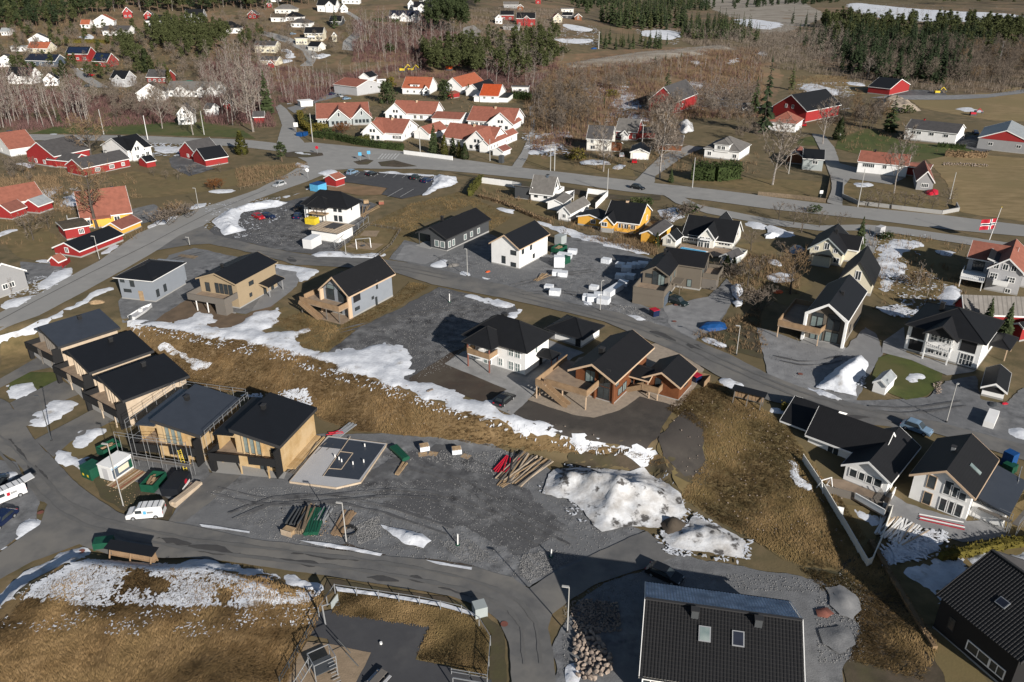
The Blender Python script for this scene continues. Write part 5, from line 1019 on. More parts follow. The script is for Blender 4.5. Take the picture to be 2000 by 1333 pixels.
# grey hip house
H = House('grey_hip_house','blue grey cube house with low black hip roof beside the upper main road',(241,583),(305,591),(361,556),top=549,wall='greyblue',roof='rfelt')
b = H.block(roof='hip',rise=1.7,ov=.6)
H.win('L',H.D*.88,4.0,.9,1.2,'d'); H.win('L',H.D*.6,3.2,.9,1.9,'d'); H.win('L',H.D*.78,1.8,1.7,.6,'d'); H.win('R',H.W*.1,1.0,.8,1.5,'d'); H.win('R',H.W*.34,1.2,.8,1.5,'d'); H.win('R',H.W*.1,4.8,1.2,.5,'d'); H.door('L',H.D*.4,.1,1.1,2.2,'plank')
H.flatbox('annex',H.W,1.5,-.5,H.W + 2.6,H.D - .5,4.6,'greyblue')
# ---------------------------------------------------------------- the five terraced houses with split shed roofs
def row_house(label,A,B,C,top,wall,roofm,frontm,yaw=None,W=None,D=None):
    H = House('row_house',label,A,B,C,h=5.0,wall=wall,roof=roofm,trim='trimdk',group='row of five split roof houses along the bank',W=W,D=D,yaw=yaw)
    hl = H.h; D,W = H.D,H.W; yk = D*.71; t = .20; hh = hl + yk*t
    w = MB(); w.prism([(0,0,H.low),(0,yk,H.low),(0,yk,hh),(0,0,hl)],(0,0,0),(W,0,0)); part('wall',w,M[wall],H.root)
    w = MB(); w.prism([(0,yk,H.low),(0,D,H.low),(0,D,hh - .9 - (D - yk)*.06),(0,yk,hh - .9)],(W*.28,0,0),(W,0,0)); part('side_wall',w,M[wall],H.root)
    w = MB(); w.box(.0,D - .2,H.low,W*.28,D,hh - 1.1); w.box(0,yk,hh - 1.4,W*.28,D,hh - .95); part('loggia_frame',w,M[frontm],H.root)
    r = MB(); r.prism([(-.5,-.45,hl - .09 + .03),(-.5,yk + .35,hh + .07 + .03),(-.5,yk + .35,hh + .42),(-.5,-.45,hl + .26)],(0,0,0),(W + 1.0,0,0)); part('roof',r,M[roofm],H.root)
    r = MB(); r.prism([(-.4,yk + .02,hh - .88),(-.4,D + .4,hh - .95 - (D - yk)*.06),(-.4,D + .4,hh - .72 - (D - yk)*.06),(-.4,yk + .02,hh - .6)],(0,0,0),(W + .8,0,0)); part('lower_roof',r,M[roofm],H.root)
    part('clerestory',MB().box(0,yk - .02,hh - .6,W,yk + .04,hh),M['trimdk'],H.root)
    tr = MB(); tr.prism([(-.56,-.5,hl - .25),(-.56,yk + .4,hh - .1),(-.56,yk + .4,hh + .45),(-.56,-.5,hl + .3)],(0,0,0),(.06,0,0)); tr.box(-.5,-.52,hl - .2,W + .5,-.455,hl + .28); tr.box(-.4,D + .41,hh - 1.2 - (D - yk)*.06,W + .4,D + .47,hh - .7 - (D - yk)*.06); part('fascia',tr,M['trimdk'],H.root)
    # front: panels and tall windows
    f = MB(); f.prism([(-.06,.05,.1),(-.06,yk - .05,.1),(-.06,yk - .05,hh - .1),(-.06,.05,hl - .05)],(0,0,0),(.05,0,0)); part('front_panel',f,M[frontm],H.root)
    blk = dict(x0=-.06,y0=0,x1=1,y1=1)
    for k in (.32,.42,.52): H.win('L',D*k,2.9,.85,2.3 + .2*D*k*.5,'g',blk)
    H.win('L',D*.1,3.6,.6,.7,'d',blk); H.win('L',D*.13,.9,1.1,1.3,'d',blk); H.win('L',D*.3,.2,1.0,2.0,'d',blk)
    for k in (.27,.37,.47,.57): part('fin',MB().box(-.4,D*k - .08,2.7,-.06,D*k + .08,hl + D*k*t - .1),M[frontm],H.root)
    # loggia floor, parapets, pillar
    H.deck([(-1.6,0),(0,0),(0,yk),(W*.28,yk),(W*.28,D),(-2.6,D)],2.65,.3)
    H.win('L',D*.86,2.8,1.6,1.9,'d',dict(x0=W*.28,y0=0,x1=1,y1=1))
    H.rail([(-.06,-.02),(-1.7,-.02),(-2.1,D*.4)],2.3,1.3,'black',th=.1,name='parapet'); H.rail([(-2.2,D*.54),(-2.7,D + .05),(W*.2,D + .05)],2.3,1.3,'black',th=.1,name='parapet')
    part('parapet_panel',MB().bar((-2.12,D*.405,2.9),(-2.18,D*.535,2.9),.1,1.5),M[frontm],H.root)
    H.post(-2.2,D*.98,H.low,2.3,'black',.7,'pillar'); H.post(-1.9,D*.55,H.low,2.3,frontm,.18); H.post(-1.7,D*.12,H.low,2.3,frontm,.18)
    H.flatbox('corner_wall',-1.6,-.12,H.low,-.02,.1,hl - .15,'black')
    H.flatbox('carport_back',.9,yk,H.low,1.05,D - .2,2.3,'concrete')
    H.chimney(W*.62,yk - 1.2,hh - .2,.7,.55,1.0)
    return H
K_ = dict(W=10.6,D=10.4)
R5 = row_house('raw timber terraced house with black roof beside the foundation slab',(414,918),(553,925),(614,853),868,'rawwood','rfelt','rawwood',yaw=R(75),**K_)
R4 = row_house('raw timber terraced house with grey felt roof, wrapped in scaffolding',(262,897),(400,904),(462,840),847,'rawwood','rfelt2','rawwood',yaw=R(76),**K_)
R3 = row_house('pale timber terraced house with black felt roof, next to the scaffolded one',(206,779),(256,833),(383,779),788,'palewood','rfelt','palewood',yaw=R(49),**K_)
R2 = row_house('pale timber terraced house with black felt roof, second from the top of the row',(146,727),(191,776),(317,726),735,'palewood','rfelt','palewood',yaw=R(49),**K_)
R1 = row_house('weathered terraced house with dark grey felt roof, topmost of the row',(79,672),(130,724),(248,676),686,'palewood','rfelt2','greywood',yaw=R(49),**K_)
# ================================================================ middle distance
# cream house complex
H = House('cream_wide_house','large cream house with black roofs, cross gable and pool terrace behind the taupe house',(1332,475),(1429,488),(1452,467),top=473,wall='offwhite',roof='rblack')
b = H.block(roof='gable',axis='y',vr=434,ov=.5,og=.4)
cb = H.block(-2.2,H.D*.34,H.W*.5,H.D*.62,h=H.h + 1.0,roof='gable',axis='x',rise=2.2,ov=.4,og=.4)
H.block(H.W*.5,H.D*.25,H.W + 4.5,H.D*.6,h=H.h + .4,roof='gable',axis='x',rise=2.6,ov=.4)
H.wins('L',[H.D*f for f in (.1,.22)],.9,1.3,1.2,'w1'); H.wins('L',[H.D*f for f in (.72,.84)],.9,1.5,1.3,'w2'); H.wins('L',[1.5,3.0],H.h - .3,1.1,1.2,'w1',cb); H.wins('L',[1.6,3.2],.3,1.2,2.0,'w1',cb); H.win('R',H.W*.5,H.h + .3,1.3,1.3,'w1'); H.deck([(-2.3,H.D*.36),(-3.4,H.D*.36),(-3.4,H.D*.6),(-2.3,H.D*.6)],2.7,.2,'trim','balcony')
H.chimney(H.W*.5,H.D*.7,H.h + b['rise']*.8,.7,.7,1.0)
simple('cream_shed','small cream gabled shed between the yellow shed and the big cream house',(1294,480),(1318,485),(1330,476),top=470,vr=457,wall='offwhite',roof='rblack',L_=[(1.0,.9,1.1,(.5,))],cat='shed',ov=.3)
simple('playhouse','little white and blue playhouse beside the dark thujas below the cream house',(1408,517),(1425,523),(1444,512),h=2.2,pitch=34,wall='sage',roof='rdgrey',L_=[(.7,.9,.9,(.5,))],cat='playhouse',base=.1)
pool = thing('swimming_pool','narrow bright blue swimming pool on the cream house terrace','pool',P(1352,492),yaw_px((1335,488),(1372,495)))
part('water',MB().box(-3.2,-1.2,.1,3.2,1.2,.35),M['lightblue'],pool); part('coping',MB().box(-3.6,-1.6,-.3,3.6,1.6,.28),M['trim'],pool)
patch('terrace',[(1330,478),(1430,489),(1440,500),(1380,505),(1320,492)],M['deck'],.15,.1)
# yellow houses
H = House('yellow_house','yellow house with black roof and white corner trim facing the insulation yard',(1178,451),(1246,456),(1279,432),top=437,wall='yellow',roof='rblack')
b = H.block(roof='gable',axis='y',vr=400,ov=.5,og=.4)
w = H.block(-2.6,H.D*.68,H.W*.4,H.D + .3,h=H.h,roof='gable',axis='x',rise=1.6,ov=.4,base=1.2)
H.win('L',2.4,1.7,1.4,1.0,'w1',w); H.wins('L',[H.D*.15,H.D*.35,H.D*.52],.9,1.2,1.1,'w1'); H.win('R',H.W*.45,H.h + 1.4,1.0,1.0,'w1'); H.win('R',H.W*.7,1.2,1.0,1.2,'w1'); H.rail([(-1.6,.2),(-1.6,H.D*.66)],.4,.9,'yellow'); H.deck([(-1.7,.1),(-.02,.1),(-.02,H.D*.66),(-1.7,H.D*.66)],.4,.3); H.chimney(H.W*.5,H.D*.55,H.h + b['rise']*.95,.8,.7,.8,'trimwood')
for k in (.05,.25,.45,.64): H.post(-1.5,H.D*k,.4,H.h - .2,'yellow',.14)
simple('yellow_shed','yellow shed with black roof on the left of the yellow house',(1131,438),(1174,446),(1185,434),top=430,vr=420,wall='yellow',roof='rblack',L_=[(1.0,1.2,1.0,(.35,))],cat='shed',ov=.4)
simple('yellow_garage','yellow garage with grey black roof on the right of the yellow house',(1252,475),(1279,481),(1307,459),top=461,vr=451,wall='yellow',roof='rdgrey',cat='garage',ov=.4)
# white grey-roofed house
H = House('white_grey_roof_house','white house with steep pale grey roof between white fences above the yellow houses',(1034,394),(1078,398),(1099,389),top=380,wall='white',roof='rgrey')
b = H.block(roof='gable',axis='y',vr=348,ov=.4,og=.35)
H.wins('L',[H.D*.3,H.D*.75],1.4,1.0,1.1,'d'); H.wins('R',[H.W*.4,H.W*.55],H.h + 1.5,.7,1.4,'d'); H.win('R',H.W*.6,.8,1.4,1.8,'g'); H.deck([(H.W*.3,-1.4),(H.W,-1.4),(H.W,-.02),(H.W*.3,-.02)],2.8,.2,'trim','balcony'); H.rail([(H.W*.3,-.1),(H.W*.3,-1.4),(H.W,-1.4),(H.W,-.1)],2.8,1.0,'white'); H.chimney(H.W*.5,H.D*.4,H.h + b['rise'],.8,.7,.7,'slate')
H.block(.5,H.D + .05,H.W*.8,H.D + 5.5,h=2.4,roof='shed',axis='y',rise=1.5,roofm='rgrey',wall='dkgrey')
simple('white_garage','white garage with pale grey roof standing next to the yellow shed',(1093,429),(1113,434),(1145,413),top=418,vr=405,wall='white',roof='rgrey',cat='garage',L_=[(1.0,.9,.9,(.5,))],ov=.3)
simple('white_shed','low white shed with grey roof in front of the steep grey roofed house',(1070,410),(1098,414),(1114,400),h=2.4,pitch=22,wall='white',roof='rgrey',cat='shed',ov=.4)
# left side, red and yellow farm buildings
simple('red_long_shed','long bright red shed with black roof right beside the main road, left side',(128,490),(158,504),(223,469),top=491,vr=475,wall='red',roof='rfelt',L_=[(1.0,.9,1.1,(.5,))],r_=(),cat='shed',ov=.35)
simple('red_mossy_shed','red outbuilding with mossy grey roof behind the long red shed',(119,455),(131,470),(178,461),h=2.9,vr=441,wall='red',roof='rmoss',R_=[(1.2,1.1,1.1,(.65,))],cat='outbuilding',style='w2',ov=.4)
H = simple('yellow_red_roof_house','yellow house under a big red tiled roof behind a large bare tree, left side',(150,420),(164,447),(260,436),h=3.0,pitch=36,wall='yellow',roof='rred',R_=[(1.0,1.3,1.2,(.15,.45,.7))],chim=(.75,.55,'concrete'),ov=.5,og=.4)
H.deck([(-3.5,.5),(-.05,.5),(-.05,H.D*.6),(-3.5,H.D*.6)],1.0,.3,'trim','veranda'); H.rail([(-.1,.5),(-3.5,.5),(-3.5,H.D*.6)],1.0,.9,'white')
H.block(H.W*.2,-1.3,H.W*.55,-.04,h=2.6,roof='shed',axis='x',rise=.3,wall='yellow',base=.3)
simple('yellow_small_shed','small yellow shed with brown roof beside the long red shed',(213,454),(239,460),(268,443),top=448,vr=436,wall='yellow',roof='rbrown',L_=[(1.0,.8,.8,(.5,))],cat='shed')
H = simple('white_red_roof_house','long white house with red roof at the left edge below the farm',(-62,415),(-50,432),(86,404),h=3.0,pitch=32,wall='white',roof='rred',R_=[(1.0,1.2,1.2,(.5,.62,.74,.86))],ov=.4)
simple('red_hut','small red hut with brown roof in front of the long white house',(10,423),(24,430),(40,419),h=2.3,pitch=35,wall='red',roof='rbrown',cat='hut')
simple('red_hut','small red hut with metal roof at the corner of the long white house',(60,412),(78,418),(93,408),h=2.3,pitch=32,wall='red',roof='rmetal',cat='hut')
simple('playhouse','tiny red playhouse with red fence by the main road',(104,518),(116,522),(124,516),h=1.4,pitch=38,wall='red',roof='rred',cat='playhouse',base=0)
rf = thing('red_fence','short bright red board fence beside the tiny red playhouse','fence',P(130,518),yaw_px((122,522),(139,507))); part('board_panel',MB().box(-2.4,-.06,0,2.4,.06,1.1),M['red'],rf)
simple('grey_white_trim_house','dark grey house with white trim cut by the left edge beside the main road',(-60,560),(-20,590),(38,558),h=4.2,pitch=34,axis='y',wall='grey',roof='rfelt',R_=[(1.6,1.0,1.0,(.45,.62))],ov=.4)
# farm left of the junction
H = simple('red_barn','big red barn with dark grey roof on the left farm',(73,315),(111,328),(168,310),top=306,vr=279,wall='red',roof='rdgrey',L_=[(.8,1.0,1.2,(.4,.7))],R_=[(1.0,1.0,1.0,(.3,))],cat='barn')
H = simple('red_long_house','long low red building with white windows below the big red barn',(146,336),(165,346),(247,324),h=2.9,pitch=26,wall='red',roof='rdgrey',R_=[(.9,1.6,1.2,(.3,.6)),(1.0,1.0,1.0,(.85,))],style='w3',chim=(.7,.5,'concrete'),cat='outbuilding')
simple('red_grey_shed','small dark red shed with grey roof between the red barn and the long red building',(115,321),(148,330),(160,320),h=2.5,pitch=26,wall='red',roof='rdgrey',axis='y',cat='shed')
H = House('white_black_house','white two storey house with black roof and front gable on the left farm',(207,305),(253,316),(296,307),top=295,wall='white',roof='rblack'); b = H.block(roof='gable',axis='x',rise=3.4,ov=.4)
cb = H.block(H.W*.1,-1.2,H.W*.62,H.D*.5,h=H.h,roof='gable',axis='y',rise=2.9,ov=.4); H.wins('R',[1.6,2.6],H.h - .2,.7,1.3,'w0',cb); H.wins('R',[H.W*.2,H.W*.45],.9,1.0,1.2,'w1',cb); H.win('L',H.D*.5,1.0,1.2,1.2,'w1'); H.win('R',H.W*.82,1.0,1.2,1.2,'w1'); H.chimney(H.W*.3,H.D*.5,H.h + 3.2,.8,.7,.9)
simple('red_tiny_shed','tiny red shed with black roof in front of the white farm house',(277,323),(288,328),(302,324),h=2.0,pitch=30,wall='red',roof='rfelt',cat='shed',base=0)
simple('red_garage','red garage with dark grey roof, rear one of the pair on the gravel yard',(366,305),(385,316),(420,304),h=2.8,pitch=34,wall='red',roof='rdgrey',cat='garage',L_=[(1.0,.9,1.0,(.5,))])
simple('red_garage','red open garage with black roof, front one of the pair on the gravel yard',(385,317),(403,327),(443,318),h=2.6,pitch=32,wall='red',roof='rfelt',cat='garage')
simple('white_red_roof_bungalow','white bungalow with red roof and white barge boards, left edge beside the farm road',(2,293),(22,307),(70,297),h=2.8,pitch=28,wall='white',roof='rred',L_=[(1.0,.9,1.0,(.5,))],ov=.5)
# red roofed estate
def estate(lab,A,B,C,h,vr,axis,crosses,wall='white',roof='rred',R_=(),L_=()):
    H = simple('estate_house',lab,A,B,C,h=h,vr=vr,axis=axis,wall=wall,roof=roof,R_=R_,L_=L_,ov=.5,og=.5)
    for side,f,wd,out,rr in crosses:
        if side == 'L': cb = H.block(-out,H.D*f - wd/2,H.W*.5,H.D*f + wd/2,h=h,roof='gable',axis='x',rise=rr,ov=.5,og=.4,roofm=roof); H.wins('L',[wd/2 - .7,wd/2 + .7],h + .3,.7,1.0,'d',cb); H.wins('L',[wd*.25,wd*.5,wd*.75],.8,1.1,1.2,'d',cb)
        else: cb = H.block(H.W*f - wd/2,-out,H.W*f + wd/2,H.D*.5,h=h,roof='gable',axis='y',rise=rr,ov=.5,og=.4,roofm=roof); H.wins('R',[wd/2 - .7,wd/2 + .7],h + .3,.7,1.0,'d',cb); H.wins('R',[wd*.25,wd*.5,wd*.75],.8,1.1,1.2,'d',cb)
    H.chimney(H.W*.5 if axis == 'x' else H.W*.45,H.D*.5,h + H.b['rise'],.8,.7,.7,'trimwood'); return H
H = House('estate_house','grey white house with red tiled roof and two gables, leftmost of the red roofs',(612,230),(621,246),(722,246),h=3.0,wall='sage',roof='rred'); b = H.block(roof='gable',axis='x',rise=4.6,ov=.5,og=.5)
for f,wd,out in ((.42,9,3.4),(.86,8,1.0)):
    cb = H.block(H.W*f - wd/2,-out,H.W*f + wd/2,H.D*.5,h=3.0,roof='gable',axis='y',rise=4.0,ov=.5,og=.4); H.win('R',wd/2,4.2,.8,1.6,'w0',cb); H.wins('R',[wd*.2,wd*.4,wd*.6,wd*.8],.9,1.0,1.3,'d',cb)
H.wins('R',[H.W*.06,H.W*.12,H.W*.18],1.0,.9,1.2,'w0'); H.chimney(H.W*.55,H.D*.5,7.2,.8,.7,.9,'trimwood')
estate('white house with red tiled roof behind the dark hedge, front left of the estate',(722,273),(786,277),(817,262),3.2,234,'y',[('L',.85,9,1.5,4.0)],L_=[(1.0,1.3,1.2,(.08,.16,.24))],R_=[(1.0,.9,1.2,(.2,)),(4.0,.9,1.2,(.4,.55))])
estate('white house with long red tiled roof at the back of the estate yard',(766,234),(848,237),(868,228),3.0,200,'y',[('L',.9,10,1.0,4.2)],L_=[(.8,1.2,1.4,(.1,.3,.45))])
simple('garage_row','white garage block with four doors and red roof in the estate yard',(847,242),(899,246),(911,235),h=2.6,vr=221,axis='y',wall='white',roof='rred',cat='garage')
g4 = bpy.data.objects[[o.name for o in bpy.data.objects if o.name.startswith('garage_row')][0]]
G = object.__new__(House); G.root = g4; G.W = 5; G.D = (P(847,242) - P(899,246)).length
for k in range(4): G.door('L',G.D*(k + .5)/4,.1,G.D/4 - .5,2.1,'trim',garage=True,blk=dict(x0=0,y0=0,x1=1,y1=1))
H = estate('white house with red roof and black chimney, rear right of the estate',(916,246),(1002,254),(1019,241),3.0,213,'y',[('L',.22,11,3.5,4.4)],L_=[(1.0,1.2,1.2,(.7,.8,.9))])
H = estate('white house with red roof, skylight and broad right wing, front right of the estate',(870,283),(962,293),(985,280),3.0,250,'y',[('L',.2,10,4.5,4.4)],L_=[(1.0,1.2,1.2,(.55,.7,.85))])
H2 = simple('estate_wing','red roofed white wing along the lane at the right end of the estate',(940,297),(954,300),(1004,274),h=3.2,pitch=38,axis='x',wall='white',roof='rred',R_=[(1.2,.8,1.1,(.1,.2,.3,.6,.7,.8))])
simple('estate_annex','small red roofed annex behind the tall conifer of the estate',(813,270),(838,275),(868,262),h=2.6,pitch=34,axis='x',wall='white',roof='rred')
simple('garden_shed','little white garden shed with brown roof at the lane corner of the estate',(966,303),(982,307),(991,300),h=2.0,pitch=30,axis='x',wall='white',roof='rbrown',cat='shed')
# behind the estate
H = simple('orange_roof_house','white house with bright orange roof and a wide dormer, back row behind the estate',(787,184),(838,186),(852,177),h=3.2,vr=152,axis='y',wall='white',roof='rorange',L_=[(1.0,1.0,1.1,(.1,.2,.55,.8))])
cb = H.block(1.0,H.D*.38,H.W*.5,H.D*.72,h=5.2,z0=3.0,roof='flat',base=0,roofm='rorange'); H.wins('L',[1.4,2.8],3.9,1.1,1.0,'w1',cb)
simple('orange_gable_house','white house with orange red roof, gable to the viewer, back row behind the estate',(881,178),(903,184),(919,170),h=3.6,vr=153,axis='x',wall='white',roof='rorange',L_=[(3.4,1.4,1.3,(.6,)),(1.0,1.2,.9,(.7,))])
simple('black_gable_house','white house with black roof between the two orange roofed ones',(917,186),(937,190),(955,178),h=2.8,pitch=40,axis='x',wall='white',roof='rblack')
H = simple('bright_roof_house','white house with the brightest orange roof, back row behind the estate',(938,200),(973,202),(985,191),h=3.4,vr=166,axis='y',wall='white',roof='rbright',L_=[(2.0,1.1,1.0,(.3,.75))])
H.block(H.W*.1,-4.5,H.W*.9,-.05,h=2.6,roof='flat',roofm='rblack'); H.block(.5,H.D + .05,H.W*.7,H.D + 3.2,h=2.8,roof='flat',roofm='white')
simple('grey_red_roof_house','grey house with red roof and shaded dark long side, up the side lane',(671,180),(698,188),(727,179),h=4.6,vr=157,axis='y',wall='ltgrey',roof='rred',R_=[(3.0,1.2,1.1,(.6,))])
simple('white_small_garage','low white garage with flat roof beside the side lane',(584,207),(588,210),(611,208),h=2.6,rt='flat',wall='white',roof='white',cat='garage')
simple('white_small_shed','white shed with dark roof behind the grey red roofed house',(706,158),(722,161),(730,154),h=2.6,pitch=35,axis='x',wall='white',roof='rblack',cat='shed')
simple('red_low_shed','small red shed behind the round dark tree, back row of the estate',(874,192),(878,194),(893,190),h=2.4,rt='shed',rise=.6,wall='red',roof='rred',cat='shed')
# right of the lane
H = simple('white_grey_house','white two storey house with dark grey roof and white gable boards, right of the lane',(1146,294),(1193,297),(1198,287),h=4.6,vr=248,axis='y',wall='offwhite',roof='rdgrey',L_=[(3.0,1.0,1.1,(.25,.78)),(.7,1.6,1.2,(.25,.75))])
H.block(.5,-3.4,H.W*.5,-.05,h=2.4,roof='shed',axis='y',rise=1.2,roofm='rdgrey',wall='rust' if 0 else 'log')
H = simple('red_porch_house','red house with grey roof and a white gabled porch behind the white two storey one',(1203,272),(1243,275),(1252,267),h=3.4,vr=235,axis='y',wall='darkred',roof='rgrey',L_=[(1.0,1.1,1.4,(.12,.85))])
H.block(-2.0,H.D*.38,-.03,H.D*.68,h=2.6,roof='gable',axis='x',rise=1.3,wall='trim')
simple('red_wood_shed','low dark red shed right of the red porch house',(1243,266),(1246,272),(1278,270),h=2.4,rt='shed',rise=.7,wall='darkred',roof='rdgrey',cat='shed')
simple('white_double_garage','white double garage with black roof and a red car before it',(1231,311),(1266,313),(1270,300),h=2.6,vr=291,axis='x',wall='offwhite',roof='rfelt',cat='garage',garage=('L',.5,5.0))
simple('brown_roof_bungalow','bungalow with brown grey roof and white barge boards behind bare birches',(1282,295),(1330,297),(1337,282),h=2.6,vr=265,axis='y',wall='log',roof='rdgrey')
H = simple('tall_red_barn','tall red barn with black roof and white edging on the slope above the lane',(1278,213),(1319,223),(1331,202),h=5.6,vr=171,axis='x',wall='red',roof='rdgrey',L_=[(2.0,1.4,1.6,(.2,))],R_=[(2.0,1.2,1.4,(.3,))],cat='barn')
H = House('dormer_house','white house with brown hipped roof and a large dormer behind a dark hedge',(1378,306),(1442,315),(1453,300),h=3.2,wall='white',roof='rgrey'); H.block(roof='hip',rise=3.6,ov=.4); cb = H.block(-.3,H.D*.3,H.W*.5,H.D*.72,h=5.2,z0=2.6,roof='hip',rise=1.4,base=0,ov=.3); H.wins('L',[2.0,3.6],3.6,1.1,1.1,'w1',cb); H.wins('L',[H.D*.12,H.D*.85],1.0,1.2,1.2,'w1')
# right side
H = simple('red_gable_house','red house with black roof and white gable edging high on the right',(1531,225),(1572,240),(1600,222),h=5.2,vr=186,axis='x',wall='red',roof='rblack',L_=[(5.4,.9,1.4,(.42,.62))],ov=.6,og=.6)
simple('orange_white_house','white house with orange brown hipped roof in front of the red gable house',(1500,255),(1552,260),(1565,250),h=3.6,rt='hip',rise=3.6,wall='white',roof='rred',L_=[(1.0,1.6,1.2,(.5,))])
simple('grey_small_house','small grey white house with black roof among birches, right of the white dormer house',(1566,333),(1605,335),(1610,320),h=4.0,vr=294,axis='y',wall='sage',roof='rblack',L_=[(2.4,1.6,1.0,(.4,))])
simple('brown_wing','low brown wing behind the small grey white house',(1537,318),(1566,322),(1572,312),h=2.6,pitch=35,axis='x',wall='log',roof='rbrown',cat='shed')
H = simple('long_white_house','long white house with dark grey roof and red chimney, right side',(1767,272),(1864,284),(1871,272),h=4.4,vr=244,axis='y',wall='white',roof='rdgrey',L_=[(2.7,1.6,1.0,(.2,.48,.73,.84))],chim=(.5,.75,'red'))
H = simple('white_red_roof_long_house','white house with red tiled roof behind a birch, right side',(1672,340),(1768,348),(1777,335),h=4.0,vr=304,axis='y',wall='white',roof='rred',L_=[(2.4,1.1,1.1,(.45,.7,.78,.86))],chim=(.5,.72))
simple('red_roof_shed','outbuilding with bright red roof beside the meadow',(1767,344),(1812,348),(1822,340),h=3.0,vr=327,axis='y',wall='darkred',roof='rred',cat='outbuilding',rise=2.4)
simple('grey_gable_shed','grey wooden shed with brown roof and white window beside the meadow',(1789,374),(1820,374),(1828,352),h=3.0,vr=336,axis='x',wall='grey',roof='rbrown',L_=[(1.1,1.9,1.1,(.5,))],cat='shed',style='w3')
H = simple('grey_barn','big barn with pale metal roof, red gable and grey lower wall, right edge',(1946,291),(2006,302),(1995,255),h=4.4,pitch=22,axis='x',wall='grey',roof='rmetal',L_=[(2.0,1.4,1.0,(.2,.75))],cat='barn',D=17,W=24)
part('red_gable',MB().prism([(-.05,.1,4.2),(-.05,H.D - .1,4.2),(-.05,H.D/2,4.3 + H.b['rise'])],(-.02,0,0),(.03,0,0)),M['red'],H.root)
simple('red_grey_shed','long shed with red upper wall and black roof at the wood edge, upper right',(1697,182),(1736,187),(1768,178),h=3.4,rt='gable',pitch=18,axis='y',wall='red',roof='rblack',cat='shed')
# ================================================================ far houses, upper left slope
far('white_gable_cottage','white cottage with grey roof below the pine wood, upper left',52,94,87,3.2,20,9,'g',3.6,'white','rdgrey',n=4)
far('orange_roof_house','cream house with orange roof above the blue roofed grey house',55,100,104,3.0,-8,9,'e',3.4,'cream','rorange')
far('blue_roof_house','grey house with dark blue roof and white terrace walls, upper left',48,120,130,3.4,-12,10,'e',3.2,'slate','rblue',n=5)
far('solar_house','red house with solar panels on its roof and white basement',131,178,120,4.6,-6,9,'e',3.6,'red','rblack',rows=1,solar=True)
far('solar_barn','red barn covered in solar panels with white gable base',180,224,131,3.4,-22,9,'e',4.4,'red','rblack',n=1,solar=True,chim=False)
far('white_dormer_house','white house with black roof and two white gables beside the birch wood',14,72,164,4.2,-12,9,'e',4.2,'white','rblack',cross=[(.35,5)],n=4)
far('white_small_house','small white house with black roof right of the twin gabled white house',80,112,168,3.4,20,8,'g',3.2,'white','rblack')
far('grey_white_house','grey white house with black roof at the end of the lane, upper left',217,257,170,4.4,-15,9,'e',3.6,'ltgrey','rblack',cross=[(.6,5)])
far('white_edge_house','white house with dark roof cut by the left edge, upper left',-10,31,131,3.6,15,9,'g',3.2,'white','rdgrey')
far('white_flat_house','white flat roofed house among bushes near the left edge',22,50,101,2.8,0,7,'e',.5,'white','rmetal',chim=False)
far('tiny_white_cottage','tiny pale cottage at the wood edge, far upper left',3,20,70,2.6,0,6,'e',2.2,'white','rmetal',chim=False)
far('orange_cabin','small white cabin with orange roof beside the large orange roofed villa',159,176,56,2.8,0,6,'e',2.8,'white','rorange',n=2)
far('orange_villa','large white villa with orange roof high on the left slope',182,222,54,4.6,12,9,'g',4.0,'white','rorange',rows=1,n=3)
far('white_grey_villa','white house with grey roof just below the large orange roofed villa',200,256,70,3.2,-6,10,'e',3.0,'white','rdgrey',n=5)
far('red_hill_house','red house with white trim among trees at the top left',237,258,36,4.4,20,7,'g',3.4,'red','rdgrey',n=2)
far('red_gable_cabin','small red and white gable behind the black roofed bungalow, top left',281,298,38,3.2,10,6,'g',2.6,'red','rdgrey',n=1)
far('black_bungalow','white bungalow with wide black hipped roof, top left',284,333,50,3.2,5,10,'e',3.6,'white','rblack','hip',n=5)
far('dark_villa','grey villa with black roof and dormer among pines, top left',363,397,44,4.2,0,9,'e',4.6,'grey','rblack',cross=[(.45,4.5)],n=3)
far('hip_villa','white house with black pyramid roof above the pine slope',420,468,66,3.6,6,12,'e',4.2,'white','rblack','hip',n=4)
far('white_hut','tiny white hut left of the black pyramid roofed house',413,425,69,2.6,15,4,'g',1.8,'white','rblack',n=1,chim=False)
far('red_white_house','red and white gable at the top, left of the grey hipped house',485,502,37,3.2,0,7,'g',2.6,'red','rdgrey',n=2)
far('red_farm_house','dark red house with grey roof and white windows above the pale roofed houses',287,334,163,3.4,-10,9,'e',3.4,'darkred','rdgrey',n=4)
far('pale_roof_house','long white house with pale grey roofs and several gables behind the hedge',326,430,190,3.2,-6,12,'e',3.8,'white','rgrey',cross=[(.3,7),(.72,5),(.92,6)],n=6)
tank = thing('tank','green tarpaulin covered pool beside the pale roofed house','tank',P(367,170)); part('drum',MB().tube([(0,0,0),(0,0,3.0)],4.0,18),M['skygreen'],tank)
far('white_dark_house','white house with dark purple grey roof seen through bare trees',262,322,198,4.2,14,11,'g',4.2,'white','rdgrey',n=3)
far('white_barn_house','small white gabled house behind bare birches beside the lawn',343,378,244,4.6,12,8,'g',3.4,'white','rdgrey',n=2)
far('white_shed','white shed with grey roof behind the slim spruce',401,422,229,3.6,-18,6,'e',2.0,'white','rdgrey',n=1,chim=False,cat='shed')
far('red_hut','dark red hut in the shade behind the lawn',434,452,217,2.8,10,6,'g',2.0,'red','rdgrey',n=0,chim=False,cat='hut')
far('red_hut','red hut beside the dark spruce above the junction',494,516,241,2.8,10,5,'e',1.8,'red','rdgrey',n=0,chim=False,cat='hut')
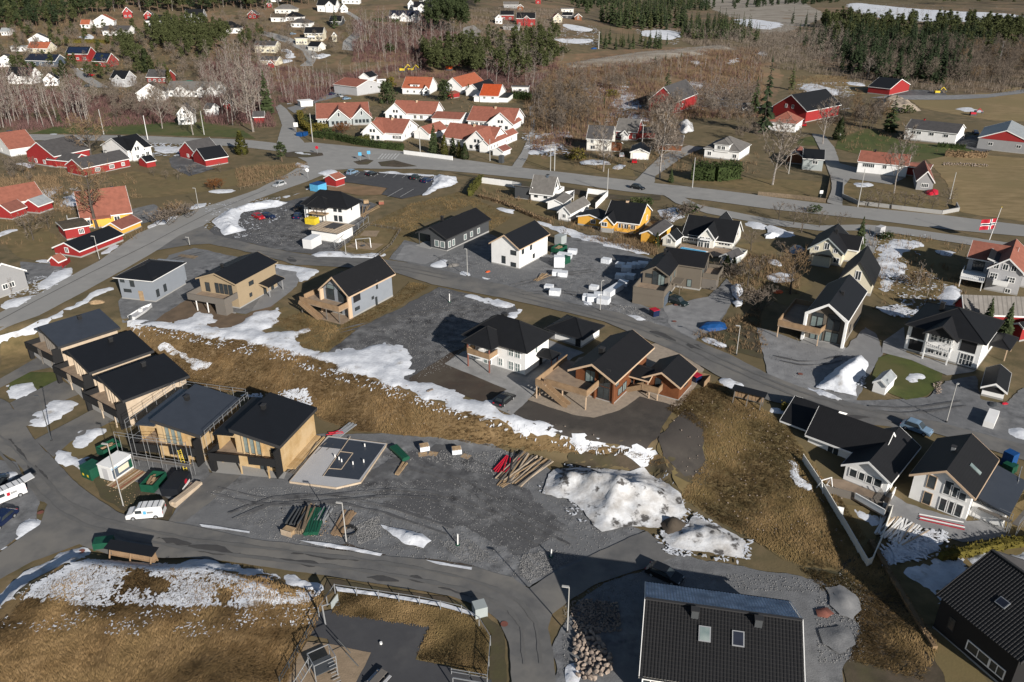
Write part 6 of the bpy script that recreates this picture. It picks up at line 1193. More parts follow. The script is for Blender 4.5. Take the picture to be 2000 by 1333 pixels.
# top middle
far('grey_hip_house','pale house with grey hipped roof at the top of the estate road',537,578,27,3.2,-4,10,'e',3.2,'offwhite','rgrey','hip',n=4)
far('dark_bungalow','bungalow with mossy black roof and garage door behind a thuja',530,557,43,3.0,0,8,'e',2.4,'white','rmoss',n=2)
far('black_hip_bungalow','white bungalow with black hipped roof left of the big spruce',557,591,42,3.0,-4,9,'e',3.2,'white','rblack','hip',n=3)
far('grey_roof_bungalow','white bungalow with grey hipped roof in front of the black hipped one',568,609,54,3.0,-6,9,'e',2.8,'white','rdgrey','hip',n=4)
far('cream_balcony_house','cream house with black roof and long balcony by the bend',596,633,80,5.0,-4,9,'e',3.4,'cream','rblack',rows=2,n=5,balcony=True)
far('cream_annex','cream flat topped annex with garage doors left of the balcony house',578,602,88,4.2,-4,7,'e',.3,'cream','rdgrey',n=4,chim=False)
far('white_gable_garage','white gabled garage with black roof beside the bend',601,633,100,2.8,-25,8,'e',2.6,'offwhite','rblack',n=1,chim=False,cat='garage')
far('cream_tower_cabin','small cream cabin on a retaining wall right of the balcony house',647,658,82,4.0,10,5,'g',2.0,'cream','rdgrey',n=1,chim=False)
far('black_white_house','black house with white trim right of the big spruce',644,670,50,2.8,-8,8,'e',3.4,'dkgrey','rblack',n=3)
far('large_white_house','large white house with black roof and front gable at the top of the road',620,660,24,5.0,-8,10,'e',4.2,'white','rblack',cross=[(.7,7)],n=3)
far('white_gable_garage','white gabled garage at the top of the road',661,679,25,3.2,18,7,'g',3.0,'white','rblack',n=1,chim=False,cat='garage')
far('pale_bungalow','long pale bungalow with grey roof and brick basement inside the road bend',498,542,104,4.6,-6,10,'e',2.4,'cream','rdgrey',n=4)
far('pale_garage','pale garage with grey roof below the long pale bungalow',508,548,128,3.0,-14,8,'e',1.8,'cream','rdgrey',n=1,chim=False,cat='garage')
far('red_hut','small red hut at the foot of the road bend',521,535,133,2.4,10,5,'g',2.0,'red','rred',n=0,chim=False,cat='hut')
far('top_white_house','white house at the very top edge beside birches',668,702,8,4.0,0,9,'e',3.0,'white','rdgrey',n=4)
far('twin_gable_house','white house with blue black roof and two front gables above the brushy slope',760,820,42,3.6,-8,9,'e',3.8,'white','rblue',cross=[(.2,5),(.52,6),(.9,5)],n=4)
far('dormer_house','white house with black roof and a central dormer behind the twin gabled one',808,845,25,4.0,-4,9,'e',4.0,'white','rblack',cross=[(.45,6)],n=3)
far('top_dark_house','dark roofed white house at the top edge behind the dormer house',820,872,12,4.0,-6,10,'e',4.0,'white','rblack',cross=[(.25,5)],n=3)
far('white_gable_house','white gable left of the dormer house near the top edge',795,809,19,4.2,8,7,'g',3.0,'white','rblack',n=1)
far('red_white_cabin','little cabin with red gable and white lower wall on the wooded slope',966,981,47,4.2,6,6,'g',2.4,'white','rred',n=2,chim=False)
far('red_hall_house','tall bright red house with black roof and white gabled balcony',1009,1046,51,5.6,-4,9,'e',3.8,'red','rblack',cross=[(.55,4.5)],rows=1,n=3)
far('dark_red_house','dark red house in the shade left of the tall red one',978,1003,40,4.0,0,8,'e',2.8,'darkred','rblack',n=2)
far('grey_roof_house','house with wide grey roof at the top above the red houses',984,1012,17,3.2,0,9,'e',2.4,'grey','rgrey',n=2)
far('brick_cabin','reddish cabin beside the grey roofed house near the top',1010,1022,22,3.4,0,6,'g',2.2,'log','rdgrey',n=1)
far('grey_carport','long grey roof of a carport in front of the red houses',983,1016,60,2.6,-8,7,'e',1.4,'grey','rgrey',n=0,chim=False,cat='carport')
far('cream_orange_house','cream house with orange roof on the snowy slope',1077,1098,45,4.0,12,7,'g',3.2,'cream','rorange',n=2)
far('black_low_house','low black roofed house right of the cream orange roofed one',1098,1120,37,2.8,-12,7,'e',2.2,'dkgrey','rblack',n=1)
far('brown_gable_cabin','brown gabled cabin at the edge of the snowy slope',1120,1136,40,2.8,10,6,'g',2.4,'log','rgrey',n=1,chim=False)
far('grey_flat_house','house with flat grey roof above the black roofed low house',1096,1120,25,3.2,0,7,'e',.8,'offwhite','rgrey',n=2,chim=False)
far('red_top_house','red house at the top edge among snow patches',1046,1056,8,4.2,0,6,'g',2.4,'red','rdgrey',n=1)
far('white_top_house','white house at the top edge left of the snow patches',520,545,4,3.4,0,8,'e',2.6,'white','rdgrey',n=2)
far('red_small_house','small red gable near the grey hipped house, top',521,530,15,2.8,8,5,'g',2.2,'red','rgrey',n=1,chim=False)
far('grey_barn','grey fence shed in the shade between the dark spruces, right of the birch scrub',1450,1468,222,2.6,0,6,'e',1.6,'concrete','rgrey',n=0,chim=False,cat='shed')
far('white_glass_shed','white low shed with flat roof behind the laurel hedge, back of the estate',1000,1034,182,3.0,-6,5,'e',.4,'white','rdgrey',n=1,chim=False,cat='shed')
far('white_cottage','small white cottage by the orange roofed house garden',822,838,187,2.6,14,5,'g',2.0,'white','rbrown',n=1,chim=False,cat='cottage')
# ================================================================ vegetation
def tri_mesh(name,V,m): 
    V = np.asarray(V,float).reshape(-1,3); return np_mesh(name,V,np.arange(len(V)).reshape(-1,3),m)
def spruce_crown(h,r,lv,br,seed,m,z0=.08,ragged=.25):
    g = np.random.default_rng(seed); V = []
    for i in range(lv):
        t = i/(lv - 1); z = h*(z0 + (1 - z0)*t ** .92)
        L = r*(1 - t) ** .85*(1 - .25*(t < .12)) + .12
        for k in range(max(4,int(br*(1 - t*.55)))):
            a = g.uniform(0,6.283); l = L*g.uniform(1 - ragged*1.6,1 + ragged*.5); d = np.array([math.cos(a),math.sin(a),0]); s = np.array([-d[1],d[0],0]); zz = z + g.uniform(-.5,.5)*h/lv
            dr = l*g.uniform(.15,.5); w = l*g.uniform(.22,.36) + .12
            p0 = np.array([0,0,zz]); p2 = d*l + [0,0,zz - dr]; pm = d*l*.5 + [0,0,zz - dr*.25 + .05]; c = d*l*.6 + [0,0,zz - dr*.9 - .12*l]
            for q in (1,-1):
                e = c + s*w*q; V += [p0,e,pm,pm,e,p2]
    for q in range(4):
        a = q*1.57; V += [(math.cos(a)*.25,math.sin(a)*.25,h*.94),(math.cos(a + 1.6)*.25,math.sin(a + 1.6)*.25,h*.94),(0,0,h*1.03)]
    return tri_mesh('crown',V,m)
def clump(V,c,rx,rz,n,g,size):
    for _ in range(n):
        v = g.normal(size=3); v /= np.linalg.norm(v); p = c + v*[rx,rx,rz]*g.uniform(.55,1.0) ** .5; d = g.normal(size=3) + v*.9; d /= np.linalg.norm(d); e = np.cross(d,v + [.1,.2,.3]); e /= np.linalg.norm(e) + 1e-6
        s = size*g.uniform(.6,1.3); V += [p - e*s*.45,p + e*s*.45,p + d*s]
def pine_crown(h,r,seed,m,z0=.42,n=34,k=15,size=.9):
    g = np.random.default_rng(seed); V = []
    for i in range(n):
        t = g.uniform(0,1) ** .9; z = h*(z0 + (1 - z0)*t); R_ = r*(math.sin(math.pi*min(1,.22 + t*.78)) ** .8 + .1); a = g.uniform(0,6.28); q = R_*g.uniform(.2,1)
        clump(V,np.array([q*math.cos(a),q*math.sin(a),z]),r*g.uniform(.25,.42),r*.2,k,g,size)
    return tri_mesh('crown',V,m)
def bush_crown(h,r,seed,m,n=26,k=12,size=.35):
    g = np.random.default_rng(seed); V = []
    for i in range(n):
        a = g.uniform(0,6.28); t = g.uniform(.05,1); q = r*math.sqrt(g.uniform(0,1))*(1 - .55*t); clump(V,np.array([q*math.cos(a),q*math.sin(a),h*t*.85 + .1]),r*.33,h*.14,k,g,size)
    return tri_mesh('crown',V,m)
def cone_crown(h,r,seed,m,n=420,size=.35,bulge=1.0):
    g = np.random.default_rng(seed); V = []
    for i in range(n):
        t = g.uniform(0,1) ** 1.3; a = g.uniform(0,6.28); R_ = r*(1 - t ** 1.5*.95)*(.72 + .28*min(1,t*6))*g.uniform(.72,1.05); p = np.array([R_*math.cos(a),R_*math.sin(a),h*t*.97 + .03]); d = np.array([math.cos(a)*.4,math.sin(a)*.4,g.uniform(.3,1.0)]); s = size*g.uniform(.6,1.5); e = np.array([-math.sin(a),math.cos(a),g.uniform(-.3,.3)]); V += [p - e*s*.6,p + e*s*.6,p + d*s*1.4]
    return tri_mesh('crown',V,m)
def bare_tree(h,r,seed,trunk_m,twig_m,limbs=9,sub=5,tw=7,upright=.55,z0=.25,thick=1.0,lean=0.0,stems=1):
    "returns (trunk+limbs mesh, twig mesh)"
    g = np.random.default_rng(seed); tb = MB(); V = []
    def twig(p,d,l,w):
        e = np.cross(d,g.normal(size=3)); e /= np.linalg.norm(e) + 1e-6; V.extend([p - e*w,p + e*w,p + d*l])
    for st in range(stems):
        off = np.array([g.uniform(-.5,.5),g.uniform(-.5,.5),0])*(stems > 1)*1.4; ln = np.array([g.uniform(-1,1),g.uniform(-1,1),0])*h*(.05 + .12*(stems > 1)) + np.array([lean*h,0,0])
        hh = h*g.uniform(.8,1.0) if stems > 1 else h; rt = .018*h*thick/(1 + .3*(stems > 1))
        P_ = lambda t: off + ln*t*t + np.array([math.sin(t*5 + seed)*.02*h,math.cos(t*4 + seed)*.02*h,hh*t])
        tb.tube([P_(-.03)] + [P_(t) for t in (.2,.45,.7,.95)],rt*1.15,5,rt*.22)
        for i in range(limbs):
            t = z0 + (1 - z0)*(i + g.uniform(.1,.9))/limbs; a = i*2.4 + g.uniform(-.5,.5); up = upright*g.uniform(.7,1.4); L = r*g.uniform(.75,1.15)*(1.15 - .75*max(0,(t - z0)/(1 - z0)) ** 1.5)
            d = np.array([math.cos(a),math.sin(a),up]); d /= np.linalg.norm(d); p = P_(t); q = p + d*L*.55 + [0,0,L*.02]; e = q + (d + [0,0,.25])*L*.5
            tb.tube([p,q,e],max(.035,rt*.42*(1.1 - t*.6)),4,.02)
            for j in range(sub):
                s = g.uniform(.25,1.0); b = (p + (q - p)*s/.55) if s < .55 else (q + (e - q)*(s - .55)/.45); dd = d*.6 + g.normal(size=3)*.55 + [0,0,.35]; dd /= np.linalg.norm(dd); l2 = L*g.uniform(.3,.55); twig(b,dd,l2,.075*max(.5,h/12))
                for k in range(tw):
                    s2 = g.uniform(.2,1); d3 = dd*.5 + g.normal(size=3)*.6 + [0,0,.2]; d3 /= np.linalg.norm(d3); twig(b + dd*l2*s2,d3,l2*g.uniform(.35,.8),.052*max(.5,h/12))
    return tb.mesh('trunk',trunk_m),tri_mesh('crown',V,twig_m)
def trunk_mesh(h,r,m): return MB().tube([(0,0,-.4),(0,0,h*.5),(0,0,h*.96)],r,6,r*.2).mesh('trunk',m)
PROTO = {}
def proto(kind,name,variants):
    "variants: list of (trunk mesh, crown mesh, nominal height)"
    PROTO[kind] = (name,variants)
proto('spruce','spruce_tree',[(trunk_mesh(16,.22,M['bark']),spruce_crown(16,r,17,9,s,M[m]),16) for r,s,m in ((3.1,1,'needle'),(2.7,2,'needle3'),(3.4,3,'needle'),(2.5,4,'needle2'))])
proto('spruce_fine','spruce_tree',[(trunk_mesh(10,.16,M['bark']),spruce_crown(10,2.3,26,15,s,M['needle'],.03,.2),10) for s in (11,12)])
proto('pine','pine_tree',[(trunk_mesh(14,.2,M['pinebark']),pine_crown(14,r,s,M[m],z0),14) for r,s,m,z0 in ((2.7,21,'needle',.3),(2.4,22,'needle2',.4),(3.0,23,'needle',.25),(2.5,24,'needle3',.35))])
proto('tallpine','pine_tree',[(trunk_mesh(20,.24,M['pinebark']),pine_crown(20,r,s,M[m],.5,30),20) for r,s,m in ((2.6,31,'needle'),(2.9,32,'needle2'))])
proto('birch','birch_tree',[(*bare_tree(15,3.0,s,M['birchbark'],M[m],10,4,6,1.1,.3,.7),15) for s,m in ((41,'twigred'),(42,'twig'),(43,'twigred'),(44,'twigpale'))])
proto('bare','bare_tree',[(*bare_tree(11,3.6,s,M['bark'],M[m],10,6,7,.8,.2,.9,0,2),11) for s,m in ((51,'twig'),(52,'twigbrown'),(53,'twig'))])
proto('bigbirch','birch_tree',[(*bare_tree(19,6.0,s,M['birchbark'],M['twigpale'],17,7,9,.8,.22,.85),19) for s in (61,62,63)])
proto('oak','oak_tree',[(*bare_tree(14,7.5,s,M['bark'],M['twigbrown'],16,8,9,.55,.28,1.9),14) for s in (71,72)])
proto('sapling','sapling_tree',[(*bare_tree(7,1.3,s,M['birchbark'],M[m],6,3,4,1.4,.3,.55),7) for s,m in ((81,'twigred'),(82,'twigbrown'),(83,'twig'))])
proto('orchard','fruit_tree',[(*bare_tree(4.5,2.4,s,M['bark'],M['twig'],9,6,7,.6,.25,1.5),4.5) for s in (91,92)])
proto('shrub','shrub',[(*bare_tree(2.2,1.4,s,M['bark'],M[m],9,5,6,.9,.05,.5,0,3),2.2) for s,m in ((95,'twigbrown'),(96,'twig'))])
proto('rust','rusty_shrub',[(*bare_tree(3,1.8,97,M['bark'],M['rust'],12,7,9,1.0,.05,.6,0,3),3)])
proto('bush','evergreen_bush',[(trunk_mesh(1.2,.08,M['bark']),bush_crown(2.4,1.6,s,M[m]),2.4) for s,m in ((101,'hedge'),(102,'needle2'))])
proto('yellowbush','yellow_bush',[(trunk_mesh(1.2,.08,M['bark']),bush_crown(2.4,1.6,103,M['hedge2']),2.4)])
proto('thuja','thuja_tree',[(trunk_mesh(3,.1,M['bark']),cone_crown(6,1.3,111,M['thuja'],460,.4),6),(trunk_mesh(3,.1,M['bark']),cone_crown(6,1.5,112,M['needle'],460,.4),6)])
proto('roundpine','round_conifer',[(trunk_mesh(6,.2,M['bark']),pine_crown(9,3.6,121,M['needle'],.08,60,16,.8),9)])
COUNT = {}; REST = {}
def tree(kind,u,v,h=None,top=None,label=None,group=None,var=None,wide=1.0,p=None,cat='tree'):
    name,vs = PROTO[kind]; fillin = label is None; p = P(u,v) if p is None else p
    if top is not None: h = height_at(p,top)
    t,c,h0 = vs[var if var is not None else random.randrange(len(vs))]; s = h/h0; rz = random.uniform(0,6.28); lim = 280
    if (fillin or COUNT.get(name,0) >= lim) and not top:
        REST.setdefault(kind,[]).append((p,s,rz,c,t)); return
    COUNT[name] = COUNT.get(name,0) + 1
    o = thing(name,label,cat,p,rz,group); o.scale = (s*wide,s*wide,s); link('trunk',t,o); link('crown',c,o); return o
def forest(kind,px,n,hmin,hmax,label,group,sep=1.0,fade=None):
    poly = wpoly(px); xs = [q[0] for q in poly]; ys = [q[1] for q in poly]; out = []
    X = rng.uniform(min(xs),max(xs),n*12); Y = rng.uniform(min(ys),max(ys),n*12); k = inpoly(X,Y,poly)
    pts = sorted(zip(X[k],Y[k]),key=lambda q: rng.random()); got = []
    for x,y in pts:
        if len(got) >= n: break
        if all((x - a) ** 2 + (y - b) ** 2 > sep*sep for a,b in got[-80:]): got.append((x,y))
    for x,y in sorted(got,key=lambda q: q[1]): tree(kind,0,0,rng.uniform(hmin,hmax),None,label,group,p=Vector((x,y,gz(x,y))),wide=rng.uniform(.85,1.2))
# single trees
T1 = tree
T1('spruce_fine',523,226,top=138,label='tall slim dark spruce above the junction',var=0,wide=.9)
T1('spruce_fine',1676,488,top=424,label='dark spruce beside the cream house and the narrow lane',var=0)
T1('spruce_fine',1922,650,top=582,label='spruce in front of the long red outbuilding, left of the pair',var=1)
T1('spruce_fine',1958,668,top=592,label='spruce in front of the long red outbuilding, right of the pair',var=0)
T1('spruce_fine',848,299,top=243,label='tall conifer between the red roofed houses and the white roadside wall',var=1,wide=1.15)
T1('spruce_fine',1310,357,top=329,label='bluish spruce by the drive mouth on the main road',var=0,wide=1.2)
T1('spruce',1490,262,top=112,label='very tall dark spruce left of the orange roofed house on the right',wide=.9,var=1)
T1('spruce',1472,225,top=150,label='dark spruce just left of the very tall one',var=0)
T1('spruce',1545,176,top=118,label='olive green spruce behind the red gable house',var=3)
T1('spruce',1302,190,top=132,label='small spruce standing against the tall red barn',var=0,wide=1.2)
T1('spruce',1738,258,top=186,label='windswept conifer beside the heap of broken stone',var=2,wide=1.3)
T1('spruce',117,243,top=209,label='small dark spruce at the left end of the green lawn',var=0,wide=1.2)
T1('spruce',398,256,top=196,label='slim olive spruce beside the white gabled house at the lawn',var=3,wide=.8)
T1('spruce',655,56,top=12,label='big dark spruce in front of the houses at the top of the road',var=0,wide=1.2)
T1('pine',551,316,top=279,label='small pine on the snowy verge left of the junction',wide=1.6,var=0)
T1('thuja',473,302,top=258,label='olive cone shaped thuja beside the red garages',var=0,wide=1.5)
for u,v,tp,vr,w,lab in [(868,303,265,0,1.1,'olive thuja right of the tall estate conifer'),(885,303,270,1,1,'dark green thuja before the front right red roof'),(897,309,278,0,1,'yellow green thuja before the front right red roof'),(908,312,280,1,1.2,'broad dark thuja at the end of the white roadside wall'),(1282,484,455,1,.9,'slim dark thuja beside the yellow garage'),(1418,530,500,1,1.3,'dark bushy conifer by the little playhouse, left one'),(1432,527,503,1,1.2,'dark bushy conifer by the little playhouse, right one'),(1637,274,230,1,1.2,'dark pointed thuja by the drive of the red gable house'),(915,183,165,0,1,'yellow brown thuja beside the orange red gabled house'),(289,142,95,1,1.3,'tall dark green conifer at the right end of the hedge like row, left hillside'),(125,152,118,1,1.4,'rounded dark conifer in front of the grey solar barn yard'),(332,165,134,0,1.1,'green conifer right of the dark red farm house')]:
    T1('thuja',u,v,top=tp,var=vr,wide=w,label=lab)
T1('roundpine',869,196,top=159,label='round dark tree between the two orange roofed houses',wide=1.1)
T1('roundpine',757,203,top=160,label='dark green tree left of the orange roofed house',wide=1)
T1('yellowbush',764,172,top=150,label='yellow green tree above the estate',wide=1.0)
for u,v,tp,w,lab,vr in [(1511,362,240,1.0,'large pale bare birch by the low fence of the main road',0),(1290,350,205,.8,'tall pale birch beside the drive mouth',1),(1177,336,245,1.0,'bare birch in the lawn before the white two storey house',2),(1607,282,198,1.0,'white stemmed birch beside the winding drive',0),(1746,378,258,.7,'bare birch in front of the white red roofed house',1),(317,252,180,.9,'pale birch at the right end of the green lawn',1),(378,264,192,1.0,'bare birch beside the farm road pole',0),(493,258,130,.9,'very tall purple grey birch above the junction',2),(1693,156,115,1.2,'pale bare tree at the edge of the dark wood',1)]:
    T1('bigbirch',u,v,top=tp,label=lab,wide=w,var=vr)
T1('oak',190,446,top=338,label='large bare oak in front of the yellow house with red roof',var=0,wide=.85)
T1('oak',180,312,top=238,label='broad bare oak behind the red barn',var=1,wide=1.0)
T1('oak',1543,575,top=498,label='broad bare fruit tree between the cream house and the gravel',var=1,wide=.7)
for u,v,tp in [(325,350,335),(350,352,333),(375,345,325),(430,337,320),(300,345,330)]: T1('orchard',u,v,top=tp,label='small pruned fruit tree on the lawn below the red garages',group='fruit trees on the left lawn')
for u,v,tp in [(1690,405,375),(1715,408,375),(1740,408,378),(1765,410,380),(1790,412,380),(1820,412,385),(1848,405,372)]: T1('orchard',u,v,top=tp,label='bare fruit tree inside the pale roadside wall',group='fruit trees inside the pale wall')
for u,v,tp in [(1550,440,405),(1600,445,415),(1520,430,400),(1640,448,420),(1565,455,415)]: T1('orchard',u,v,top=tp,label='bare bush like tree between the road and the cycle path',group='small trees beside the cycle path')
for u,v,tp in [(1465,490,455),(1480,545,505),(1460,560,510),(1500,590,560),(1530,520,480),(1100,470,450),(1230,465,445),(1200,475,455),(1170,470,450),(65,470,425),(50,455,420),(95,445,415)]: T1('orchard',u,v,top=tp,label='tangled bare garden tree among the houses',group='bare garden trees')
for u,v,tp,lab in [(1783,598,510,'slim leaning birch on the lawn beside the patch of snow, left one'),(1806,598,530,'slim leaning birch on the lawn beside the patch of snow, right one')]: T1('birch',u,v,top=tp,label=lab,wide=.6,var=3)
T1('birch',25,582,top=545,label='pruned pale tree in front of the grey house at the left edge',wide=.8,var=1); T1('rust',668,262,top=243,label='orange brown beech hedge bush before the leftmost red roof',wide=1.6); T1('rust',420,371,top=352,label='rusty round bush on the verge of the left lawn',wide=1.6)
for u,v,tp in [(1790,560,535),(1470,600,570),(1430,545,520),(320,440,415),(340,425,400),(360,425,402),(585,415,405),(1300,440,420),(1340,425,402)]: T1('shrub',u,v,top=tp,label='bare brown garden shrub',group='bare garden shrubs',cat='shrub',wide=1.6)
for u,v,tp in [(1345,418,396),(1240,400,385),(1262,402,386),(1730,468,452),(1590,415,400),(600,248,230),(620,258,240),(595,232,222),(1125,312,290),(640,265,250),(1195,190,175),(1100,105,90),(760,100,85),(45,130,118),(60,133,120),(1770,222,205),(1735,225,210)]: T1(random.choice(['bush','yellowbush']),u,v,top=tp,label='low evergreen garden bush',group='evergreen garden bushes',cat='bush',wide=1.5)
for u,v in [(1365,205),(1180,203),(1135,190),(1400,118),(1280,120),(1300,118),(1180,205),(1120,185),(1330,115)]: T1('spruce',u,v,4.5,label='young spruce dotted over the brown scrub',group='young spruces on the scrub',var=0)
# woods
G1 = 'conifers of the wood at the upper left'
forest('pine',[(-60,0),(270,0),(235,30),(185,28),(150,50),(95,62),(40,66),(-60,85)],190,11,17,'dark pine of the wood at the upper left edge','pines of the upper left wood',3)
forest('birch',[(150,0),(400,0),(640,0),(600,14),(480,24),(350,28),(240,22),(160,30)],40,11,16,'bare birch among the pines along the top left','birches among the top left pines',3)
forest('pine',[(255,0),(640,0),(620,10),(500,25),(400,26),(300,30),(260,22)],110,12,18,'pine of the wood along the top left edge','pines along the top left edge',3)
forest('pine',[(285,62),(340,52),(420,60),(455,80),(440,105),(405,118),(365,108),(300,98)],95,9,14,'pine of the dense clump in the middle of the left slope','pines of the left slope clump',2.5)
forest('pine',[(222,78),(250,82),(285,128),(272,142),(245,118)],22,8,13,'pine of the narrow row running down the left slope','pines of the narrow row',2.5)
forest('pine',[(470,80),(530,70),(540,95),(495,105),(460,100)],14,7,10,'pine above the purple birch wood','pines above the birch wood',2.5)
forest('birch',[(395,165),(440,120),(520,135),(535,228),(490,252),(445,244),(405,215)],72,13,19,'tall purple grey birch in the wood above the junction','birches of the wood above the junction',2.2)
forest('birch',[(-60,195),(60,182),(110,205),(170,215),(185,252),(110,254),(-60,268)],80,13,18,'slender bare birch of the grove at the left edge','birches of the left edge grove',2.2)
forest('bare',[(190,195),(330,190),(345,225),(280,235),(210,238)],18,7,10,'spreading bare tree behind the green lawn','bare trees behind the green lawn',4)
forest('sapling',[(535,130),(640,145),(660,180),(600,203),(555,207)],75,6,11,'reddish birch sapling on the slope above the side lane','saplings above the side lane',1.6)
forest('birch',[(690,62),(760,48),(905,75),(900,112),(760,122),(700,118)],70,12,17,'bare reddish birch on the brushy slope below the twin gabled house','birches of the brushy slope',3)
forest('tallpine',[(828,62),(858,42),(900,28),(915,78),(850,82)],60,17,23,'tall pine of the group right of the twin gabled house','tall pines right of the twin gabled house',3)
forest('tallpine',[(900,5),(960,0),(960,30),(910,40)],34,16,22,'tall pine near the top edge above the little turning place','tall pines at the top centre',3)
forest('pine',[(822,108),(945,95),(945,150),(890,152),(830,142)],80,9,14,'pine of the belt behind the orange roofed houses','pines behind the orange roofed houses',3)
forest('pine',[(950,85),(1090,70),(1085,130),(1040,165),(980,160),(950,130)],85,9,15,'pine of the mixed wood left of the gravel pit','pines left of the gravel pit',3)
forest('birch',[(900,100),(960,70),(1080,70),(1080,150),(1030,185),(960,165)],60,10,15,'bare birch of the mixed wood left of the gravel pit','birches left of the gravel pit',3)
forest('spruce',[(1155,45),(1240,30),(1330,30),(1340,55),(1300,62),(1220,58)],75,17,25,'tall dark spruce of the wood at the top, right of centre','tall spruces at the top right of centre',3.5)
forest('spruce',[(1100,0),(1380,-5),(1390,20),(1300,25),(1150,32)],80,16,22,'tall spruce along the top edge, right of centre','spruces along the top edge',4)
forest('spruce',[(1165,86),(1240,84),(1310,82),(1300,98),(1220,98),(1160,100)],26,8,13,'young dark spruce in front of the gravel pit','young spruces before the gravel pit',2.5)
forest('spruce',[(1330,55),(1400,48),(1480,72),(1480,86),(1390,80),(1330,75)],80,11,18,'spruce of the belt beside the sand field','spruces beside the sand field',3)
forest('birch',[(1330,78),(1480,85),(1640,70),(1640,145),(1600,150),(1540,150),(1480,110),(1390,90)],95,10,16,'bare birch of the belt right of the gravel pit','birches right of the gravel pit',3)
forest('spruce',[(1655,70),(1760,75),(1900,80),(1890,150),(1840,168),(1720,165),(1680,140)],120,13,21,'dark spruce of the shaded wood at the upper right','spruces of the upper right wood',3.5)
forest('pine',[(1600,48),(1760,55),(2060,60),(2060,110),(1800,90),(1620,75)],110,11,17,'pine in front of the snow field, upper right','pines before the snow field',3.5)
forest('bare',[(1840,110),(2060,100),(2060,155),(1960,165),(1880,172),(1850,160)],80,9,15,'bare grey brown tree of the wood edge, upper right','bare trees of the upper right wood edge',3)
forest('spruce',[(1560,0),(1640,0),(1640,10),(1570,12)],14,14,20,'dark spruce at the top edge right of the sand field','spruces right of the sand field',4)
forest('pine',[(1640,-2),(2060,-2),(2060,12),(1850,12),(1700,4)],100,13,19,'pine beyond the snow field at the top right','pines beyond the snow field',5)
forest('bare',[(1055,190),(1130,185),(1160,240),(1140,268),(1070,268),(1045,240)],60,8,12,'olive brown bare tree in the thicket right of the lane','bare trees of the thicket right of the lane',2.2)
forest('bare',[(1270,235),(1310,235),(1310,300),(1275,300)],12,9,13,'bare tree of the row left of the brown roofed bungalow','bare trees left of the brown bungalow',2.5)
forest('birch',[(1340,195),(1440,180),(1470,215),(1440,245),(1360,235)],55,8,13,'thin birch on the snowy scrub behind the dormer house','thin birches behind the dormer house',2.5)
forest('bare',[(1620,215),(1700,215),(1740,245),(1700,262),(1640,250)],26,7,10,'bare tree in the thicket before the long white house','bare trees before the long white house',2.5)
forest('sapling',[(650,140),(820,122),(830,148),(760,160),(680,155)],60,5,9,'thin sapling on the brown clearing behind the estate','saplings behind the estate',1.8)
forest('sapling',[(1080,145),(1300,120),(1480,120),(1500,190),(1400,170),(1250,160),(1150,180)],110,4,9,'thin birch sapling on the scrub below the gravel pit','saplings below the gravel pit',2)
forest('sapling',[(1020,175),(1060,165),(1060,230),(1035,230)],26,6,9,'sapling on the bank beside the lane','saplings beside the lane',1.6)
forest('bare',[(110,60),(135,60),(260,90),(300,100),(240,75)],10,6,9,'bare reddish tree among the gardens of the left slope','bare trees among the left slope gardens',3)
forest('bare',[(-20,90),(50,80),(110,95),(20,110)],8,6,8,'bare tree near the left edge gardens','bare trees near the left edge',3)
forest('bare',[(470,45),(540,60),(520,80),(480,75)],8,6,9,'bare tree between the pyramid roofed house and the road','bare trees by the pyramid roofed house',3)
forest('bare',[(0,320),(60,318),(95,350),(60,365),(0,355)],10,3,6,'bare brushy tree below the red barn','brushy trees below the red barn',2)
for a in [('pine',[(1600,45),(2060,50),(2060,110),(1800,100),(1620,90)],120,11,17),('bare',[(1640,100),(2060,90),(2060,165),(1860,178),(1690,165)],120,8,14),('birch',[(1330,75),(1660,60),(1660,145),(1540,150),(1400,100)],110,9,15),('birch',[(950,60),(1100,50),(1110,130),(1040,190),(950,160)],80,9,14),('bare',[(1090,150),(1290,130),(1290,170),(1190,180),(1150,260),(1045,265),(1050,180)],90,5,9),('birch',[(660,40),(920,60),(920,125),(690,130)],70,10,15),('pine',[(-60,-2),(1100,-4),(1100,8),(620,8),(380,20),(-60,30)],260,11,18),('bare',[(0,62),(140,55),(300,80),(290,130),(120,160),(0,140)],50,4,8),('bare',[(430,40),(560,50),(660,90),(660,140),(540,130),(470,90)],50,4,9),('bare',[(200,180),(400,160),(420,240),(330,240),(210,235)],50,6,11),('birch',[(-60,180),(200,185),(200,250),(-60,262)],60,11,17),('birch',[(400,120),(530,120),(545,240),(470,250),(400,210)],60,12,17),('bare',[(1270,210),(1330,210),(1325,330),(1275,320)],25,8,13),('bare',[(1330,200),(1480,190),(1480,300),(1440,290),(1400,250)],45,6,11),('pine',[(0,70),(270,55),(420,105),(400,150),(250,150),(100,175),(0,140)],60,6,11),('bare',[(0,70),(300,60),(420,110),(400,160),(200,170),(0,165)],110,5,10),('bare',[(400,30),(560,40),(690,100),(640,140),(500,120),(420,90)],70,5,10),('spruce',[(1640,85),(1900,78),(1960,130),(1850,168),(1690,160),(1640,140)],170,12,20),('spruce',[(1540,45),(1660,48),(1660,125),(1590,130)],45,11,17),('pine',[(1900,60),(2060,55),(2060,120),(1920,120)],60,11,17),('spruce',[(1100,-4),(1640,-4),(1640,5),(1100,12)],120,14,20),('birch',[(1640,30),(2060,50),(2060,70),(1640,55)],60,9,14)]: forest(*a[:5],None,None,1.5)
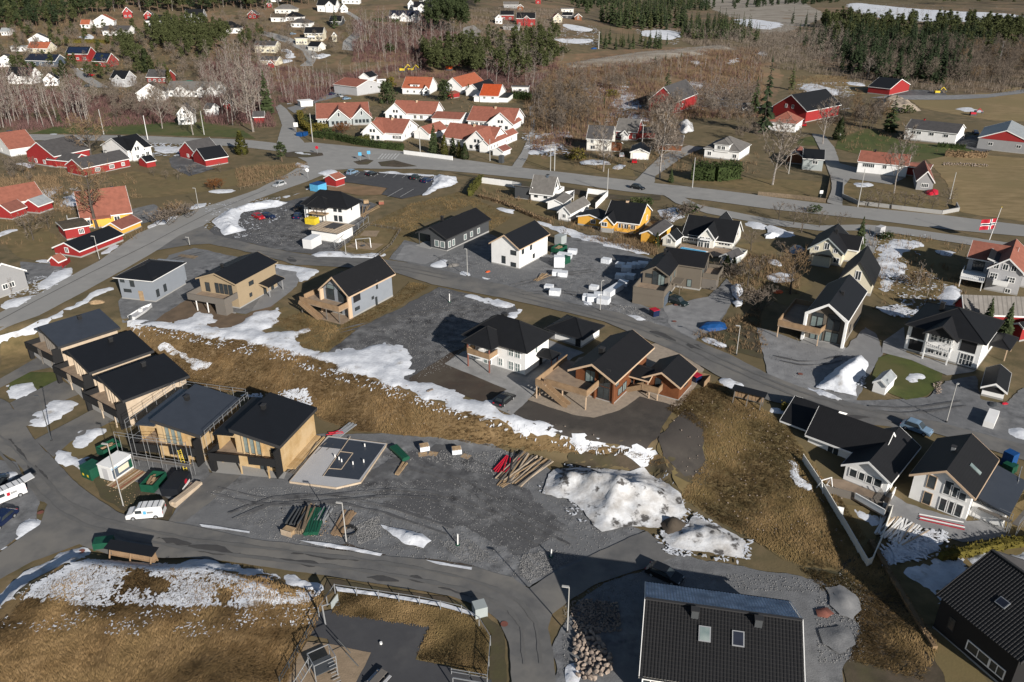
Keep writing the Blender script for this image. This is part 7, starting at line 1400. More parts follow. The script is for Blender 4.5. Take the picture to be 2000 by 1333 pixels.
# trees past the limit: one mesh per kind, joined
for kind,lst in REST.items():
    Vs = []; Fs = []; n0 = 0
    for p,s,rz,c,t in lst:
        for me in (c,):
            co = np.empty(len(me.vertices)*3,np.float32); me.vertices.foreach_get('co',co); co = co.reshape(-1,3)*s; ca,sa = math.cos(rz),math.sin(rz)
            Vs.append(np.stack([co[:,0]*ca - co[:,1]*sa + p.x,co[:,0]*sa + co[:,1]*ca + p.y,co[:,2] + p.z],-1))
    V = np.concatenate(Vs); tag(link('distant_wood',np_mesh('distant_wood',V,np.arange(len(V)).reshape(-1,3),lst[0][3].materials[0])),None,None,kind='stuff')
# hedges
def hedge(label,px,w,h,m,size=.35,dens=16,name='hedge',closed=False):
    pts = [P(u,v) for u,v in px]; core = MB(); V = []; g = np.random.default_rng(len(label)*7 + int(px[0][0]))
    for a,b in zip(pts[:-1],pts[1:]):
        core.bar(a + Vector((0,0,h*.42)),b + Vector((0,0,h*.42)),w*.7,h*.84); L = (b - a).length; d = np.array((b - a).normalized()); s = np.array([-d[1],d[0],0])
        for i in range(int(L*dens*(h + w*.6))):
            f = g.uniform(0,L); 
            if g.random() < w*.6/(h + w*.6): y = g.uniform(-.5,.5)*w; z = h*g.uniform(.85,1.08)
            else: y = w*.5*(1 if g.random() < .5 else -1)*g.uniform(.75,1.1); z = h*g.uniform(0.03,1.0)
            p = np.array(a) + d*f + s*y + [0,0,z]; n = g.normal(size=3) + [0,0,.4]; n /= np.linalg.norm(n); e = np.cross(n,g.normal(size=3)); e /= np.linalg.norm(e) + 1e-6; q = size*g.uniform(.6,1.4); V += [p - e*q*.5,p + e*q*.5,p + n*q]
    o = link(name,tri_mesh(name,V,M[m])); tag(o,label,'hedge'); link('core',core.mesh('core',M[m]),o); return o
hedge('long dark green hedge along the main road before the red roofed estate',[(613,268),(660,274),(700,283),(745,290),(788,294)],2.2,2.6,'hedge',.4,10)
hedge('yellow green hedge beside the side road before the leftmost red roof',[(586,228),(592,250),(610,262)],2.4,2.8,'hedge2',.4,10)
hedge('yellow green hedge in the garden of the leftmost red roof',[(604,256),(640,252)],2.2,2.6,'hedge2',.4,10)
hedge('green yellow hedge corner before the front left red roof',[(703,281),(728,271)],2.0,2.4,'thuja',.4,10)
hedge('tall dense dark hedge before the dormer house',[(1350,350),(1395,353),(1440,348)],5.0,5.5,'hedge',.5,10)
hedge('clipped green hedge between the lawn and the white fenced garden',[(918,384),(926,372),(940,355)],1.6,2.4,'thuja',.3,14)
hedge('laurel hedge behind the bright orange roofed house',[(1000,192),(1036,196)],4,3.4,'hedge',.6,6)
hedge('straight clipped hedge on the left hillside below the snow',[(122,85),(170,84),(214,86)],2,2.4,'hedge2',.5,6)
hedge('low hedge along the road behind the crossing winged house',[(1525,800),(1560,806),(1600,818),(1640,832)],1.3,1.4,'hedge2',.3,16)
hedge('long low hedge with yellow tips between snowy gardens, lower right',[(1835,1096),(1900,1082),(1960,1070),(2030,1060)],1.2,1.4,'hedge2',.3,16)
hedge('brown leafless hedge beside the meadow, right side',[(1845,305),(1880,308),(1925,308)],1.8,2.2,'twigbrown',.4,12)
hedge('dark low hedge under the long white house',[(1830,287),(1885,292)],1.8,1.6,'hedge',.4,10)
hedge('clipped hedge in front of the twin gabled house',[(728,42),(780,44)],2,2.4,'hedge',.6,6)
hedge('brown leafy hedge row beside the shaded lawn, lower right',[(1700,1060),(1740,1130),(1790,1215),(1825,1270)],.8,.7,'twigbrown',.2,14)
hedge('thin low hedge along the field edge behind the white plain house',[(935,385),(985,400),(1040,425),(1075,436)],1.0,1.0,'twigbrown',.3,14)
# brush, grass blades: uncountable
def brush(px,n,hmin,hmax,m,k=9,spread=.5,name='undergrowth',w=.05):
    poly = wpoly(px); xs = [q[0] for q in poly]; ys = [q[1] for q in poly]; X = rng.uniform(min(xs),max(xs),n*5); Y = rng.uniform(min(ys),max(ys),n*5); q = inpoly(X,Y,poly); X,Y = X[q],Y[q]
    nz = np.array([noise.noise(Vector((a*.06,b*.06,2.2))) for a,b in zip(X,Y)]); q = nz > rng.uniform(-.6,.35,len(X)); X,Y = X[q][:n],Y[q][:n]; n = len(X)
    H_ = rng.uniform(hmin,hmax,(n,k)); B = np.stack([X,Y,T(X,Y)],-1)[:,None,:]; off = rng.normal(size=(n,k,2))*spread*hmax*.5; b = B + np.concatenate([off,np.zeros((n,k,1))],-1)
    d = rng.normal(size=(n,k,2))*spread*H_[...,None]*.6; tip = b + np.concatenate([d,H_[...,None]],-1); a = rng.uniform(0,6.28,(n,k)); e = np.stack([np.cos(a),np.sin(a),np.zeros_like(a)],-1)*w*H_[...,None] ** .5
    V = np.stack([b - e,b + e,tip],2).reshape(-1,3); return tag(link(name,np_mesh(name,V,np.arange(len(V)).reshape(-1,3),M[m])),None,None,kind='stuff')
for px,n,a,b,m in [([(540,130),(660,150),(820,120),(1090,110),(1090,180),(1020,190),(840,150),(700,160),(600,205),(540,200)],1500,1,3.2,'twigred'),([(1085,130),(1480,100),(1500,230),(1300,235),(1150,280),(1040,300),(1020,200)],2600,.8,3.0,'twigbrown'),([(1085,130),(1480,100),(1500,230),(1300,235),(1150,280),(1040,300)],1600,.8,2.6,'twigred'),([(1320,60),(1640,60),(1640,150),(1480,130),(1340,85)],1300,1,4,'twig'),([(1640,100),(2040,70),(2040,180),(1850,185),(1660,165)],1300,1,4,'twig'),([(690,40),(910,70),(920,120),(690,125)],1200,1,3.5,'twigred'),([(-40,170),(200,190),(330,190),(340,240),(180,250),(-40,262)],1300,.8,3,'twigred'),([(390,120),(530,130),(535,250),(400,245)],1000,1,4,'twigred'),([(-40,40),(250,25),(300,60),(230,110),(120,140),(-40,140)],700,.6,2.0,'twigbrown'),([(220,90),(300,60),(480,60),(480,110),(420,160),(240,140)],500,.5,1.6,'twigbrown'),([(1540,150),(1660,150),(1640,190),(1540,185)],250,.5,1.5,'twigbrown'),([(900,20),(1100,20),(1100,110),(920,110)],700,1,3,'twig'),([(0,350),(110,345),(140,420),(60,400),(0,395)],300,.5,1.8,'twigbrown'),([(460,330),(600,322),(590,345),(470,368)],260,.4,1.3,'twigbrown'),([(1120,465),(1280,475),(1280,500),(1140,470)],200,.4,1.4,'twigbrown'),([(1420,500),(1560,500),(1560,580),(1430,590)],250,.4,1.2,'twigbrown'),([(1350,655),(1480,600),(1500,690),(1420,690)],160,.3,.8,'twigbrown')]: brush(px,int(n*1.7),a,b,m,w=.065)
for px,n in [([(1120,290),(1480,300),(1480,350),(1120,330)],350),([(1690,450),(1900,480),(1880,600),(1700,610)],160),([(590,190),(1010,180),(1010,300),(600,280)],320),([(930,360),(1100,400),(1280,480),(1100,450),(940,390)],120),([(0,330),(260,340),(300,470),(0,480)],260),([(1620,220),(1900,250),(1900,310),(1640,300)],220)]: brush(px,n,.4,1.6,'twigbrown',w=.06)
def grass(px,n,lmin,lmax,m,tilt=.45,name='dry_grass_tufts',k=5,w=.035,lift=.03):
    poly = wpoly(px); xs = [q[0] for q in poly]; ys = [q[1] for q in poly]; X = rng.uniform(min(xs),max(xs),n*4); Y = rng.uniform(min(ys),max(ys),n*4); q = inpoly(X,Y,poly); X,Y = X[q][:n],Y[q][:n]; n = len(X)
    A = np.array([noise.noise(Vector((a*.09,b*.09,9.1)))*3.0 + noise.noise(Vector((a*.35,b*.35,4.1)))*1.4 for a,b in zip(X,Y)]) + .6
    L = rng.uniform(lmin,lmax,(n,k)); a = A[:,None] + rng.normal(size=(n,k))*.38; t = rng.uniform(.08,tilt*2,(n,k)); d = np.stack([np.cos(a)*np.cos(t),np.sin(a)*np.cos(t),np.sin(t)],-1); s = np.stack([-np.sin(a),np.cos(a),np.zeros_like(a)],-1)*w
    b = np.stack([X,Y,T(X,Y) + lift],-1)[:,None,:] + np.concatenate([rng.normal(size=(n,k,2))*.16,np.zeros((n,k,1))],-1); mid = b + d*L[...,None]*.55 + [0,0,.03]; tip = b + d*L[...,None]; tip[...,2] -= L*.12
    tip[...,2] = np.maximum(tip[...,2],T(tip[...,0],tip[...,1]) + .06)
    V = np.stack([b - s,b + s,mid + s*.8,mid - s*.8,tip],2).reshape(-1,3); i = (np.arange(n*k)*5)[:,None]; F = np.concatenate([i + [0,1,2],i + [0,2,3],i + [3,2,4]],1).reshape(-1,3)
    return tag(link(name,np_mesh(name,V,F,M[m])),None,None,kind='stuff')
grass([(-100,1340),(-40,1235),(20,1205),(100,1182),(250,1192),(420,1190),(540,1186),(630,1176),(620,1210),(590,1260),(565,1310),(545,1360),(300,1380)],16000,.35,.8,'straw',.34,lift=.1)
grass([(20,1200),(90,1140),(180,1110),(330,1118),(520,1138),(632,1164),(600,1190),(250,1195)],4200,.3,.6,'straw',.5,lift=.12)
grass([(245,668),(260,645),(420,662),(500,672),(650,712),(850,795),(1050,858),(1270,892),(1300,906),(1240,895),(1080,885),(980,876),(860,858),(760,848),(690,842),(625,818),(600,790),(490,768),(380,756),(310,700)],14000,.35,.75,'straw',.36,lift=.1)
grass([(1300,800),(1340,770),(1400,748),(1475,792),(1540,835),(1580,905),(1640,975),(1690,1050),(1640,1115),(1560,1105),(1440,1040),(1330,970),(1380,900),(1370,840)],13000,.15,.34,'straw2',.5,lift=.1)
grass([(520,632),(590,612),(660,640),(770,582),(800,553),(840,560),(780,598),(700,640),(640,688),(590,680),(560,645)],2500,.15,.35,'straw2',.5,lift=.12)
grass([(720,440),(800,400),(900,375),(1000,425),(960,450),(920,400),(820,440),(800,470)],2500,.2,.5,'straw2',.5,lift=.1,k=4)
grass([(650,1200),(665,1158),(900,1198),(950,1240),(950,1325),(870,1300),(815,1288),(840,1226)],5000,.1,.25,'straw2',.5,lift=.15)
grass([(1560,1110),(1640,1125),(1700,1060),(1760,1160),(1830,1265),(1800,1330),(1660,1290),(1680,1220)],3000,.2,.5,'straw2',.5,lift=.1)
# ================================================================ vehicles, site gear, street furniture
patch('building_site_ground',[(165,900),(235,870),(400,905),(395,925),(345,985),(330,1018),(255,1008),(200,975)],M['mud'],.13,.3)
patch('site_gravel',[(260,900),(400,905),(410,925),(350,985),(290,960),(240,930)],M['gravel'],.14,.4)
def yawp(a,b): return yaw_px(a,b)
def prof_body(name,pr,w,m,parent,inset=None,smooth=False):
    "side profile (x, z) extruded over width w; points above inset height lean inwards"
    n = len(pr); f = lambda x,z,s: (x,s*(w/2 - (max(0,z - inset)*.22 if inset else 0)),z)
    mb = MB().add([f(x,z,-1) for x,z in pr] + [f(x,z,1) for x,z in pr],[tuple(range(n))[::-1],tuple(range(n,2*n))] + [(i,(i + 1) % n,n + (i + 1) % n,n + i) for i in range(n)]); return part(name,mb,M[m],parent)
def wheels(t,xs,w,r=.33):
    for x in xs:
        for s in (-1,1):
            o = part('wheel',MB().disc((0,0,0),(0,1,0),r,.22,12),M['rubber'],t); o.location = (x,s*(w/2 - .08),r); part('rim',MB().disc((0,s*.115,0),(0,1,0),r*.6,.02,8),M['metal'],o)
CARS = {}
def car(label,u,v,toward,m,kind='car',L=4.5,group=None,cat=None,open_=False):
    p = P(u,v); y = yawp((u,v),toward); t = thing('parked_car' if kind != 'van' else 'parked_van',label,cat or ('van' if kind == 'van' else 'car'),p,y,group); l = L/2
    if kind == 'van':
        h = 1.95; w = 1.9; wheels(t,(-l*.6,l*.62),w)
        prof_body('body',[(-l,.3),(l,.3),(l,.85),(l - .15,1.0),(l - .95,1.15),(l - 1.55,h - .12),(l - 1.9,h),(-l + .15,h),(-l,h - .25)],w,m,t,1.1)
        part('windscreen',MB().prism([(l - 1.02,-w*.4,1.2),(l - 1.02,w*.4,1.2),(l - 1.52,w*.36,h - .2),(l - 1.52,-w*.36,h - .2)],(.05,0,.04),(.0,0,0)),M['glass'],t)
        for s in (-1,1): part('side_window',MB().box(l - 2.2,s*(w/2 - .03) - .02,1.12,l - 1.35,s*(w/2 - .03) + .02,1.6),M['glass'],t)
        part('rear_window',MB().box(-l - .015,-.65,1.15,-l + .02,.65,1.65),M['glass'],t)
        for s in (-1,1): part('tail_light',MB().box(-l - .02,s*.8 - .08,.8,-l + .02,s*.8 + .08,1.15),M['redpl'],t); part('headlight',MB().box(l - .06,s*.7 - .15,.7,l + .02,s*.7 + .15,.88),M['metal'],t)
        for i in range(4): part('roof_bar',MB().box(-l + .5 + i*.75,-.75,h,-l + .58 + i*.75,.75,h + .06),M['steel'],t)
        part('emblem',MB().box(-.35,-w/2 - .012,.95,.05,-w/2 + .03,1.45) if open_ == 'r' else MB().box(-.35,w/2 - .03,.95,.05,w/2 + .012,1.45),M['lightblue' if m == 'cwhite' and not open_ == 'red' else 'redpl'],t)
        for i in range(2): part('lettering',MB().box(-1.25,w/2 - .03,1.08 + i*.16,-.45,w/2 + .012,1.15 + i*.16),M['cgrey'],t)
        return t
    w = 1.8; wheels(t,(-l*.6,l*.62),w); hb = 1.48 if kind == 'car' else 1.7
    prof_body('body',[(-l,.3),(l,.3),(l,.62),(l - .25,.78),(l - 1.15,.92),(-l + .35,.95),(-l,.8)],w,m,t)
    rr = -l + .35 if kind in ('suv','car') else -l + .2
    prof_body('cabin',[(l - 1.2,.92),(l - 1.95,hb - .06),(l - 2.4,hb),(rr + .55,hb),(rr,.95)],w - .12,m,t,.9)
    for s in (-1,1): part('side_window',MB().prism([(l - 1.45,s*(w/2 - .04),.98),(l - 2.0,s*(w/2 - .15),hb - .12),(rr + .6,s*(w/2 - .15),hb - .12),(rr + .3,s*(w/2 - .04),.98)],(0,0,0),(0,s*.03,0)),M['glass'],t)
    part('windscreen',MB().prism([(l - 1.22,-.72,.97),(l - 1.22,.72,.97),(l - 1.93,.6,hb - .1),(l - 1.93,-.6,hb - .1)],(.03,0,.03),(.0,0,0)),M['glass'],t)
    part('rear_window',MB().prism([(rr + .08,-.65,1.05),(rr + .08,.65,1.05),(rr + .48,.55,hb - .1),(rr + .48,-.55,hb - .1)],(-.03,0,.02),(.0,0,0)),M['glass'],t)
    for s in (-1,1): part('headlight',MB().box(l - .1,s*.65 - .17,.6,l + .015,s*.65 + .17,.74),M['metal'],t); part('tail_light',MB().box(-l - .015,s*.68 - .16,.68,-l + .05,s*.68 + .16,.84),M['redpl'],t)
    if open_: part('tailgate',MB().prism([(rr + .1,-.7,hb),(rr + .1,.7,hb),(rr - .9,.7,hb + .35),(rr - .9,-.7,hb + .35)],(0,0,0),(0,0,.06)),M[m],t)
    return t
car('white van with blue emblem and roof bars parked beside the building site',287,1008,(262,1010),'cwhite','van',4.9)
vt = car('white van with raised rear door and red graphics at the left edge',14,975,(-10,985),'cwhite','van',5.0,open_='red'); part('tailgate',MB().prism([(-2.5,-.85,1.9),(-2.5,.85,1.9),(-3.9,.85,2.1),(-3.9,-.85,2.1)],(0,0,0),(0,0,.07)),M['cwhite'],vt)
PC = 'cars of the car park'
for a in [('black estate car beside the soil bed of the white hip roofed house',985,786,(1003,772),'cblack'),('black car driving on the main road',1245,370,(1262,373),'cblack','suv',4.8),('black car half in the shadow behind the tiled house',1297,1128,(1320,1138),'cblack','car',4.6),('dark green car with raised tailgate before the taupe house',1323,594,(1340,600),'cdkgreen','suv',4.7,None,None,True),('pale silver car driving down the main road',546,364,(533,368),'csilver','suv'),
 ('light blue car at the left end of the car park',688,340,(705,334),'cltblue','suv',4.6),('dark grey car second from the left in the car park',728,343,(746,339),'cblack'),('black car third in the car park',812,350,(826,343),'cdkgreen','suv'),('dark blue car at the right end of the car park',834,356,(850,350),'cblue'),
 ('blue car in the shadow of the white building plot house',583,426,(592,416),'cblue','suv'),('dark blue car beside the long snow bank',524,426,(535,428),'cblue'),('red car behind a trailer beside the long snow bank',505,427,(512,430),'cred'),('grey blue car on the road behind the crossing winged house',1789,842,(1810,850),'cltblue','suv'),('small red car before the white double garage',1239,318,(1239,312),'cred','car',4),('pale grey car left of the white double garage',1214,306,(1213,298),'csilver','car',4),('red car in front of the red gable house',1570,246,(1568,238),'cred'),
 ('dark car at the far left end of the farm road',22,262,(30,263),'cgrey'),('dark blue car at the left edge on the gravel lay by',4,1022,(-8,1032),'cblue'),('black car at the left edge behind the open white van',-4,952,(4,940),'cblack'),('red car on the left slope lawn',178,149,(186,147),'cred','car',4),('dark car at the lane end on the left slope',174,170,(180,170),'cgrey'),('blue car on the side lane yard',649,186,(656,184),'cblue','suv'),('silver car on the side lane yard',664,190,(672,192),'csilver','suv'),('grey blue car on the side lane yard',677,195,(684,194),'cltblue'),('blue car in the drive by the cream balcony house',572,68,(580,67),'cltblue'),('dark car beside the grey barn with the metal roof',1905,262,(1912,268),'cblue')]: car(*a)
car('white van beside the long white house on the right',1878,271,(1880,262),'cwhite','van',4.9); car('white van beside the snow at the top road bend',617,115,(625,116),'cwhite','van',5)
cv = thing('caravan','white caravan among the trees behind the grey red roofed house','caravan',P(745,164),.3); part('body',MB().box(-2.6,-1.1,.5,2.6,1.1,2.6),M['cwhite'],cv); part('window',MB().box(-1.2,-1.13,1.4,.6,-1.09,2.0),M['glass'],cv); wheels(cv,(0,),2.1)
def digger(label,u,v,m,s=1.0):
    t = thing('excavator',label,'excavator',P(u,v),random.uniform(-.4,.4)); t.scale = (s,)*3
    for k in (-1,1): part('track',MB().box(-1.7,k*1.0 - .3,0,1.7,k*1.0 + .3,.8),M['steel'],t)
    part('body',MB().box(-1.6,-1.2,.85,1.2,1.2,2.0),M[m],t); part('cab',MB().box(.1,-1.1,2.0,1.3,.0,3.1),M['glass'],t); part('boom',MB().bar((1.0,.5,1.6),(3.2,.5,4.0),.35).bar((3.2,.5,4.0),(5.0,.5,2.2),.3),M[m],t); part('bucket',MB().box(4.6,.0,1.3,5.4,1.0,2.2),M['steel'],t)
for a in [('yellow digger among the trees behind the estate, left one',786,141,'yellowpl',1.1),('yellow digger among the trees behind the estate, right one',803,140,'yellowpl'),('red orange machine in the clearing among the pines',878,138,'orangepl',1.2),('red tractor by the snow near the grey barn',1900,226,'redpl',.8),('yellow loader beside the wood edge shed',1830,184,'yellowpl',.9)]: digger(*a)
# street lamps, poles, posts
def lamp(label,base,top,armto=None,m='pole',name='street_lamp'):
    p = P(*base); h = height_at(p,top); t = thing(name,label,'street lamp',p,0); part('pole',MB().tube([(0,0,-.2),(0,0,h)],.085,8,.055),M[m],t); a = armto or (-.8,.1); part('lamp_head',MB().bar((0,0,h),(a[0],a[1],h + .05),.28,.1),M[m],t); part('footing',MB().tube([(0,0,-.1),(0,0,.35)],.16,8),M['trimdk'],t)
for a in [('dark street lamp at the drives of the upper terraced houses',(101,863),773,(-.5,-.1),'steel'),('street lamp at the corner of the building site beside the white van',(242,992),868),('pale street lamp in front of the big pile of site materials',(677,1062),983),('street lamp at the bend beside the stone pile',(1108,1236),1147),('street lamp on the gravel below the villa',(1848,826),752,(.5,.4)),('street lamp on the verge right of the log garage',(1438,694),637),('street lamp beside the wrapped insulation packs',(1172,609),549,(.5,.3)),('street lamp in front of the plain white house',(913,541),487,(-.5,.2)),('street lamp in front of the long red shed',(195,509),462),('street lamp on the verge above the long red shed',(388,407),368),('street lamp at the corner of the grey hip roofed house',(371,481),464),('street lamp at the small fenced playground',(676,500),468)]: lamp(*a)
def wpole(label,base,top,arm=False,m='pole',r=.13,double=False):
    p = P(*base); h = height_at(p,top); t = thing('utility_pole',label,'pole',p,0); part('pole',MB().tube([(0,0,-.3),(0,0,h)],r*max(1,p.y/220),6,r*.7*max(1,p.y/220)),M[m],t)
    if double: part('pole',MB().tube([(1.4,0,-.3),(1.4,0,h)],r*1.4,6),M[m],t)
    if arm: part('crossarm',MB().bar((-1.1,0,h - .4),(1.1 + (1.4 if double else 0),0,h - .4),.16),M[m],t)
for a in [('leaning wooden pole on the lawn side of the farm road',(203,263),214),('wooden pole beside the bare birch at the farm road',(399,264),217),('wooden pole at the left end of the dark hedge',(611,278),222),('wooden pole at the left end of the white roadside wall',(821,302),257),('wooden pole at the lane corner of the estate',(957,315),272),('pole beside the tall slim spruce',(513,219),181),('double wooden pole at the snow patch right of the lane',(1075,334),285,True,'pole',.13,True),('wooden pole left of the tall dense hedge',(1352,368),308),('wooden pole behind the white double garage',(1254,283),243,True),('wooden pole beside the winding drive thuja',(1640,272),232),('wooden pole among birches by the small grey white house',(1540,340),296),('wooden pole at the pale wall corner',(1675,406),330),('wooden pole at the meadow edge',(1855,389),337),('wooden pole at the main road opposite the yellow house',(1186,376),330),('pale pole with crossarm beside the gravel pit',(1169,96),62,True),('pole near the birches of the white two storey house',(1078,255),235),('wooden pole at the top edge of the meadow wood',(1952,118),80,True)]: wpole(*a)
fp = P(1932,470); fh = height_at(fp,424); t = thing('flagpole','white flagpole behind the light grey red roofed house','flagpole',fp); part('pole',MB().tube([(0,0,0),(.9,0,fh + 2.5)],.09,8,.05),M['trim'],t); part('knob',MB().disc((.9,0,fh + 2.6),(0,0,1),.13,.18,8),M['yellowpl'],t)
wpole('tall white flagpole behind the white black roofed farm house',(289,274),226,False,'trim',.1)
fl = thing('flag','red flag with a white edged blue cross flying at half mast on the white pole','flag',fp)
def flagbit(x0,x1,z0,z1,off,m,nm):
    V = []; F = []; n = 14
    for s in (-1,1):
        for i in range(n + 1):
            x = x0 + (x1 - x0)*i/n; yy = .18*math.sin(x*2.2) + s*off; dz = -.12*x - .05*math.sin(x*1.7); V += [(.6 - x,yy,fh*.5 + dz + z0),(.6 - x,yy,fh*.5 + dz + z1)]
    k = 2*(n + 1)
    for s in (0,k): F += [(s + 2*i,s + 2*i + 2,s + 2*i + 3,s + 2*i + 1) for i in range(n)]
    part(nm,MB().add(V,F),M[m],fl)
Lf,Hf = 3.9,2.8; flagbit(0,Lf,0,Hf,.01,'redpl','cloth'); flagbit(0,Lf,Hf*.375,Hf*.625,.02,'trim','white_bar'); flagbit(Lf*.27,Lf*.45,0,Hf,.021,'trim','white_bar'); flagbit(0,Lf,Hf*.4375,Hf*.5625,.03,'cblue','blue_bar'); flagbit(Lf*.318,Lf*.41,0,Hf,.031,'cblue','blue_bar')
def sign(label,base,h,m,s=.6,round_=True):
    p = P(*base); t = thing('road_sign',label,'sign',p); part('pole',MB().tube([(0,0,0),(0,0,h)],.06,6),M['metal'],t); part('plate',MB().disc((0,-.08,h),(0,1,0),s,.05,14) if round_ else MB().box(-s,-.1,h - s,s,-.05,h + s),M[m],t)
for a in [('round white road sign beside the main road above the car',(602,350),3,'trim'),('red and white sign on the island at the junction',(620,302),2.6,'redpl'),('blue sign at the zebra crossing, left side',(704,315),2.6,'lightblue',.6,False),('blue crossing sign before the traffic island',(721,312),2.6,'lightblue',.6,False),('white sign board at the hedge corner by the junction',(579,258),3,'trim',.9,False),('white sign by the low wall drive on the right',(1602,389),2.2,'trim',.5,False)]: sign(*a)
for lab,b,h in [('white marker post on the gravel right of the snow heap',(894,1066),1.9),('green footed marker post at the gravel corner',(1076,1089),1.3),('white marker post on the bare gravel lot',(878,591),2.0)]:
    t = thing('marker_post',lab,'post',P(*b)); part('post',MB().tube([(0,0,0),(.05,0,h)],.09,8),M['trim'],t); part('foot',MB().tube([(0,0,0),(0,0,.2)],.3,8),M['greenpl'],t)
# fences and walls
def fence(label,px,h,m='metal',post=2.4,solid=False,cat='fence',name='fence',th=.1,rails=(.95,.5),pw=.08):
    pts = [P(u,v) for u,v in px]; o = thing(name,label,cat,pts[0]); q = [p - pts[0] for p in pts]; pm = MB().box(-pw/2,-pw/2,-.2,pw/2,pw/2,h + .05).mesh('post',M[m])
    for a,b in zip(q[:-1],q[1:]):
        n = max(1,round((b - a).length/post))
        for i in range(n): link('post',pm,o,a + (b - a)*(i/n))
        for i in range(n):
            A,B = a + (b - a)*(i/n),a + (b - a)*((i + 1)/n)
            if solid: part('panel',MB().bar(A + Vector((0,0,h/2 - .1)),B + Vector((0,0,h/2 - .1)),th,h + .1),M[m],o)
            else:
                for r in rails: part('rail',MB().bar(A + Vector((0,0,h*r)),B + Vector((0,0,h*r)),.06),M[m],o)
    link('post',pm,o,q[-1]); return o
fence('wire fence with steel posts round the ball court',[(624,1206),(655,1160),(740,1172),(820,1184),(902,1202),(936,1225),(958,1262),(952,1345)],1.5,'metal',2.6,rails=(.98,),pw=.1)
fence('low steel rail across the ball court corner',[(882,1318),(952,1330)],.9,'metal',2)
fence('dark fence along the slope beside the climbing frame',[(624,1206),(600,1250),(548,1340)],1.3,'steel',2)
fence('low wooden fence round the little playground',[(655,492),(690,501),(735,505),(765,480),(782,452),(722,442),(655,492)],.9,'greywood',2.2,rails=(.9,.4))
fence('steel mesh site fence between the new white house and the playground',[(655,488),(690,455),(720,435)],1.8,'metal',3,rails=(.98,.1))
fence('white garden wall and fence with sharp corner below the winged house',[(1567,902),(1607,962),(1650,1035),(1692,1108),(1701,1104),(1722,1055),(1740,1003),(1722,996)],1.35,'offwhite',3,True,th=.09)
fence('white board fence behind the steep grey roofed house',[(940,358),(1000,366),(1018,370)],2.0,'white',2.5,True)
fence('white board fence round the wood pile beside the yellow house',[(1145,392),(1148,379),(1187,384),(1163,408)],1.8,'white',3,True)
fence('white screen wall right of the steep grey roofed house',[(1100,388),(1121,384),(1120,392)],2.0,'white',3,True)
fence('low white wall along the main road before the estate',[(789,302),(838,308),(884,314)],1.6,'trim',4,True,'wall','roadside_wall',.3)
fence('pale concrete garden wall along the main road, right side',[(1647,358),(1645,386),(1676,400),(1760,410),(1839,419),(1872,413),(1867,403)],1.2,'concrete',8,True,'wall','garden_wall',.35)
fence('dark brown fence along the main road and the drive, right side',[(1480,382),(1545,388),(1612,396),(1622,345)],1.3,'wood',3,True)
fence('white fence on the right of the cream pool terrace',[(1430,492),(1458,500),(1440,516)],1.5,'offwhite',3,True)
fence('wooden picket fence along the verge above the main road',[(470,372),(520,360),(570,345),(600,332)],1.1,'wood',1.6,rails=(.85,))
fence('short brown screen fence before the winged house terrace',[(1608,962),(1660,975),(1722,996)],1.3,'greywood',2,True)
fence('thin steel fence beside the right edge lawn',[(1962,1043),(1990,930)],1.6,'metal',3)
# mail box shelters
def shelter(label,a,b,m):
    A,B = P(*a),P(*b); L = (B - A).length; t = thing('mailbox_shelter',label,'shelter',A,math.atan2((B - A).y,(B - A).x))
    part('roof',MB().prism([(-.3,-.5,2.25),(-.3,1.0,2.5),(-.3,1.0,2.6),(-.3,-.5,2.35)],(0,0,0),(L + .6,0,0)),M['rfelt'],t)
    for i in range(3): x = .2 + (L - .4)*i/2; part('leg',MB().bar((x,-.8,0),(x,.1,2.3),.14),M[m],t); part('leg',MB().bar((x,.9,0),(x,.6,2.4),.14),M[m],t)
    n = 8
    for i in range(n): part('mailbox',MB().box(.1 + (L - .2)*i/n + .04,.1,.95,.1 + (L - .2)*(i + 1)/n - .04,.55,1.95),M['larch'],t)
    part('shelf',MB().box(0,.0,.85,L,.6,.94),M[m],t); part('back_board',MB().box(0,.56,.85,L,.62,2.1),M[m],t)
shelter('timber mailbox shelter with black roof beside the lower left road',(219,1095),(303,1106),'larch'); shelter('grey timber mailbox shelter beside the bend of the middle road',(1431,783),(1488,800),'greywood')
# boxes: containers, skips, cabinets, packs
def crate(name,label,cat,A,B,C,h,m,top=None,group=None,lid=None):
    H = House(name,label,A,B,C,h=h,cat=cat,group=group); part('body',MB().box(0,0,.05,H.W,H.D,h),M[m],H.root)
    if lid: part('lid',MB().box(-.06,-.06,h + .005,H.W + .06,H.D + .06,h + .1),M[lid],H.root)
    return H
c = crate('site_cabin','white site cabin with a colourful printed picture, left of the scaffolded house','cabin',(196,937),(223,944),(263,917),2.6,'cwhite',lid='trim')
for x0,x1,z0,z1,m in [(.03,.97,.15,.9,'slate'),(.3,.8,.35,.8,'cream'),(.5,.62,.4,.75,'glass'),(.82,.97,.15,.85,'greenpl'),(.03,.3,.95,1.0,'lightblue')]: part('print',MB().box(c.W*x0,-.03 - z1*.01 - (m != 'slate')*.012,.3 + 2*z0,c.W*x1,-.005,.3 + 2*z1),M[m],c.root)
part('door',MB().box(-.03,c.D*.3,.2,-.001,c.D*.7,2.2),M['ltgrey'],c.root)
c = crate('waste_container','closed green waste container left of the white site cabin','container',(162,931),(180,941),(204,926),1.9,'greenpl',lid='greenpl')
for k in (.25,.7): part('label_plate',MB().box(-.02,c.D*k,.5,-.004,c.D*k + .35,.9),M['yellowpl'],c.root)
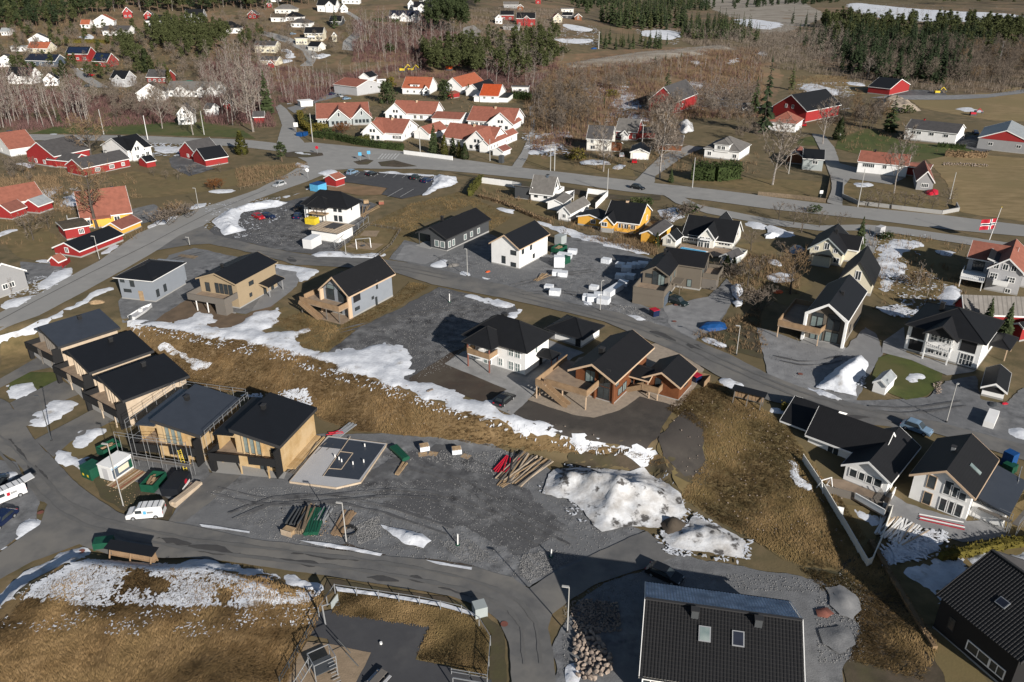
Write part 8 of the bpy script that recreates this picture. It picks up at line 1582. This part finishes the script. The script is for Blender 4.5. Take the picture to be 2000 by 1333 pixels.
def skip(label,A,B,C,h,m,load):
    H = House('skip',label,A,B,C,h=h,cat='skip'); w,d = H.W,H.D; part('floor',MB().box(.05,.05,.05,w - .05,d - .05,.2),M[m],H.root)
    for x0,y0,x1,y1 in ((0,0,w,.08),(0,d - .08,w,d),(0,.08,.08,d - .08),(w - .08,.08,w,d - .08)): part('side_wall',MB().box(x0,y0,.05,x1,y1,h),M[m],H.root)
    for i in range(9): z = h*random.uniform(.55,.95); y0 = random.uniform(.2,d - .5); part('board',MB().bar((random.uniform(.2,w*.4),y0,z),(random.uniform(w*.5,w - .2),y0 + random.uniform(-.5,.5),z + random.uniform(-.2,.3)),random.uniform(.2,.5),.06),M[load],H.root)
skip('green skip filled with scrap boards behind the site cabin',(193,888),(205,897),(238,878),1.5,'greenpl','plank'); skip('open green skip with orange boards in front of the scaffolding',(277,962),(302,966),(326,938),1.5,'greenpl','larch')
skip('dark skip beside the white insulation packs',(1079,492),(1092,497),(1103,488),1.3,'greenpl','plank')
c = crate('covered_stack','stack under a black tarpaulin with a round red emblem and white lettering','stack',(322,966),(350,974),(365,938),1.6,'tarp')
part('emblem',MB().disc((.6*c.W,-.02,1.1),(0,1,0),.38,.03,14),M['redpl'],c.root)
for i in range(2): part('lettering',MB().box(c.W*.3,-.03,.35 + i*.22,c.W*.85,-.004,.5 + i*.22),M['trim'],c.root)
for a in [('transport_container','white container with dark handle beside the unfinished garage','container',(594,485),(609,488),(626,477),2.5,'cwhite'),('grit_bin','dark green grit bin at the left end of the mailbox shelter','bin',(180,1070),(183,1077),(219,1076),1.1,'greenpl'),('cable_cabinet','pale green cable cabinet at the ball court corner','cabinet',(927,1208),(929,1211),(939,1209),1.5,'sage'),('small_container','grey green container behind the plain white house','container',(1083,477),(1096,480),(1106,475),2.3,'sage'),('waste_container','dark green and yellow waste container between the insulation packs','container',(1094,515),(1102,519),(1111,513),1.7,'greenpl'),('covered_stack','yellow covered stack before the new white hip roofed house','stack',(597,438),(615,441),(623,436),1.8,'yellowpl'),('market_stall','bright blue and yellow tarpaulin stall above the new white house','stall',(610,372),(622,376),(634,370),2.2,'lightblue'),('bus_shelter','black glass bus shelter at the lane mouth','shelter',(976,319),(981,320),(984,318),2.6,'steel'),('transformer_hut','small grey transformer hut at the lane by the cycle path','hut',(1712,462),(1717,464),(1725,460),2.6,'ltgrey'),('bin','blue waste bin with red lid beside the taupe house yard road','bin',(1273,618),(1276,621),(1281,619),1.4,'cblue'),('bin','blue container group at the side road corner, left','bin',(582,266),(588,268),(592,265),1.6,'bluepl'),('bin','blue container at the side road corner, right','bin',(592,266),(596,267),(599,264),1.5,'bluepl'),('bin','dark bin inside the timber enclosure with red lid','bin',(1356,748),(1359,750),(1364,747),1.2,'cblue'),('wall_block','white wall block with bins at the road below the white garage','wall',(1927,837),(1939,840),(1951,815),1.1,'white'),('portable_toilet','blue portable toilet by the right edge scaffold','toilet',(1963,914),(1972,918),(1985,912),2.4,'bluepl'),('waste_container','green waste bin beside the blue portable toilet','bin',(1966,926),(1974,930),(1984,924),1.4,'greenpl')]: crate(*a,lid={'cblue': 'redpl','lightblue': 'bluepl','steel': 'steel'}.get(a[7],None))
simple('red_kiosk','small red hut with red roof at the corner of the car park',(641,362),(657,367),(668,361),h=2.6,pitch=26,wall='red',roof='rred',cat='hut')
IN = 'wrapped insulation packs on the gravel yard'
for i,(u,v,s,st) in enumerate([(1184,514,1.3,1),(1211,522,1.2,1),(1223,530,1.4,1),(1232,524,1.3,1),(1242,523,1.3,1),(1255,522,1.4,1),(1211,545,1.3,1),(1221,544,1.2,1),(1231,545,1.3,1),(1217,558,1.3,1),(1160,566,1.1,1),(1148,586,1.3,1),(1157,588,1.4,1),(1168,580,1.1,1),(1179,593,1.5,1),(1084,576,1.4,1),(1072,565,1.1,1),(1092,521,1.5,2),(1088,538,1.3,1),(1099,540,1.3,1),(1098,503,1.3,1),(1108,505,1.3,1),(1118,496,1.3,1)]):
    t = thing('insulation_pack',['white wrapped insulation pack standing alone on the gravel' if i in (0,15) else 'blue white wrapped insulation pack in the shade of the taupe house' if 0 < i < 10 else 'white wrapped pack at the roadside of the insulation yard' if i < 15 else 'white wrapped pack near the plain white house'][0],'pack',P(u,v),random.uniform(-.5,0),IN)
    s *= .84
    for k in range(st): part('block',MB().box(-s,-s*.8,.05 + k*s*1.05,s,s*.8,s*1.05*(k + 1)),M['whitewrap'],t)
t = thing('pack_row','long white wrapped pack beside the taupe house garage','pack',P(1198,572),yawp((1186,578),(1212,562))); part('block',MB().box(-3,-.9,.05,3,.9,1.3),M['whitewrap'],t)
for lab,u,v_,m,s in [('bright blue tarpaulin heap with snow at the edge of the taupe yard',1393,640,'bluepl',3.0),('dark mound of rubble beside the driveway snow, before the bungalow',885,520,'rubble',1.6),('wood chip scrap on the gravel beside the grey hip house',188,592,'plank',1.6),('orange kayak heap on the dark garden soil',1520,572,'orangepl',1.3),('stone and branch lump on the snow of the bank',840,766,'stone',1.2),('blue pickup sized tarpaulin at the snow by the gravel pit',1160,96,'bluepl',2.5),('white tarpaulin covered boat in the cream house garden',1507,462,'whitewrap',2.4),('blue white boat under a tarpaulin beside the cream house',1556,490,'cltblue',2.8),('red tarpaulin low shed by the meadow wall',1820,378,'redpl',3.0),('orange concrete mixer on the rubble before the plain white house',953,532,'orangepl',.8),('red barbecue and bicycles by the white garage',1962,790,'redpl',.7),('dark motorbike and garden gear below the white garage',1940,792,'steel',1.1)]:
    bm = bmesh.new(); bmesh.ops.create_icosphere(bm,subdivisions=2,radius=1)
    for v in bm.verts: q = v.co*(1 + .4*noise.noise(v.co*2.2 + Vector((u,0,0)))); v.co = Vector((q.x*s,q.y*s*.6,max(-.1,q.z*s*.42)))
    q = bpy.data.meshes.new('covered_heap'); bm.to_mesh(q); bm.free(); q.materials.append(M[m]); tag(link('covered_heap',q,None,P(u,v_),random.uniform(0,1)),lab,'heap')
# timber and pipes
def pile(name,label,a,b,n,m,w=.2,t=.08,width=1.0,layers=1,cat='timber',jit=.06,mats=None,piece='plank'):
    A,B = P(*a),P(*b); L = (B - A).length; o = thing(name,label,cat,A,math.atan2((B - A).y,(B - A).x)); me = {}
    for i in range(n):
        k = mats[i % len(mats)] if mats else m
        if k not in me: me[k] = (MB().box(0,-w/2,0,L*.97,w/2,t) if piece != 'pipe' else MB().tube([(0,0,t),(L,0,t)],t,8)).mesh(piece,M[k])
        q = link(piece,me[k],o,(random.uniform(-.3,.3)*(jit*6),(i % (n // layers or 1))/max(1,n // layers)*width - width/2,.12 + (i // (n // layers or 1))*(t + .02) + random.uniform(0,jit)),random.gauss(0,jit)); q.rotation_euler[1] = -random.uniform(0,jit)*.2
    return o
pile('beam_stack','long pale glued beams beside the black covered stack',(337,992),(388,950),6,'palewood',.45,.4,.9,2)
pile('plank_stack','long planks of several colours between the site cabin and the open skip',(222,955),(273,920),24,'plank',.22,.07,3.2,2,mats=['plank','larch','palewood','straw','rred'],jit=.03)
pile('beam_stack','yellow beams lying along the wall of the last terraced house',(566,918),(626,854),6,'rawwood',.35,.25,1.5,1,jit=.03); pile('plank_stack','grey scrap planks between the beams and the foundation slab',(572,928),(630,866),14,'greywood',.14,.06,1.6,2,jit=.1)
pile('plank_stack','pile of white painted boards on the snow beside the winged house',(1732,1056),(1762,1012),34,'trim',.2,.07,3.8,2,jit=.16,mats=['trim','trim','palewood']); pile('plank_stack','orange planks leaning on the site material pile',(656,1048),(686,1000),9,'larch',.3,.12,1.6,1,jit=.07)
pile('pipe_stack','bright red pipes at the right end of the gravel yard',(977,925),(1000,897),8,'redpl',.1,.12,3.0,1,piece='pipe',jit=.12,cat='pipes'); pile('plank_stack','mixed timber pile beside the red pipes',(990,945),(1045,892),26,'plank',.2,.09,4.6,2,jit=.15,mats=['plank','palewood','greywood','trimdk']); pile('plank_stack','two long boards lying before the red pipes',(974,952),(1010,924),4,'plank',.18,.08,1.2,1,jit=.1)
pile('steel_rack','black steel frames at the left of the site material pile',(567,1030),(588,997),9,'steel',.12,.25,2.4,2,cat='frames',piece='frame'); pile('formwork','mossy brown boards in the site material pile',(583,1046),(604,996),9,'wood',.22,.3,1.3,2,jit=.05); pile('net_roll','rolled dark green netting in the site material pile',(606,1048),(618,1000),7,'greenpl',.4,.3,1.7,1,cat='netting',piece='pipe',jit=.05); pile('frame_stack','blue grey steel frames in the site material pile',(620,1026),(634,998),9,'metal',.08,.3,1.8,2,cat='frames',piece='frame',jit=.1)
pile('plank_stack','boards and pale steel tubes above the foundation slab',(655,856),(690,830),10,'metal',.1,.1,1.4,1,jit=.04,piece='pipe',cat='tubes'); pile('hose','red hoses beside the steel tubes above the slab',(640,850),(668,846),5,'redpl',.1,.08,.9,1,piece='pipe',cat='hose',jit=.15); pile('bundle','green wrapped bundle on the gravel right of the slab',(770,878),(794,902),5,'greenpl',.5,.35,1.0,1,piece='pipe',cat='bundle',jit=.05); pile('plank_stack','single thick timber beside the green bundle',(774,930),(790,906),3,'plank',.3,.2,.5,1)
pile('plank_stack','scrap timber beside the new white hip roofed house',(705,425),(735,405),9,'plank',.2,.08,2.5,1,jit=.2); pile('plank_stack','scrap timber on the insulation yard',(1046,550),(1070,538),8,'plank',.15,.06,1.4,1,jit=.2); pile('plank_stack','boards lying beside the grey hip roofed house',(352,500),(385,505),5,'wood',.25,.1,1.5,1,jit=.12); pile('plank_stack','red and white rails before the tall white house',(1795,1010),(1885,1030),4,'redpl',.15,.08,1.6,1,mats=['redpl','trim'],jit=.05)
def ladder(label,a,b,m,lift=(0.1,.1)):
    A,B = P(*a) + Vector((0,0,lift[0])),P(*b) + Vector((0,0,lift[1])); d = B - A; o = thing('ladder',label,'ladder',A); s = Vector((-d.y,d.x,0)).normalized()*.22
    for k in (-1,1): part('side_rail',MB().bar(s*k,d + s*k,.06),M[m],o)
    n = int(d.length/.3)
    for i in range(n): part('rung',MB().bar(d*((i + .5)/n) - s,d*((i + .5)/n) + s,.04),M[m],o)
ladder('grey ladder lying on the ground left of the white van',(204,968),(236,988),'metal'); ladder('yellow ladder leaning on the black balcony of the scaffolded house',(366,930),(358,918),'yellowpl',(.1,3.6))
def pallet(label,u,v,load=None,rz=0):
    t = thing('pallet',label,'pallet',P(u,v),rz)
    z = .1
    if load: part('load',MB().box(-.75,-.6,.16,.75,.6,.95),M[load],t); z = 1.0
    for i in range(5): part('slat',MB().box(-.7,-.55 + i*.24,z,.7,-.4 + i*.24,z + .05),M['plank'],t)
    for k in (-.5,0,.4): part('bearer',MB().box(k,-.6,z - .1,k + .1,.6,z - .005),M['plank'],t)
for a in [('pallet on a white pack at the foot of the bank, left',829,880,'whitewrap',.3),('pallet lying left before the white pack',826,889,None,.2),('pallet lying right before the white pack',846,888,None,-.2),('pallet on a white pack at the foot of the bank, right',892,886,'whitewrap',.2),('tilted pallet right of the right white pack',910,893,None,-.5),('pallet on the foundation slab',610,916,None,.6),('pallet with boards beside the car park verge',715,398,'plank',.3),('pallet with red wrapped goods beside the car park verge',745,400,'rred',.2)]: pallet(*a)
# foundation slab
sl_ = [P(*q) for q in [(566,945),(657,957),(705,946),(756,871),(641,856)]]; o0 = sl_[0]; t = thing('foundation_slab','rectangular concrete foundation slab with dark membrane and low timber edging','foundation',o0)
rel = lambda p,z: (p.x - o0.x,p.y - o0.y,z); part('concrete',MB().prism([rel(p,.05) for p in sl_],(0,0,0),(0,0,.35)),M['ltgrey'],t); part('membrane',MB().prism([rel(P(*q),.41) for q in [(630,934),(702,942),(752,873),(643,859),(624,877),(668,882)]],(0,0,0),(0,0,.02)),M['rfelt2'],t)
for a,b in zip(sl_,sl_[1:] + sl_[:1]): part('edge_board',MB().bar(Vector(rel(a,.24)),Vector(rel(b,.24)),.09,.36),M['palewood'],t)
for a,b in [((685,858),(632,935)),((664,887),(690,890)),((690,890),(667,922)),((667,922),(642,920))]: part('sole_plate',MB().bar(Vector(rel(P(*a),.48)),Vector(rel(P(*b),.46)),.1,.06),M['palewood'],t)
for q in [(663,903),(668,907),(713,877),(711,908),(690,912),(655,898)]: part('pipe_stub',MB().tube([Vector(rel(P(*q),.4)),Vector(rel(P(*q),.95))],.1,6),M['trim'],t)
# scaffolding
def scaffold(label,H,runs,lv,m='metal'):
    t = thing('scaffolding',label,'scaffolding',H.o,H.yaw); top = lv[-1]
    for (xa,ya),(xb,yb) in runs:
        L = math.hypot(xb - xa,yb - ya); n = max(1,round(L/2.6)); nx,ny = (yb - ya)/L*.8,-(xb - xa)/L*.8
        for i in range(n + 1):
            x,y = xa + (xb - xa)*i/n,ya + (yb - ya)*i/n
            for k in (0,1): part('standard',MB().tube([(x + nx*k,y + ny*k,-.3),(x + nx*k,y + ny*k,top + (1.0 if k else 0))],.032,5),M[m],t)
        for z in lv:
            if z < 3: part('deck',MB().prism([(xa,ya,z),(xb,yb,z),(xb + nx,yb + ny,z),(xa + nx,ya + ny,z)],(0,0,0),(0,0,.06)),M['greywood'],t)
            for dz in (.5,1.0): part('guard_rail',MB().bar((xa + nx,ya + ny,z + dz),(xb + nx,yb + ny,z + dz),.045),M[m],t)
        part('brace',MB().bar((xa + nx,ya + ny,.1),(xa + nx + (xb - xa)/n,ya + ny + (yb - ya)/n,lv[0]),.05),M[m],t)
W,D = R4.W,R4.D
scaffold('steel scaffolding with guard rails round the second raw timber house',R4,[((-3.4,D + 1),(-3.4,-.7)),((-.7,-.75),(W + .8,-.75)),((W + .8,-.7),(W + .8,D + .8)),((W + .8,D + .8),(-1,D + .8))],(2.0,5.4))
scaffold('steel scaffolding at the low right annex of the tall white house',type('q',(),dict(o=P(1890,1015),yaw=yawp((1890,1015),(1955,935))))(),[((.5,-4.6),(.5,-.6)),((.5,-4.9),(12,-4.9))],(1.9,))
# play gear, boat, stone pile, small things
b = P(633,1318); t = thing('climbing_frame','steel climbing frame with ladders and net on the sand','climbing frame',b,yawp((612,1330),(655,1310)))
for x in (-1.2,1.2):
    for y in (-1,1): part('post',MB().tube([(x,y,0),(x,y,2.9)],.06,6),M['metal'],t)
part('platform',MB().box(-1.2,-1,1.35,1.2,1,1.45),M['steel'],t); part('top_frame',MB().bar((-1.2,-1,2.9),(1.2,-1,2.9),.08).bar((-1.2,1,2.9),(1.2,1,2.9),.08).bar((-1.2,-1,2.9),(-1.2,1,2.9),.08).bar((1.2,-1,2.9),(1.2,1,2.9),.08),M['metal'],t)
for i in range(8): part('rung',MB().bar((-1.2 - .28*i,-.5,2.7 - i*.33),(-1.2 - .28*i,.5,2.7 - i*.33),.06),M['metal'],t); part('rung',MB().bar((.3,-1 - .2*i,2.4 - i*.3),(1.1,-1 - .2*i,2.4 - i*.3),.06),M['metal'],t)
for y in (-.5,.5): part('ladder_side',MB().bar((-1.2,y,2.8),(-3.5,y,0),.08),M['metal'],t)
for x in (1.2,3.4): part('swing_leg',MB().bar((2.3,x - 2.3,2.9),(3.6,x - 2.3,0),.09),M['steel'],t); part('swing_beam',MB().bar((1.2,0,2.9),(2.4,0,2.9),.08),M['steel'],t)
t = thing('basketball_hoop','grey basketball hoop at the corner of the ball court','basketball hoop',P(636,1222)); part('post',MB().tube([(0,0,0),(-.1,0,3.1)],.1,8),M['metal'],t); part('arm',MB().bar((-.1,0,3.0),(1.1,.5,3.0),.1),M['metal'],t); part('backboard',MB().bar((1.0,-.2,3.2),(1.5,1.2,3.2),.06,1.0),M['sage'],t); part('ring',MB().tube([(1.6 + .25*math.cos(i*.8),.4 + .25*math.sin(i*.8),2.9) for i in range(9)],.025,4),M['steel'],t)
t = thing('ball','white ball lying on the dark ball court','ball',P(744,1257,.2)); part('skin',MB().tube([(0,0,-.16),(0,0,-.08),(0,0,.08),(0,0,.16)],.16,10),M['trim'],t)
t = thing('goal','small steel football goal at the lower edge of the court','goal',P(912,1350),yawp((875,1345),(950,1358))); part('frame',MB().bar((-1.5,0,0),(-1.5,0,1.6),.1).bar((1.5,0,0),(1.5,0,1.6),.1).bar((-1.5,0,1.6),(1.5,0,1.6),.1),M['metal'],t)
t = thing('picnic_table','grey wooden picnic table beside the sand','table',P(738,1335),yawp((725,1340),(748,1315)))
part('table_top',MB().box(-1.2,-.4,.72,1.2,.4,.8),M['greywood'],t)
for s in (-1,1): part('bench',MB().box(-1.2,s*.8 - .15,.42,1.2,s*.8 + .15,.48),M['ltgrey'],t); part('leg',MB().bar((s*.8,-.75,.02),(s*.8,.75,.72),.1),M['greywood'],t)
t = thing('swing','steel swing with a rope nest seat on the small sand pit','swing',P(710,484),.3)
for x in (-1.8,1.8):
    for y in (-1.1,1.1): part('leg',MB().bar((x,y,0),(x,0,2.4),.1),M['metal'],t)
part('beam',MB().bar((-1.8,0,2.4),(1.8,0,2.4),.12),M['metal'],t); part('seat',MB().disc((0,0,.6),(0,0,1),.55,.1,12),M['steel'],t)
for x in (-.4,.4): part('rope',MB().bar((x,0,.65),(x,0,2.4),.04),M['steel'],t)
bA,bB = P(258,627),P(298,603); L = (bB - bA).length; t = thing('motor_boat','white open motor boat lying on the ground beside the snowy bank','boat',bA,math.atan2((bB - bA).y,(bB - bA).x)); V = []; n = 9
for i in range(n):
    f = i/(n - 1); w = .95*(1 - max(0,f - .45) ** 2*3.2); w = max(.03,w); V += [(L*f,-w,.95 + .25*f),(L*f,-w*.75,.35 + .2*f),(L*f,0,.08 + .5*max(0,f - .6)),(L*f,w*.75,.35 + .2*f),(L*f,w,.95 + .25*f)]
part('hull',MB().add(V,[(i*5 + k,i*5 + k + 1,i*5 + k + 6,i*5 + k + 5) for i in range(n - 1) for k in range(4)] + [(0,1,2,3,4)]),M['cwhite'],t); part('deck',MB().prism([(.1,-.8,.75),(L*.6,-.85,.75),(L*.8,-.4,.8),(L*.8,.4,.8),(L*.6,.85,.75),(.1,.8,.75)],(0,0,0),(0,0,.05)),M['ltgrey'],t); part('console',MB().box(L*.4,-.3,.8,L*.5,.3,1.5),M['cwhite'],t); part('outboard_motor',MB().box(-.5,-.2,.4,-.02,.2,1.3),M['cgrey'],t)
t = thing('garden_swing','white garden swing frame on the winged house terrace','swing',P(1610,957),.4)
for x in (-.9,.9):
    for y in (-.7,.7): part('leg',MB().bar((x,y,0),(x,0,1.9),.1),M['trim'],t)
part('beam',MB().bar((-1.0,0,1.9),(1.0,0,1.9),.1),M['trim'],t); part('seat',MB().box(-.7,-.25,.5,.7,.25,.6),M['trim'],t)
t = thing('garden_chair','white plastic garden chair on the small lawn below the winged house','chair',P(1640,1006),-.4); part('seat',MB().box(-.4,-.4,.35,.4,.4,.45),M['trim'],t); part('backrest',MB().box(-.4,.36,.46,.4,.44,1.05),M['trim'],t)
for x in (-.34,.34):
    for y in (-.34,.34): part('leg',MB().box(x - .04,y - .04,0,x + .04,y + .04,.34),M['trim'],t)
t = thing('hose_coil','coil of thick black hose beside the orange planks','hose',P(681,1040))
for i in range(4): part('turn',MB().tube([((.9 + .1*i)*math.cos(a*.5),(.75 + .08*i)*math.sin(a*.5),.1 + .09*i) for a in range(13)],.05,5),M['rubber'],t)
t = thing('timber_crate','small open crate of pale firewood at the left of the material pile','crate',P(565,1043),-.4); part('box',MB().box(-.8,-.6,0,.8,.6,.8),M['plank'],t)
for i in range(5): part('slat',MB().box(-.85,-.66,.05 + i*.2,.85,-.605,.17 + i*.2),M['palewood'],t)
# stones
poly = [(1122,1243),(1160,1238),(1198,1295),(1196,1312),(1160,1330),(1130,1330),(1122,1290)]; wp = wpoly(poly); t = thing('stone_pile','pile of pale reddish round stones left of the tiled house','stone pile',P(1155,1290)); me = []
for k in range(4):
    bm = bmesh.new(); bmesh.ops.create_icosphere(bm,subdivisions=1,radius=.3)
    for v in bm.verts: v.co = Vector((v.co.x*1.25,v.co.y,v.co.z*.8))*(1 + .7*noise.noise(v.co*4 + Vector((k*9,0,0))))
    q = bpy.data.meshes.new('stone'); bm.to_mesh(q); bm.free(); q.materials.append(M['stone']); me.append(q)
xs = [a[0] for a in wp]; ys = [a[1] for a in wp]; pts = []
for _ in range(2600):
    x,y = random.uniform(min(xs),max(xs)),random.uniform(min(ys),max(ys))
    if len(pts) < 240 and inpoly(np.array([x]),np.array([y]),wp)[0] and all((x - a) ** 2 + (y - b) ** 2 > .24 for a,b in pts[-190:]): pts.append((x,y))
for x,y in pts: q = link('stone',random.choice(me),t,(x - t.location.x,y - t.location.y,gz(x,y) - t.location.z + .25 + random.uniform(0,.25)),random.uniform(0,6)); q.scale = [random.uniform(.55,1.25) for _ in '123']
pebbles([(1112,1180),(1140,1172),(1205,1180),(1215,1235),(1160,1240),(1120,1238)],700,.15,.32,M['stone'],'rubble_stones',lift=.2)
pebbles([(1820,752),(1840,745),(1838,770),(1828,772)],90,.15,.3,M['stone'],'border_stones',lift=.2); pebbles([(1840,318),(1930,322),(1930,328),(1840,324)],120,.3,.6,M['stone'],'field_stones',lift=.2); pebbles([(600,985),(650,990),(640,1050),(600,1050)],80,.08,.2,M['plank'],'wood_scraps',lift=.2); pebbles([(200,940),(300,960),(290,1000),(230,990)],160,.06,.22,M['plank'],'wood_scraps',lift=.2); pebbles([(550,990),(690,1000),(690,1055),(560,1050)],200,.06,.2,M['rubble'],'site_scraps',lift=.2)
